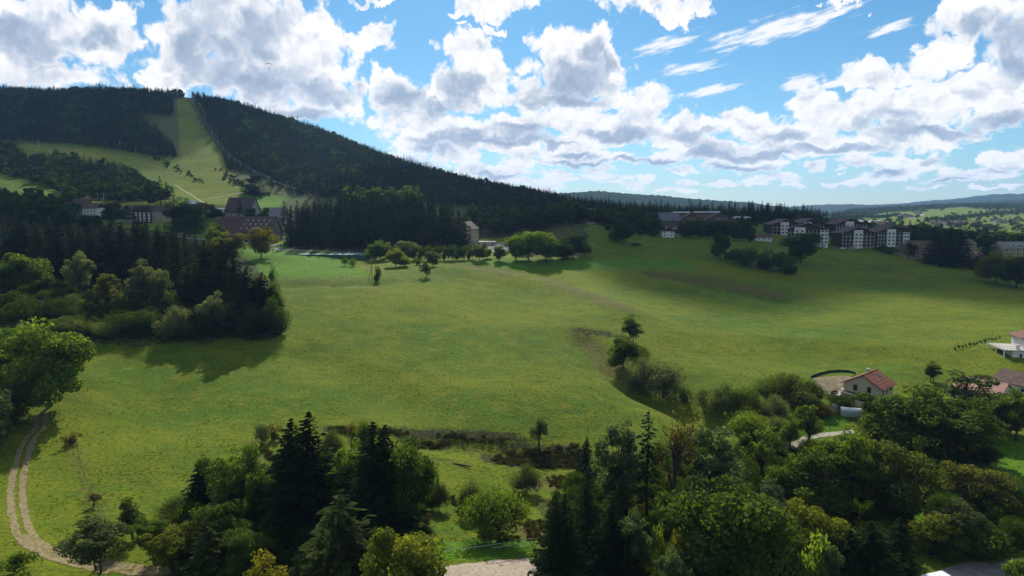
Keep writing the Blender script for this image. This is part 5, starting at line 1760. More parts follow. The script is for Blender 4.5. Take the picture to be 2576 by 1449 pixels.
# --- white apartment blocks with brown balconies
def block(label, u, Y, rot, Wd, depth, floors, tower=0.5, side_tower=False, base_mat=None):
    p = at(u, Y)
    e = empty('apartment_block', p, R(rot))
    tag(e, label, 'apartment block', 'white apartment blocks on the meadow edge')
    H = floors * 2.75
    rh = Wd * 0.17
    hw = Wd / 2
    MB().prism([(-hw, -4), (hw, -4), (hw, H), (0, H + rh - .1), (-hw, H)], 'y', -depth / 2, depth / 2).obj('wall', TIMBER, e)
    rm = MB()
    for s in (-1, 1):
        pr = [(0, H + rh), (s * (hw + 1), H - rh / hw), (s * (hw + 1), H - rh / hw + .3), (0, H + rh + .3)]
        rm.prism(pr if s > 0 else pr[::-1], 'y', -depth / 2 - 1.6, depth / 2 + .8)
    rm.obj('roof', BROOF, e)
    yf = -depth / 2
    tw = Wd * 0.27
    tx = -hw + Wd * tower
    MB().box(tx - tw / 2, tx + tw / 2, yf - 1.5, yf + 1, -3, H + rh * (1 - abs(tx) / hw) * .55).obj('tower', WHITE, e)
    towers = [(tx, tw)]
    if side_tower:
        sx = hw - tw * .34
        MB().box(sx - tw * .36, sx + tw * .36, yf - 1.45, depth / 2 + .1, -3, H - .3).obj('tower', WHITE, e)
        towers.append((sx, tw * .72))
        for z in range(floors):
            for a in (-2.5, 2.5):
                win(e, '+x', a, z * 2.75 + .9, 1.5, 1.2, sx + tw * .36 + .02, FRAMED)
    for (cx_, w_) in towers:
        for z in range(floors):
            for a in ((-w_ * .24, w_ * .24) if w_ > 4 else (0,)):
                win(e, '-y', cx_ + a, z * 2.75 + .9, 1.7, 1.2, -yf + 1.52, FRAMED)
    # balcony grid left and right of the tower
    for (a, c) in ((-hw, tx - tw / 2), (tx + tw / 2, hw - (tw * .7 if side_tower else 0))):
        if c - a < 2:
            continue
        n = max(1, round((c - a) / 3.0))
        for z in range(floors):
            MB().box(a + .02, c - .02, yf - 1.3, yf - .01, z * 2.75 - .1, z * 2.75 + .08).obj('balcony_slab', WHITE, e)
            MB().box(a + .02, c - .02, yf - 1.28, yf - 1.2, z * 2.75 + .1, z * 2.75 + .95).obj('balcony_rail', TIMBER, e)
            for i in range(n):
                win(e, '-y', a + (c - a) * (i + .5) / n, z * 2.75 + .2, 1.9, 2.0, -yf + .02, FRAMED)
        for i in range(n + 1):
            x = a + (c - a) * i / n
            x = min(max(x, a + .12), c - .12)
            top = H - .25 + rh * (1 - abs(x) / hw) * .0
            MB().box(x - .1, x + .1, yf - 1.42, yf - 1.31, -3, top).obj('post', WHITE, e)
    MB().box(-hw - .05, hw + .05, yf - .6, depth / 2 + .05, -4, -.15).obj('plinth', base_mat or SAND, e)
    return e


block('white apartment block with balconies and entrance porch nearest the meadow', 2142, 545, 4, 26, 16, 4, 0.49)
block('white apartment block with a white end tower on the right', 2227, 548, 8, 27, 16, 4, 0.42, True)
block('white apartment block behind the big dark round tree', 2030, 540, -22, 29, 16, 4, 0.3, True)
block('white apartment block left of the group, lower end behind shrubs', 1966, 585, 5, 25, 16, 3, 0.42)
block('white apartment block at the back of the left group, reddish roof', 2028, 615, 8, 26, 18, 3, 0.3)
block('apartment block standing behind the two nearest the meadow', 2124, 600, 6, 27, 16, 4, 0.45)
gable('porch', 'little timber entrance porch before the nearest white block', at(2140, 528), 90, 4, 4, 2.2, 1.3, SAND, DROOF, .3, cat='porch', wins=[('-x', 0, .3, 1.2, 1.8)])
# --- timber hotels and houses of the ridge village
gable('timber_hotel', 'timber hotel with slate-blue roof turned to the meadow', at(1680, 640), 4, 18, 15, 7.5, 6.5, WOOD_, SLATE, .8, None, rows('-y', -7, 7, 5, .8, 2.8, 3, 1.5, 1.6), cat='hotel')
gable('timber_hotel', 'timber hotel with stepped gable between two others', at(1735, 650), 82, 18, 22, 7, 6, WOOD_, DROOF, .8, WOOD_, [('-x', a, z, 1.6, 1.6) for a in (-7, -3.5, 0, 3.5, 7) for z in (.8, 3.6)] + [('-x', a, 7.2, 1.6, 1.6) for a in (-3, 0, 3)], cat='hotel')
gable('timber_hotel', 'timber hotel with cream panels and long sloping roof', at(1808, 640), 80, 18, 28, 7, 7, WOOD_, DROOF, .9, WOOD_, [('-x', a, z, 1.8, 1.6) for a in (-11, -7.5, -3.8, 0, 3.8, 7.5, 11) for z in (.8, 3.6)] + [('-x', a, 7.4, 1.8, 1.6) for a in (-5, -1.5, 2)], cat='hotel')
gable('pale_block', 'grey block with pale flat roof right of the timber hotels', at(1864, 660), -6, 15, 12, 9, .6, GREYW, METALR, .3, cat='building', wins=rows('-y', -5, 5, 5, 1, 2.8, 3, 1.4, 1.4))
gable('pale_block', 'long pale flat roof seen above the timber hotels', at(1775, 700), 0, 26, 12, 12.5, .6, WOOD_, METALR, .3, cat='building', wins=rows('-y', -10, 10, 6, 8, 2.8, 1, 1.4, 1.4))
gable('pale_block', 'short pale flat roof behind the slate-blue hotel', at(1712, 690), 0, 16, 10, 12.5, .6, WOOD_, METALR, .3, cat='building', wins=rows('-y', -5, 5, 4, 8, 2.8, 1, 1.4, 1.4))
gable('pale_block', 'broad white roof on the skyline left of the village', at(1465, 860), 0, 34, 14, 6, 2.5, WHITE, METALR, .4, cat='building', wins=rows('-y', -12, 12, 6, 1, 2.8, 1, 1.4, 1.4))
gable('chalet', 'white chalet with dark timber gable on the brow of the meadow', at(1680, 515), 80, 9, 9, 4.6, 2.6, WHITE, DROOF, .8, TIMBER, [('-x', a, z, 1.2, 1.2) for a in (-2.5, 2.5) for z in (.8, 3.0)], (1, 1))
gable('chalet', 'white chalet half hidden left of the timber-gabled one', at(1708, 575), 30, 9, 8, 4.2, 2.6, WHITE, DROOF, .6, None, rows('-y', -2.5, 2.5, 2, .9, 2.6, 2, 1.1, 1.2))
gable('bungalow', 'white bungalow with brown roof left of the white blocks', at(1918, 525), -6, 12, 8, 2.9, 2.4, WHITE, BROOF, .6, None, rows('-y', -4, 4, 3, .9, 2.6, 1, 1.4, 1.3), (2, 1), cat='house')
gable('house', 'grey-roofed house at the top of the shaded meadow', at(1470, 610), -10, 13, 8, 3.5, 2.8, WHITE, SLATE, .5, None, rows('-y', -4, 4, 3, .9, 2.6, 1, 1.2, 1.2))
gable('house', 'red-roofed house right of the grey-roofed one', at(1490, 595), 5, 9, 8, 2.9, 2.4, WHITE, TILE, .5, None, rows('-y', -3, 3, 2, .9, 2.6, 1, 1.2, 1.2))
gable('house', 'brown house with pointed gable among the dark belt trees', at(1372, 640), 75, 10, 9, 9.5, 4.5, REDW, BROOF, .6, None, [('-x', a, z, 1.2, 1.2) for a in (-2.5, 2.5) for z in (3, 6)])
gable('house', 'white house under trees left of the timber hotels', at(1640, 640), 15, 9, 8, 4.5, 2.5, WHITE, DROOF, .5, None, rows('-y', -3, 3, 2, .9, 2.6, 2, 1.2, 1.2))
gable('house', 'dark-roofed house above the white house under trees', at(1628, 720), -25, 13, 10, 6, 4, WHITE, BROOF, .6, None, rows('-y', -4, 4, 3, .9, 2.6, 2, 1.2, 1.2))
# --- old barn and houses at the right
bp_ = at(2316, 488)
barn = empty('stone_barn', bp_, R(-8))
tag(barn, 'old stone barn with a vast clipped brown roof above the meadow', 'barn')
MB().box(-12.5, 12.5, -8, 8, -3, 4.4).obj('wall', SAND, barn)
rfm = MB()
rfm.poly([(-13.2, -9, 3.9), (13.2, -9, 3.9), (13.2, 9, 3.9), (-13.2, 9, 3.9), (-13.2, -3.4, 9.6), (-9.5, 0, 12.6), (-13.2, 3.4, 9.6), (13.2, -3.4, 9.6), (9.5, 0, 12.6), (13.2, 3.4, 9.6)],
         [(0, 1, 7, 8, 5, 4), (2, 3, 6, 5, 8, 9), (4, 5, 6), (9, 8, 7), (0, 4, 6, 3), (1, 2, 9, 7), (0, 3, 2, 1)])
brf = rfm.obj('roof', OLDT, barn)
for i in range(14):
    f = (i + .5) / 14
    y, z = -9 + 9 * f, 3.9 + 8.7 * f
    xx = 13.2 if f < .62 else 13.2 - (f - .62) / .38 * 3.7
    MB().prism([(y - .3, z - .22), (y + .33, z + .40), (y + .33, z + .34), (y - .3, z - .3)][::-1], 'x', -xx, xx).obj('tile_course', OLDT, brf)
for a, z, w, h in ((-8, 1.2, 1.1, 1.2), (-5, 1.2, 1.1, 1.2), (8.5, 1.0, 1.2, 1.3), (5.5, 1.2, 1.0, 1.2)):
    win(barn, '-y', a, z, w, h, 8.02, FRAMED)
MB().box(-3, 5, -8.1, -7.9, 3.0, 3.9).obj('hay_opening', FRAMED, barn)
MB().box(0.5, 3.3, -8.12, -7.95, -.2, 2.6).obj('barn_door', TIMBER, barn)
gable('apartment_block', 'long grey-roofed block with dormers at the right edge', at(2566, 505), -3, 34, 13, 6.5, 4.2, SAND, GROOF, .6, None, rows('-y', -14, 10, 7, 1, 2.9, 2, 1.8, 1.8), cat='apartment block')
dmr = [o for o in COL.objects if o.get('label', '').startswith('long grey-roofed block')][0]
for x in (-9, -4.5, 0):
    d_ = MB().box(x - 1.4, x + 1.4, -5.6, -2, 7.4, 9.2).obj('dormer', METALR, dmr)
    MB().box(x - 1.1, x + 1.1, -5.68, -5.61, 7.7, 8.9).obj('pane', GLASS, d_)
gable('house', 'tan-roofed house beside the conifers right of the barn', at(2452, 485), 30, 9, 8, 3.0, 3.0, SAND, PINKT, .5, None, rows('-y', -3, 3, 2, .9, 2.6, 1, 1.2, 1.2))
gable('house', 'pale house with brown roof behind the tan-roofed one', at(2436, 545), 60, 11, 10, 5.5, 4, SAND, OLDT, .5, None, [('-x', a, z, 1.2, 1.3) for a in (-2.5, 2.5) for z in (1, 3.8)])
gable('house', 'white house with a pointed gable behind the grey-roofed block', at(2492, 640), 75, 11, 12, 5.5, 4, WHITE, DROOF, .6, None, [('-x', a, z, 1.4, 1.3) for a in (-3, 3) for z in (1, 3.8)])
gable('house', 'brown-roofed house left of the white pointed gable', at(2440, 640), 5, 16, 10, 4.5, 3, WHITE, BROOF, .6, None, rows('-y', -5, 5, 4, 1, 2.6, 1, 1.2, 1.2))
# --- hamlets in the valley
HAM = [('upper', [(2270, 545), (2262, 548), (2283, 543), (2258, 543), (2290, 547), (2276, 549), (2305, 540)], 'small brown-roofed house of the upper hamlet on the sunny slope'),
       ('middle', [(2345, 562), (2352, 565), (2362, 560), (2370, 566), (2378, 564), (2360, 567), (2388, 565), (2400, 566), (2410, 563), (2395, 570), (2420, 566)], 'small house of the middle hamlet along the valley lane'),
       ('right', [(2455, 564), (2462, 566), (2500, 558), (2508, 561), (2516, 557), (2524, 562), (2550, 560), (2556, 563)], 'small house of the right hamlet on the green slope'),
       ('low', [(2306, 590), (2320, 588), (2330, 592), (2170, 588), (2212, 566), (2220, 567), (2005, 556), (2012, 558), (2018, 556)], 'scattered house down in the valley')]
for hn, pts, lb in HAM:
    for i, (u, v) in enumerate(pts):
        gable('hamlet_house', lb, hit(u, v), random.uniform(-60, 60), random.uniform(10, 14), random.uniform(8, 10), random.uniform(3.2, 5), random.uniform(2.6, 3.6), [WHITE, SAND, GREYW][i % 3], [BROOF, OLDT, BROOF, GROOF][i % 4], .5, None, [('-y', -2.5, 1, 1.2, 1.3), ('-y', 2.5, 1, 1.2, 1.3), ('-x', 0, 1, 1.2, 1.3)], group='houses of the %s hamlet' % hn)
gable('cow_barn', 'long low barn with a white roof in the valley', hit(2178, 564), 0, 55, 16, 4, 3, GREYW, METALR, .6, cat='barn', wins=rows('-y', -20, 20, 5, 1, 2.6, 1, 3, 1.4))
gable('farm_house', 'lone brown farm right of the long white-roofed barn', hit(2213, 568), 20, 26, 15, 4, 4.5, SAND, OLDT, .6, cat='barn', wins=rows('-y', -8, 8, 3, 1, 2.6, 1, 2, 1.4))

# ---------------------------------------------------------------- tracks, roads, court
TRACK = mat('track_dirt', (0.27, 0.21, 0.115), 0.95, 0.05, 0.45, 1.6, col2=(0.12, 0.11, 0.045), bump=0.4)
GRAVEL = mat('gravel', (0.38, 0.32, 0.25), 0.95, 0.05, 0.3, 1.6, col2=(0.26, 0.215, 0.16), bump=0.3)
ASPH = mat('old_asphalt', (0.15, 0.145, 0.14), 0.9, 0.1, 0.3, 0.6, col2=(0.22, 0.21, 0.20))
PALEP = mat('pale_path', (0.40, 0.36, 0.29), 0.95, 0.05, 0.3, 0.8)

tl = [(104, 1040), (100, 1075), (72, 1110), (52, 1170), (42, 1230), (46, 1290), (64, 1345), (110, 1385), (190, 1412), (290, 1432)]
tw = [hit(u, v) for u, v in tl]


def offset(pts, d):
    out = []
    for i, p in enumerate(pts):
        t = pts[min(i + 1, len(pts) - 1)] - pts[max(i - 1, 0)]
        n = Vector((-t.y, t.x, 0)).normalized()
        q_ = p + n * d
        out.append(Vector((q_.x, q_.y, gz1(q_.x, q_.y))))
    return out


drape('track_rut', None, 1.3, TRACK, 0.06, 1.1, world=offset(tw, 1.05), jag=0.45)
drape('track_rut', None, 1.3, TRACK, 0.06, 1.1, world=offset(tw, -1.05), jag=0.45)
drape('track_bend', [(64, 1345), (110, 1383), (190, 1410)], [1.6, 2.6, 2.8], TRACK, 0.045, 0.8, jag=0.8)
drape('farm_lane', [(190, 1412), (330, 1432), (460, 1438), (560, 1440), (700, 1440)], 3.0, TRACK, 0.05, 1.0, jag=0.5)
gl = [Vector((at(u, Y).x, Y, 0)) for u, Y in [(1010, 101.5), (1120, 104.5), (1230, 107), (1345, 109.5), (1450, 112)]]
drape('gravel_lane', None, [7, 8.5, 8.0, 7.5, 7], GRAVEL, 0.06, 1.0, world=gl, jag=0.6, cross=9)
drape('valley_road', [(2380, 1462), (2450, 1436), (2530, 1428), (2620, 1420)], 5.0, ASPH, 0.06, 1.0, cross=7)
drape('garden_path', [(1935, 1150), (1980, 1130), (2020, 1106), (2060, 1096), (2110, 1090), (2150, 1086)], 2.2, PALEP, 0.06, 0.8, jag=0.4)
drape('hall_drive', [(440, 596), (480, 600), (520, 604), (560, 612)], 4.5, ASPH, 0.08, 2.0)
drape('court_road', [(686, 626), (730, 629), (800, 631), (870, 634), (935, 640)], 7.0, ASPH, 0.08, 2.0)
drape('car_park', [(1200, 612), (1225, 620), (1255, 628), (1288, 628)], [14, 22, 24, 20], ASPH, 0.10, 2.0, cross=9)
drape('station_path', [(525, 500), (560, 494), (610, 484)], 2.2, PALEP, 0.15, 4.0)
drape('station_path', [(440, 464), (480, 490), (515, 510)], 1.6, PALEP, 0.15, 4.0)
drape('village_lane', [(175, 491), (240, 501), (330, 506)], 3.5, PALEP, 0.15, 4.0)
drape('valley_lane', [(2245, 545), (2290, 549), (2330, 556), (2380, 568), (2420, 569)], 6.0, PALEP, 0.3, 8.0)
drape('valley_lane', [(2290, 549), (2315, 543), (2322, 538)], 6.0, PALEP, 0.3, 8.0)
drape('valley_lane', [(2318, 585), (2345, 592), (2390, 585)], 5.0, PALEP, 0.3, 6.0)

# tennis court: green surround, pale playing field, lines, posts and mesh
COURT = mat('green_court', (0.050, 0.110, 0.070), 1.0, 0.0, 0.15, 0.3)
FIELD = mat('pale_court', (0.34, 0.42, 0.40), 1.0, 0.0, 0.12, 0.3)
cc = at(838, 440)
court = empty('tennis_court', cc, R(-6))
tag(court, 'fenced tennis courts with pale and green surfaces below the plantation', 'tennis court')
MB().box(-27, 27, -13, 21, -4, 0.5).obj('surround', COURT, court)
for i, x in enumerate((-12.5, 8.5)):
    MB().box(x - 8, x + 9, -11, 5, .5, .52).obj('playing_field', FIELD, court)
    ln = MB()
    for a in (-5.5, 0, 5.5):
        ln.box(x - 7, x + 8, -3 + a - .06, -3 + a + .06, .52, .527)
    for a in (-7, .5, 8):
        ln.box(x + a - .06, x + a + .06, -8.4, 2.4, .529, .536)
    ln.obj('line', FRAMEW, court)
    MB().box(x + .4, x + .6, -9, 3, .55, 1.5).obj('net', FRAMED, court)
fp = MB()
for x in np.linspace(-27, 27, 19):
    for y in (-13, 21):
        MB().tube([(x, y, .4), (x, y, 3.6)], .05, 5).obj('fence_post', STEEL, court)
    for z in (1.5, 3.5):
        pass
for y in (-13.0, 21.0):
    for z in (1.2, 2.4, 3.55):
        fp.tube([(-27, y, z), (27, y, z)], .025, 4)
for x in (-27.0, 27.0):
    for z in (1.2, 2.4, 3.55):
        fp.tube([(x, -13, z), (x, 21, z)], .025, 4)
fp.obj('fence_wire', STEEL, court)
for i in range(6):
    bx_ = at(762 + i * 7, 470)
    bb = empty('container_bin', bx_ + Vector((0, 0, .15)), R(-4))
    tag(bb, 'grey waste container in the row at the plantation edge', 'bin', 'waste containers by the court road')
    MB().prism([(-.55, 0), (.55, 0), (.7, 1.1), (-.7, 1.1)], 'x', -.75, .75).obj('body', GREYW, bb)
    MB().prism([(-.75, 1.1), (.75, 1.1), (.6, 1.35), (-.6, 1.35)], 'x', -.8, .8).obj('lid', CONC, bb)

# ---------------------------------------------------------------- vehicles
RUB = mat('rubber', (0.02, 0.02, 0.02), 0.8, 0.2)
WPAINT = mat('white_paint', (0.72, 0.73, 0.74), 0.35, 0.5)
DPAINT = mat('dark_paint', (0.03, 0.032, 0.038), 0.3, 0.5)
SPAINT = mat('silver_paint', (0.36, 0.37, 0.39), 0.35, 0.5)


def vehicle(name, label, p, rot, paint, van=False, cat='car', group=None):
    e = empty(name, p, R(rot))
    tag(e, label, cat, group)
    if van:
        prof = [(-2.7, .35), (2.7, .35), (2.75, 1.05), (2.45, 1.3), (1.75, 2.25), (1.35, 2.5), (-2.55, 2.55), (-2.72, 2.3)]
        w, wx, wr = 0.98, (-1.75, 1.75), .36
        tumble = lambda z: w * (1 - max(0, z - 1.2) * .075)
    else:
        prof = [(-2.1, .3), (2.1, .3), (2.15, .65), (1.95, .85), (1.0, .98), (.35, 1.42), (-1.1, 1.46), (-1.85, 1.0), (-2.12, .92)]
        w, wx, wr = 0.88, (-1.3, 1.32), .32
        tumble = lambda z: w * (1 - max(0, z - .85) * .32)
    n = len(prof)
    pts = [(x, -tumble(z), z) for x, z in prof] + [(x, tumble(z), z) for x, z in prof]
    bm_ = MB().poly(pts, [tuple(range(n)), tuple(range(n, 2 * n))[::-1]] + [((i + 1) % n, i, i + n, (i + 1) % n + n) for i in range(n)])
    bo = bm_.obj('body', paint, e)
    md = bo.modifiers.new('edge', 'BEVEL')
    md.width = 0.09
    md.segments = 2
    for s in (-1, 1):
        if van:
            MB().poly([(.95, s * (tumble(1.4) + .012), 1.35), (2.15, s * (tumble(1.4) + .012), 1.35), (1.6, s * (tumble(2.1) + .012), 2.08), (.95, s * (tumble(2.1) + .012), 2.08)], [(0, 1, 2, 3)]).obj('side_window', GLASS, e)
        else:
            MB().poly([(-1.55, s * (tumble(1.0) + .012), 1.0), (.75, s * (tumble(1.0) + .012), 1.0), (.28, s * (tumble(1.36) + .012), 1.36), (-1.1, s * (tumble(1.36) + .012), 1.38)], [(0, 1, 2, 3)]).obj('side_window', GLASS, e)
        for x in wx:
            wh2 = MB().tube([(x, s * (w - .2), wr), (x, s * (w + .02), wr)], wr, 14).obj('wheel', RUB, e)
            MB().tube([(x, s * (w + .02), wr), (x, s * (w + .035), wr)], wr * .6, 10).obj('rim', STEEL, wh2)
        MB().box(prof[2][0] - .12, prof[2][0] + .01, s * .62 - .14, s * .62 + .14, .62 if not van else .9, .78 if not van else 1.08).obj('headlight', SKYL, e)
        MB().box(-prof[2][0] - .01 + (.0 if not van else .03), -prof[2][0] + .1, s * .68 - .1, s * .68 + .1, .72, .9 if not van else 1.4).obj('tail_light', mat('red_lens', (.25, .01, .01), .3, .5), e)
    if van:
        MB().poly([(2.40, -.78, 1.38), (2.40, .78, 1.38), (1.83, .72, 2.18), (1.83, -.72, 2.18)], [(0, 1, 2, 3)]).obj('windscreen', GLASS, e)
        MB().poly([(-2.735, -.7, 1.5), (-2.735, .7, 1.5), (-2.75, .66, 2.1), (-2.75, -.66, 2.1)], [(3, 2, 1, 0)]).obj('rear_window', GLASS, e)
    else:
        MB().poly([(.98, -.72, 1.03), (.98, .72, 1.03), (.42, .66, 1.40), (.42, -.66, 1.40)], [(0, 1, 2, 3)]).obj('windscreen', GLASS, e)
        MB().poly([(-1.84, -.70, 1.05), (-1.84, .70, 1.05), (-1.2, .64, 1.43), (-1.2, -.64, 1.43)], [(3, 2, 1, 0)]).obj('rear_window', GLASS, e)
    return e


vehicle('panel_van', 'white panel van at the bottom right edge behind the dark spruces', at(2346, 100.8) + Vector((0, 0, .08)), 196, WPAINT, True, 'van')
vehicle('panel_van', 'white van half hidden by leaves above the roadside van', at(2378, 115), 75, WPAINT, True, 'van')
vehicle('panel_van', 'small white van parked before the old barn', at(2336, 474), 10, WPAINT, True, 'van')
for i, (u, Y, rt, pm, lb) in enumerate([(683, 484, 5, WPAINT, 'left white car parked at the corner of the hall'), (692, 485, 8, WPAINT, 'middle white car parked at the corner of the hall'), (702, 486, 4, SPAINT, 'right silver car parked at the corner of the hall'),
                                       (1277, 500, 0, DPAINT, 'dark car at the end of the car park'), (1268, 503, 4, SPAINT, 'silver car at the end of the car park'), (2119, 530, 8, WPAINT, 'white car in front of the nearest white apartment block'),
                                       (560, 600, 20, SPAINT, 'silver car under the trees left of the hall'), (1633, 600, 70, WPAINT, 'white car on the village street'), (1640, 615, 70, SPAINT, 'silver car on the village street'), (2082, 575, 60, WPAINT, 'white car between the apartment blocks')]):
    vehicle('parked_car', lb, at(u, Y) + Vector((0, 0, .12)), rt, pm)

# ---------------------------------------------------------------- poles, wires, fences
POLE = mat('pole_wood', (0.115, 0.095, 0.075), 0.9, 0.1, 0.3, 2)
WIRE = mat('wire', (0.05, 0.05, 0.05), 0.9, 0.0)
TAPE = mat('white_tape', (0.62, 0.62, 0.60), 0.7, 0.2)


def pole(label, u, vtop, vb=None, Y=None, strut=False, m=None):
    p = hit(u, vb) if vb else at(u, Y)
    h = CAMZ + p.y * ray(u, vtop)[1] - p.z
    e = empty('power_pole', p)
    tag(e, label, 'pole')
    MB().tube([(0, 0, -1), (0, 0, h)], [.17, .11], 8).obj('shaft', m or POLE, e)
    MB().box(-.75, .75, -.06, .06, h - .5, h - .36).obj('crossarm', m or POLE, e)
    for x in (-.65, 0, .65):
        MB().tube([(x, 0, h - .36 if x else h), (x, 0, h - .1 if x else h + .22)], .06, 6).obj('insulator', WHITE, e)
    if strut:
        MB().tube([(-1.6, -2.2, -1), (0, 0, h * .8)], .12, 6).obj('strut', m or POLE, e)
    return p + Vector((0, 0, h)), e


a1, _ = pole('wooden power pole beside the log pile', 108, 756, vb=826)
a2, _ = pole('wooden power pole with a leaning strut before the court', 936, 655, vb=706, strut=True)
a3, _ = pole('lone wooden pole before the sunlit clump', 1300, 613, vb=668)
pole('pale mast on the brow of the shaded meadow', 1608, 577, vb=604)
pole('second pale mast beside the first on the meadow brow', 1628, 560, Y=520)


def wires(label, a, c, sag, n=14):
    e = empty('power_line', a)
    tag(e, label, 'wire')
    d = c - a
    sd = Vector((-d.y, d.x, 0)).normalized() * .6
    for k in (-1, 0, 1):
        MB().tube([d * (i / n) + sd * k + Vector((0, 0, -sag * 4 * (i / n) * (1 - i / n) + .1)) for i in range(n + 1)], .012, 3, False).obj('cable', WIRE, e)


wires('thin power line from the log pile pole across the wood', a1, a2, 3.0)
wires('thin power line from the court pole to the lone pole', a2, a3, 2.5)
wires('thin power line running out of the frame from the log pile pole', a1, at(-260, 215) + Vector((0, 0, 9)), 2.0)


def fence(name, label, px, step, h, rail=None, wire=True, lean=.06, rad=.06, world=None):
    pts = world or [hit(u, v) for u, v in px]
    org = pts[0]
    e = empty(name, org)
    tag(e, label, 'fence')
    pm = MB().tube([(0, 0, -.35), (0, 0, h)], [rad, rad * .85], 5).mesh('post', POLE)
    tops = []
    for a, c in zip(pts[:-1], pts[1:]):
        n = max(1, int((c - a).length / step))
        for i in range(n):
            p = a.lerp(c, (i + random.uniform(-.12, .12)) / n)
            p.z = gz1(p.x, p.y)
            o = bpy.data.objects.new('post', pm)
            link(o, e)
            o.location = p - org
            s_ = random.uniform(.85, 1.15)
            o.scale = (1, 1, s_)
            o.rotation_euler = (random.gauss(0, lean), random.gauss(0, lean), 0)
            tops.append(p - org)
    if wire:
        for z in (h * .5, h * .9):
            MB().tube([t + Vector((0, 0, z)) for t in tops], .012, 3, False).obj('wire', WIRE, e)
    if rail:
        for z in rail:
            mb = MB()
            for a, c in zip(tops[:-1], tops[1:]):
                mb.poly([a + Vector((0, -.07, z)), c + Vector((0, -.07, z)), c + Vector((0, -.07, z + .11)), a + Vector((0, -.07, z + .11))], [(0, 1, 2, 3)])
                mb.poly([a + Vector((0, -.075, z)), c + Vector((0, -.075, z)), c + Vector((0, -.075, z + .11)), a + Vector((0, -.075, z + .11))], [(3, 2, 1, 0)])
            mb.obj('tape', TAPE, e)
    return e


fence('pasture_fence', 'crooked wooden post fence along the swampy bank below the meadow', [(700, 1072), (830, 1078), (960, 1080), (1040, 1090), (1085, 1092), (1200, 1098), (1310, 1108), (1345, 1116), (1440, 1128)], 4.2, 1.35, lean=.09)
fence('lane_fence', 'post fence with white tape between the clearing and the gravel lane', [(1085, 1402), (1150, 1396), (1240, 1384), (1300, 1374), (1380, 1362)], 2.6, 1.25, rail=(1.05,), wire=False)
fence('lane_fence', 'lower white rail in front of the tape fence by the biggest willow', [(1240, 1388), (1300, 1380), (1380, 1368)], 2.4, 1.0, rail=(.75,), wire=False)
fence('old_fence', 'old leaning fence posts along the rough strip beside the track', [(150, 1040), (168, 1075), (190, 1110), (200, 1160), (212, 1205), (228, 1240), (250, 1290), (280, 1320), (300, 1350)], 4.5, 1.3, lean=.16)
fence('corner_fence', 'wire fence with sloping rail in the bottom left corner', [(-20, 1424), (60, 1428), (110, 1420), (180, 1420)], 3.4, 1.2, lean=.1)
fence('garden_fence', 'fine fence round the garden plot of the terraced villa', [(2385, 882), (2440, 866), (2510, 850), (2530, 848)], 4, 1.3)
fence('upper_fence', 'thin fence along the edge of the bright pasture', [(720, 704), (800, 703), (880, 700), (935, 696)], 6, 1.2)
SHRUBS = []
for i in range(13):
    f = i / 12
    p = hit(2402 + 112 * f, 880 - 28 * f)
    tree('bush', p, random.uniform(.8, 1.5), random.uniform(1.0, 1.6), DGR, 'hedge_plant', 'young hedge plant in the row round the villa garden', 'bush', 'young hedge plants of the villa garden', trunk=False)

# ---------------------------------------------------------------- logs and planks by the wood
LOG = mat('log_bark', (0.22, 0.18, 0.145), 0.9, 0.1, 0.4, 2.0)
lp = hit(82, 818)
lgm = [MB().tube([(-L / 2, 0, 0), (L / 2, 0, 0)], [.24, .19], 9).mesh('log', LOG) for L in (9.0, 8.2, 8.6)]
k = 0
for j, n in enumerate((6, 5, 3)):
    for i in range(n):
        o = mesh_obj('log', lgm[k % 3])
        x, y = lp.x + random.uniform(-.4, .4), lp.y - 1.2 + i * .47 + j * .24
        o.location = (x, y, gz1(lp.x, y) * .5 + lp.z * .5 + .3 + j * .4)
        o.rotation_euler = (0, 0, R(14 + random.uniform(-3, 3)))
        tag(o, 'grey felled log in the pile under the power pole', 'log', 'logs of the pile under the power pole')
        k += 1
lp = hit(217, 806)
for i in range(5):
    o = MB().box(-2.2, 2.2, -.16, .16, 0, .05).obj('plank', CONC)
    o.location = lp + Vector((random.uniform(-.3, .3), (i - 2) * .36, .55 + .03 * i))
    o.rotation_euler = (0, 0, R(8 + random.uniform(-4, 4)))
    tag(o, 'pale plank lying in the stack at the front of the wood', 'plank', 'pale planks at the wood front')
for u, v, L, lb in ((1162, 1172, 5.0, 'fallen dark log lying in the swampy clearing'),):
    p = hit(u, v)
    o = mesh_obj('fallen_log', MB().tube([(-L / 2, 0, .2), (0, .1, .22), (L / 2, 0, .18)], [.26, .22, .15], 8).mesh('fallen_log', M_BARK))
    o.location = p
    o.rotation_euler = (0, 0, R(-22))
    tag(o, lb, 'log')

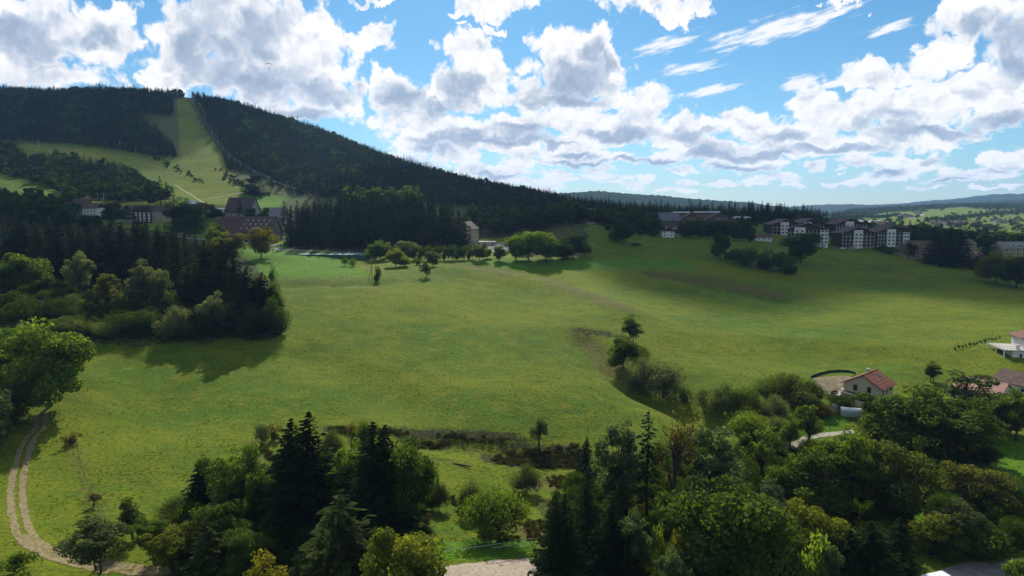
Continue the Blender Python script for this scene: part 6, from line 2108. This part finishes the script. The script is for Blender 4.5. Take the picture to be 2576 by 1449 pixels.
# ---------------------------------------------------------------- ski lift
pyl = [(486, 254), (504, 273), (512, 290), (523, 322), (535, 345), (549, 368), (564, 388), (577, 404), (606, 424), (640, 446), (676, 462), (692, 473), (741, 492)]
PYM = mat('lift_steel', (0.42, 0.43, 0.45), 0.5, 0.4)
tops = []
pb = MB().tube([(0, 0, -1), (0, 0, 9)], [.32, .22], 8).mesh('mast', PYM)
pc = MB().box(-2.6, 2.6, -.14, .14, 8.7, 9.0).mesh('crossarm', PYM)
pw_ = MB().box(-.15, .15, -1.2, 1.2, 8.35, 8.65).mesh('sheave_train', PYM)
for i, (u, v) in enumerate(pyl):
    p = hit(u, v)
    e = empty('lift_pylon', p, R(-12))
    tag(e, 'grey T-shaped pylon of the chairlift up the ski run', 'pylon', 'chairlift pylons')
    link(bpy.data.objects.new('mast', pb), e)
    link(bpy.data.objects.new('crossarm', pc), e)
    for s in (-2.4, 2.4):
        o = bpy.data.objects.new('sheave_train', pw_)
        link(o, e)
        o.location = (s, 0, 0)
    tops.append(p + Vector((0, 0, 8.6)))
ce = empty('lift_cable', tops[0])
tag(ce, 'pair of chairlift cables running up the edge of the ski run', 'cable')
sd = Vector((math.cos(R(-12)), math.sin(R(-12)), 0)) * 2.4
for s in (-1, 1):
    MB().tube([t - tops[0] + sd * s for t in tops], .09, 4, False).obj('cable', PYM, ce)
chm = [MB().tube([(0, 0, 0), (0, 0, -2.4)], .05, 4).mesh('hanger', PYM), MB().box(-1.0, 1.0, -.3, .3, -2.5, -2.35).mesh('seat', DPAINT), MB().box(-1.0, 1.0, .25, .33, -2.35, -1.7).mesh('backrest', DPAINT)]
for a, c in zip(tops[:-1], tops[1:]):
    n = max(1, int((c - a).length / 26))
    for i in range(n):
        for s in (-1, 1):
            e = empty('lift_chair', a.lerp(c, (i + .5) / n) + sd * s, R(-12))
            tag(e, 'empty chair hanging on the chairlift cable', 'lift chair', 'chairs of the chairlift')
            for nm, m_ in zip(('hanger', 'seat', 'backrest'), chm):
                link(bpy.data.objects.new(nm, m_), e)


def mast(label, u, vtop, vb, w):
    p = hit(u, vb)
    h = CAMZ + p.y * ray(u, vtop)[1] - p.z
    e = empty('lattice_mast', p)
    tag(e, label, 'mast')
    for sx in (-1, 1):
        for sy in (-1, 1):
            MB().tube([(sx * w, sy * w, -1), (sx * w * .5, sy * w * .5, h)], .14, 4).obj('leg', PYM, e)
    br = MB()
    n = max(4, int(h / 3))
    for i in range(n):
        z0, z1 = h * i / n, h * (i + 1) / n
        a, c = w * (1 - .5 * i / n), w * (1 - .5 * (i + 1) / n)
        for s in (-1, 1):
            br.tube([(-a, s * a, z0), (c, s * c, z1)], .08, 3, False).tube([(s * a, -a, z0), (s * c, c, z1)], .08, 3, False)
    br.obj('bracing', PYM, e)
    MB().tube([(0, 0, h * .98), (0, 0, h + 3)], .1, 4).obj('antenna', PYM, e)


mast('tall lattice mast on the summit at the head of the ski run', 447, 219, 246, 1.3)
mast('slender lattice mast on the ridge right of the ski run', 508, 222, 252, 1.0)
for u, v, lb in ((434, 246, 'steel portal of the lift station left of the summit mast'), (458, 246, 'steel portal of the lift station right of the summit mast')):
    p = hit(u, v)
    e = empty('lift_portal', p)
    tag(e, lb, 'lift portal')
    for x in (-3, 3):
        MB().tube([(x, 0, -1), (x, 0, 9)], .35, 6).obj('leg', PYM, e)
    MB().box(-6.5, 6.5, -1, 1, 9, 9.8).obj('beam', PYM, e)
for u, v, h, lb in ((97, 370, 10, 'ski tow pylon by the left wood'), (302, 377, 13, 'ski tow pylon in the bushes on the shoulder'), (341, 383, 6, 'short ski tow post on the shoulder'), (156, 492, 11, 'pale pole on the lower pasture at the left'), (246, 503, 8, 'left one of two pale posts above the gabled chalet'), (261, 504, 8, 'right one of two pale posts above the gabled chalet')):
    p = hit(u, v)
    e = empty('tow_pylon', p)
    tag(e, lb, 'pylon')
    MB().tube([(0, 0, -1), (0, 0, h)], [.35, .25], 6).obj('mast', PYM, e)
    MB().box(-1.8, 1.8, -.15, .15, h - .8, h - .5).obj('crossarm', PYM, e)

# a far paraglider over the hill
pg_s, pg_e = ray(676, 168)
pg = empty('paraglider', (pg_s * 900, 900, CAMZ + pg_e * 900), R(20))
tag(pg, 'tiny paraglider under a curved wing in the sky above the ridge', 'paraglider')
wm = MB()
for i in range(10):
    t0, t1 = [math.pi * (.16 + .68 * q_ / 10) for q_ in (i, i + 1)]
    p0, p1 = (5.5 * math.cos(t0), 4 * math.sin(t0)), (5.5 * math.cos(t1), 4 * math.sin(t1))
    wm.poly([(p0[0], -1.1, p0[1]), (p1[0], -1.1, p1[1]), (p1[0], 1.1, p1[1]), (p0[0], 1.1, p0[1]), (p0[0], -1.0, p0[1] + .3), (p1[0], -1.0, p1[1] + .3), (p1[0], 1.1, p1[1] + .05), (p0[0], 1.1, p0[1] + .05)], [(0, 1, 2, 3), (7, 6, 5, 4), (0, 4, 5, 1), (2, 6, 7, 3)])
wm.obj('wing', DPAINT, pg)
MB().tube([(0, 0, -4.2), (0, .1, -3.4), (0, .1, -2.9)], [.3, .28, .14], 6).obj('pilot', DPAINT, pg)
lm = MB()
for x in (-4.2, -2, 0, 2, 4.2):
    lm.tube([(0, 0, -3.3), (x, 0, math.sqrt(max(0, 1 - (x / 5.5) ** 2)) * 4)], .03, 3, False)
lm.obj('line', WIRE, pg)

# ---------------------------------------------------------------- woods, hedges and undergrowth that read as a mass
X, Y, Z = fill([(2090, 549), (2140, 530), (2250, 518), (2400, 515), (2700, 512), (2700, 526), (2480, 528), (2420, 522), (2300, 530), (2220, 537), (2160, 552)], 21, 61, 900, 3600)
k, lf = mixed(X, Y, .55)
wood('valley_forest', 'mixed wood crowning the far slope of the valley', X, Y, Z - .5, k, rng.uniform(1.1, 1.7, len(X)), rng.uniform(.8, 1.2, len(X)), GF)


def hedge_line(px, step, seed):
    out = []
    g = np.random.default_rng(seed)
    pts = [hit(u, v) for u, v in px]
    for a, c in zip(pts[:-1], pts[1:]):
        n = max(1, int((c - a).length / step))
        for i in range(n):
            if g.random() < .82:
                p = a.lerp(c, (i + g.random()) / n)
                out.append((p.x + g.normal() * 2, p.y + g.normal() * 4))
    return out


hl = []
for i, px in enumerate([[(2100, 560), (2180, 540), (2260, 532), (2330, 533)], [(2140, 545), (2200, 532), (2300, 527), (2380, 526)], [(2180, 552), (2230, 548), (2260, 540)], [(2330, 560), (2400, 552), (2460, 545), (2576, 536)], [(2440, 545), (2500, 540), (2600, 530)],
                        [(2480, 535), (2540, 533), (2600, 528)], [(2110, 568), (2160, 572), (2220, 575), (2290, 580), (2340, 583)], [(2300, 571), (2330, 575), (2380, 578)], [(2460, 572), (2520, 580), (2600, 585)], [(2400, 590), (2470, 592), (2600, 600)], [(2270, 600), (2340, 603), (2420, 600)], [(2000, 556), (2060, 560), (2100, 556)],
                        [(2380, 548), (2392, 552), (2410, 551), (2425, 556)], [(1990, 545), (2030, 543), (2080, 541)], [(2500, 600), (2576, 612)], [(2440, 610), (2500, 618)], [(2270, 612), (2330, 606)]]):
    hl += hedge_line(px, 11, 70 + i)
g_ = np.random.default_rng(99)
for _ in range(170):
    p = hit(g_.uniform(2105, 2600), g_.uniform(530, 606))
    hl.append((p.x, p.y))
hl = np.array(hl)
k, lf = mixed(hl[:, 0], hl[:, 1], .75)
wood('valley_hedges', 'hedges and field trees dotted over the valley slopes', hl[:, 0], hl[:, 1], gz(hl[:, 0], hl[:, 1]) - .4, k, rng.uniform(.7, 1.3, len(hl)), rng.uniform(.45, .95, len(hl)), GF, 'hedges')
# trees between the houses at the right, and behind the ridge village
X, Y, Z = fill_plan([(2280, 560), (2420, 520), (2560, 560), (2640, 540), (2700, 800), (2400, 840), (2260, 760)], 15, 62)
k, lf = mixed(X, Y, .6)
wood('village_trees', 'dark trees packed between the roofs at the right of the village', X, Y, Z - .4, k, rng.uniform(.7, 1.1, len(X)), rng.uniform(.5, .95, len(X)), GF, 'trees')
X, Y, Z = fill_plan([(1400, 760), (1660, 740), (1900, 700), (2060, 760), (2090, 1000), (1900, 1200), (1400, 1200)], 13, 63)
k, lf = mixed(X, Y, .35)
wood('ridge_wood', 'dark wood behind the ridge village', X, Y, Z - .4, k, rng.uniform(.9, 1.2, len(X)), rng.uniform(.6, .95, len(X)), GF)
# bushes on the ski pasture
bl = []
for i, px in enumerate([[(345, 378), (400, 400), (440, 418), (480, 440), (510, 462)], [(380, 390), (430, 425)], [(290, 372), (310, 378)], [(545, 425), (570, 440), (620, 470)], [(690, 470), (720, 480)], [(560, 450), (600, 465), (640, 480)]]):
    bl += hedge_line(px, 7 if i < 3 else 5, 170 + i)
bl = np.array(bl)
wood('pasture_scrub', 'scattered scrub on the ski pasture', bl[:, 0], bl[:, 1], gz(bl[:, 0], bl[:, 1]) - .3, rng.integers(8, 14, len(bl)), rng.uniform(.25, .6, len(bl)), rng.uniform(.15, .4, len(bl)), GF, 'scrub')

CB = proto_collection('low_growth', [('bush', DGR), ('bush', GRN), ('bush', (0.048, 0.046, 0.016)), ('willow', DGR)])   # 0-2, 3-5, 6-8, 9-10
GB = scatter_group(CB)


def undergrowth(name, label, polys, spacing, seed, picks, smin, smax, ymin=80, ymax=500, flat=1.0):
    XX, YY, ZZ = [], [], []
    for i, pl in enumerate(polys):
        x, y, z = fill(pl, spacing, seed + i, ymin, ymax)
        XX.append(x)
        YY.append(y)
        ZZ.append(z)
    X, Y, Z = np.concatenate(XX), np.concatenate(YY), np.concatenate(ZZ)
    n = len(X)
    s = rng.uniform(smin, smax, n)
    return wood(name, label, X, Y, Z - .1, np.asarray(picks)[rng.integers(0, len(picks), n)], s * rng.uniform(.8, 1.3, n), s * flat, GB, 'undergrowth')


undergrowth('thicket_undergrowth', 'dense green undergrowth beneath the trees of the lower thickets',
            [[(470, 1300), (700, 1180), (760, 1160), (1070, 1240), (1078, 1350), (1000, 1500), (420, 1500)], [(1370, 1290), (1500, 1180), (1900, 1130), (2150, 1180), (2300, 1230), (2290, 1330), (2250, 1500), (1350, 1500)], [(2150, 1060), (2470, 1030), (2490, 1180), (2300, 1230)], [(2330, 1320), (2600, 1290), (2600, 1400), (2380, 1420)]], 2.6, 300, [0, 1, 2, 0, 1, 3, 6, 9, 10], .3, .85)
undergrowth('wood_undergrowth', 'dark undergrowth beneath the wood on the left',
            [[(-200, 640), (480, 640), (700, 760), (700, 845), (330, 858), (150, 835), (-200, 800)]], 4.0, 320, [0, 1, 2, 9, 10, 0], .5, 1.2)
undergrowth('bramble_scrub', 'dark brown brambles along the swampy bank',
            [[(830, 1072), (1040, 1084), (1040, 1096), (830, 1092)], [(1085, 1092), (1190, 1092), (1290, 1110), (1200, 1112)], [(1030, 1108), (1130, 1112), (1110, 1130), (1040, 1128)], [(1230, 1150), (1340, 1128), (1460, 1120), (1470, 1180), (1380, 1178), (1250, 1168)], [(640, 1110), (700, 1160), (720, 1190), (690, 1180)]], 1.4, 330, [6, 7, 8, 6, 0], .3, .6, flat=.4)
undergrowth('dry_reeds', 'reddish dry reeds round the willows of the clearing',
            [[(1370, 1200), (1450, 1195), (1460, 1235), (1390, 1230)], [(1310, 1310), (1380, 1310), (1380, 1370), (1320, 1360)], [(1200, 1340), (1300, 1350), (1310, 1368), (1210, 1362)], [(1130, 1250), (1170, 1260), (1170, 1300), (1140, 1290)]], 1.3, 340, [6, 7, 8], .2, .4, flat=.6)

# rough tussocks standing over the short grass of the meadow
def tuft(seed, h, w, n):
    g = np.random.default_rng(seed)
    V, Fc = [], []
    for i in range(n):
        a = g.random() * 6.28
        r = g.random() * w * .6
        bx, by = math.cos(a) * r, math.sin(a) * r
        t = g.random() * 6.28
        dx, dy = math.cos(t) * .09, math.sin(t) * .09
        lx, ly = bx + g.normal() * w * .5, by + g.normal() * w * .5
        o = len(V)
        V += [(bx - dx, by - dy, -.05), (bx + dx, by + dy, -.05), (lx, ly, h * g.uniform(.6, 1.1))]
        Fc.append((o, o + 1, o + 2))
    me = pydata('tuft', V, Fc)
    at_ = me.attributes.new('var', 'FLOAT', 'POINT')
    at_.data.foreach_set('value', np.repeat(g.random(n), 3).astype(np.float32))
    return me


CT = bpy.data.collections.new('tussocks')
for i, c in enumerate([(0.110, 0.185, 0.010), (0.150, 0.200, 0.012), (0.150, 0.185, 0.014), (0.090, 0.165, 0.010)]):
    m = leaf_material('tussock_%d' % i, .6, 0.0, (1.3, 1.3, .5), c)
    for j in range(2):
        me = tuft(500 + i * 2 + j, .34, .36, 18)
        me.materials.append(m)
        CT.objects.link(bpy.data.objects.new('tussock_%d_%d' % (i, j), me))
GT = scatter_group(CT)
g = np.random.default_rng(77)
n = 36000
tu, ty = g.uniform(-60, 2640, n), np.exp(g.uniform(math.log(108), math.log(420), n))
sx_ = (tu - CX) / F * 1.0
X, Y = sx_ * ty, ty
keep = (hills(X, Y, 26, 11) * .5 + .5 + hills(X, Y, 7, 12) * .35 + g.normal(size=n) * .25) > .62
X, Y = X[keep], Y[keep]
Z = gz(X, Y)
U, V_ = pix(X, Y, Z)
bad = np.zeros(len(X), bool)
for pl in ([(-400, 500), (60, 545), (480, 590), (640, 660), (715, 800), (700, 850), (330, 865), (-400, 830)], [(2040, 930), (2160, 930), (2160, 1000), (2040, 1000)], [(700, 615), (960, 630), (970, 662), (760, 665)]):
    bad |= in_poly(U, V_, pl)
bad |= dist_line(X, Y, [(p.x, p.y) for p in tw]) < 2.4
bad |= dist_line(X, Y, [(p.x, p.y) for p in gl]) < 5.0
X, Y, Z = X[~bad], Y[~bad], Z[~bad]
s_ = g.uniform(.3, .75, len(X))
wood('meadow_tussocks', 'tussocks of rough grass all over the meadow', X, Y, Z, g.integers(0, 8, len(X)), s_ * 1.5, s_, GT, 'grass')

# ---------------------------------------------------------------- far hills
FARM = bpy.data.materials.new('far_forest')
FARM.use_nodes = True
q = NB(FARM.node_tree)
bs = FARM.node_tree.nodes['Principled BSDF']
g = q.n('ShaderNodeNewGeometry').outputs['Position']
nz = q.noise(g, 0.012, 6, 0.7)
nz2 = q.noise(g, 0.0022, 4, 0.6)
c_ = q.mix(q.smooth(nz, .42, .62), (0.014, 0.026, 0.012), (0.032, 0.050, 0.018))
c_ = q.mix(q.math('MULTIPLY', q.smooth(nz2, .55, .68), .6), c_, (0.07, 0.09, 0.025))
q.lk(c_, bs.inputs['Base Color'])
bs.inputs['Roughness'].default_value = 1
bs.inputs['Specular IOR Level'].default_value = 0
bp = q.n('ShaderNodeBump')
bp.inputs['Strength'].default_value = 1
bp.inputs['Distance'].default_value = 14
q.lk(q.noise(g, 0.05, 4, .7), bp.inputs['Height'])
q.lk(bp.outputs[0], bs.inputs['Normal'])


def far_hill(prof, Y0, depth, z0, seed):
    g = np.random.default_rng(seed)
    us = np.linspace(prof[0][0], prof[-1][0], 300)
    vt = np.interp(us, [p[0] for p in prof], [p[1] for p in prof])
    nd = 26
    V = []
    for j in range(nd):
        f = j / (nd - 1) * 2 - 1
        Y = Y0 + f * depth
        for i, (u, v) in enumerate(zip(us, vt)):
            s_, e_ = ray(u, v)
            zt = CAMZ + Y0 * e_
            sh = max(0, 1 - abs(f) ** 1.35) if f < 0 else max(0, 1 - f ** 2)
            z = z0 + (zt - z0) * sh
            x = s_ * Y0
            z += (hills(np.array([x]), np.array([Y]), 260, seed)[0] * 7 + g.normal() * 3.0) * sh * (.4 if j == nd // 2 else 1)
            V.append((x * (1 + .15 * f * depth / Y0), Y, z))
    idx = (np.arange((nd - 1) * 300).reshape(nd - 1, 300)[:, :-1]).ravel()
    Q = np.stack([idx, idx + 1, idx + 301, idx + 300], 1)
    return tag(mesh_obj('hill', big_mesh('hill', np.array(V), Q, FARM)), kind='structure')


far_hill([(1180, 540), (1260, 512), (1330, 496), (1380, 487), (1440, 484), (1500, 482), (1560, 486), (1700, 497), (1800, 506), (1870, 512), (1930, 521), (1990, 531), (2040, 536)], 4000, 1300, 15, 1)
far_hill([(1600, 515), (1750, 510), (1830, 508), (1880, 508), (1905, 513), (1935, 521), (1965, 519), (1985, 526), (2020, 531)], 7800, 900, 10, 2)
far_hill([(1940, 533), (1980, 526), (2060, 517), (2120, 514), (2180, 517), (2250, 515), (2330, 510), (2400, 503), (2500, 494), (2530, 488), (2576, 491), (2700, 478), (2900, 480)], 7000, 1900, 12, 3)
far_hill([(2250, 525), (2330, 518), (2420, 512), (2520, 507), (2600, 503), (2900, 498)], 4600, 700, 12, 4)

# clouds that stand between the sun and the slopes, above the picture: they lay the broad shade over village and ridge
CLOUD = bpy.data.materials.new('cloud')
CLOUD.use_nodes = True
CLOUD.node_tree.nodes.clear()
q = NB(CLOUD.node_tree)
vol = q.n('ShaderNodeVolumePrincipled')
vol.inputs['Color'].default_value = (1, 1, 1, 1)
vol.inputs['Density'].default_value = 0.020
vol.inputs['Anisotropy'].default_value = 0.6
oo = q.n('ShaderNodeOutputMaterial')
q.lk(vol.outputs[0], oo.inputs['Volume'])


def cloud(cx_, cy_, rx, ry, label, alt=1500.0, seed=0, thick=110):
    """a flat cumulus whose shade falls on plan position (cx, cy)"""
    zg = gz1(cx_, cy_)
    t = (alt - zg) / sdir.z
    c = Vector((cx_, cy_, zg)) + sdir * t
    bm = bmesh.new()
    bmesh.ops.create_icosphere(bm, subdivisions=4, radius=1)
    for v in bm.verts:
        n = v.co.copy()
        a = math.atan2(n.y, n.x)
        r = 1 + .22 * math.sin(3 * a + seed) + .12 * math.sin(7 * a + 2 * seed) + .06 * math.sin(13 * a + seed)
        v.co = Vector((n.x * rx * r, n.y * ry * r, n.z * thick * (1.25 if n.z > 0 else .5)))
    me = bpy.data.meshes.new('cloud')
    bm.to_mesh(me)
    bm.free()
    me.materials.append(CLOUD)
    o = mesh_obj('cloud', me)
    o.location = c
    return tag(o, label, 'cloud', kind='structure')


def shade_at(pu, pY, rx, ry, label, seed, thick=110):
    p = at(pu, pY)
    return cloud(p.x, p.y, rx, ry, label, seed=seed, thick=thick)


shade_at(1750, 658, 262, 188, 'cumulus shading the ridge village', 1)
shade_at(2330, 562, 195, 128, 'cumulus shading the barn and apartment blocks', 2)
shade_at(1230, 1050, 180, 330, 'cumulus shading the low end of the ridge forest', 3)
shade_at(240, 620, 190, 120, 'cumulus shading the left village', 4)
shade_at(40, 1270, 300, 170, 'thin cumulus shading the hill forest', 5, 45)
shade_at(480, 1300, 120, 200, 'thin cumulus over the ski run', 6, 30)
shade_at(130, 400, 105, 90, 'thin cumulus dimming the wood on the left', 7, 50)

# ---------------------------------------------------------------- the air
def haze_box(dens):
    mb = MB().box(-9800, 9800, -300, 9700, -40, 420)
    m = bpy.data.materials.new('haze')
    m.use_nodes = True
    m.node_tree.nodes.clear()
    q = NB(m.node_tree)
    pv = q.n('ShaderNodeVolumePrincipled')
    pv.inputs['Color'].default_value = (0.36, 0.60, 1.0, 1)
    pv.inputs['Density'].default_value = dens
    pv.inputs['Anisotropy'].default_value = 0.2
    o = q.n('ShaderNodeOutputMaterial')
    q.lk(pv.outputs[0], o.inputs['Volume'])
    return tag(mb.obj('haze', m), 'thin bluish haze lying over the valley and hills', 'haze', kind='stuff')


haze_box(5.0e-5)
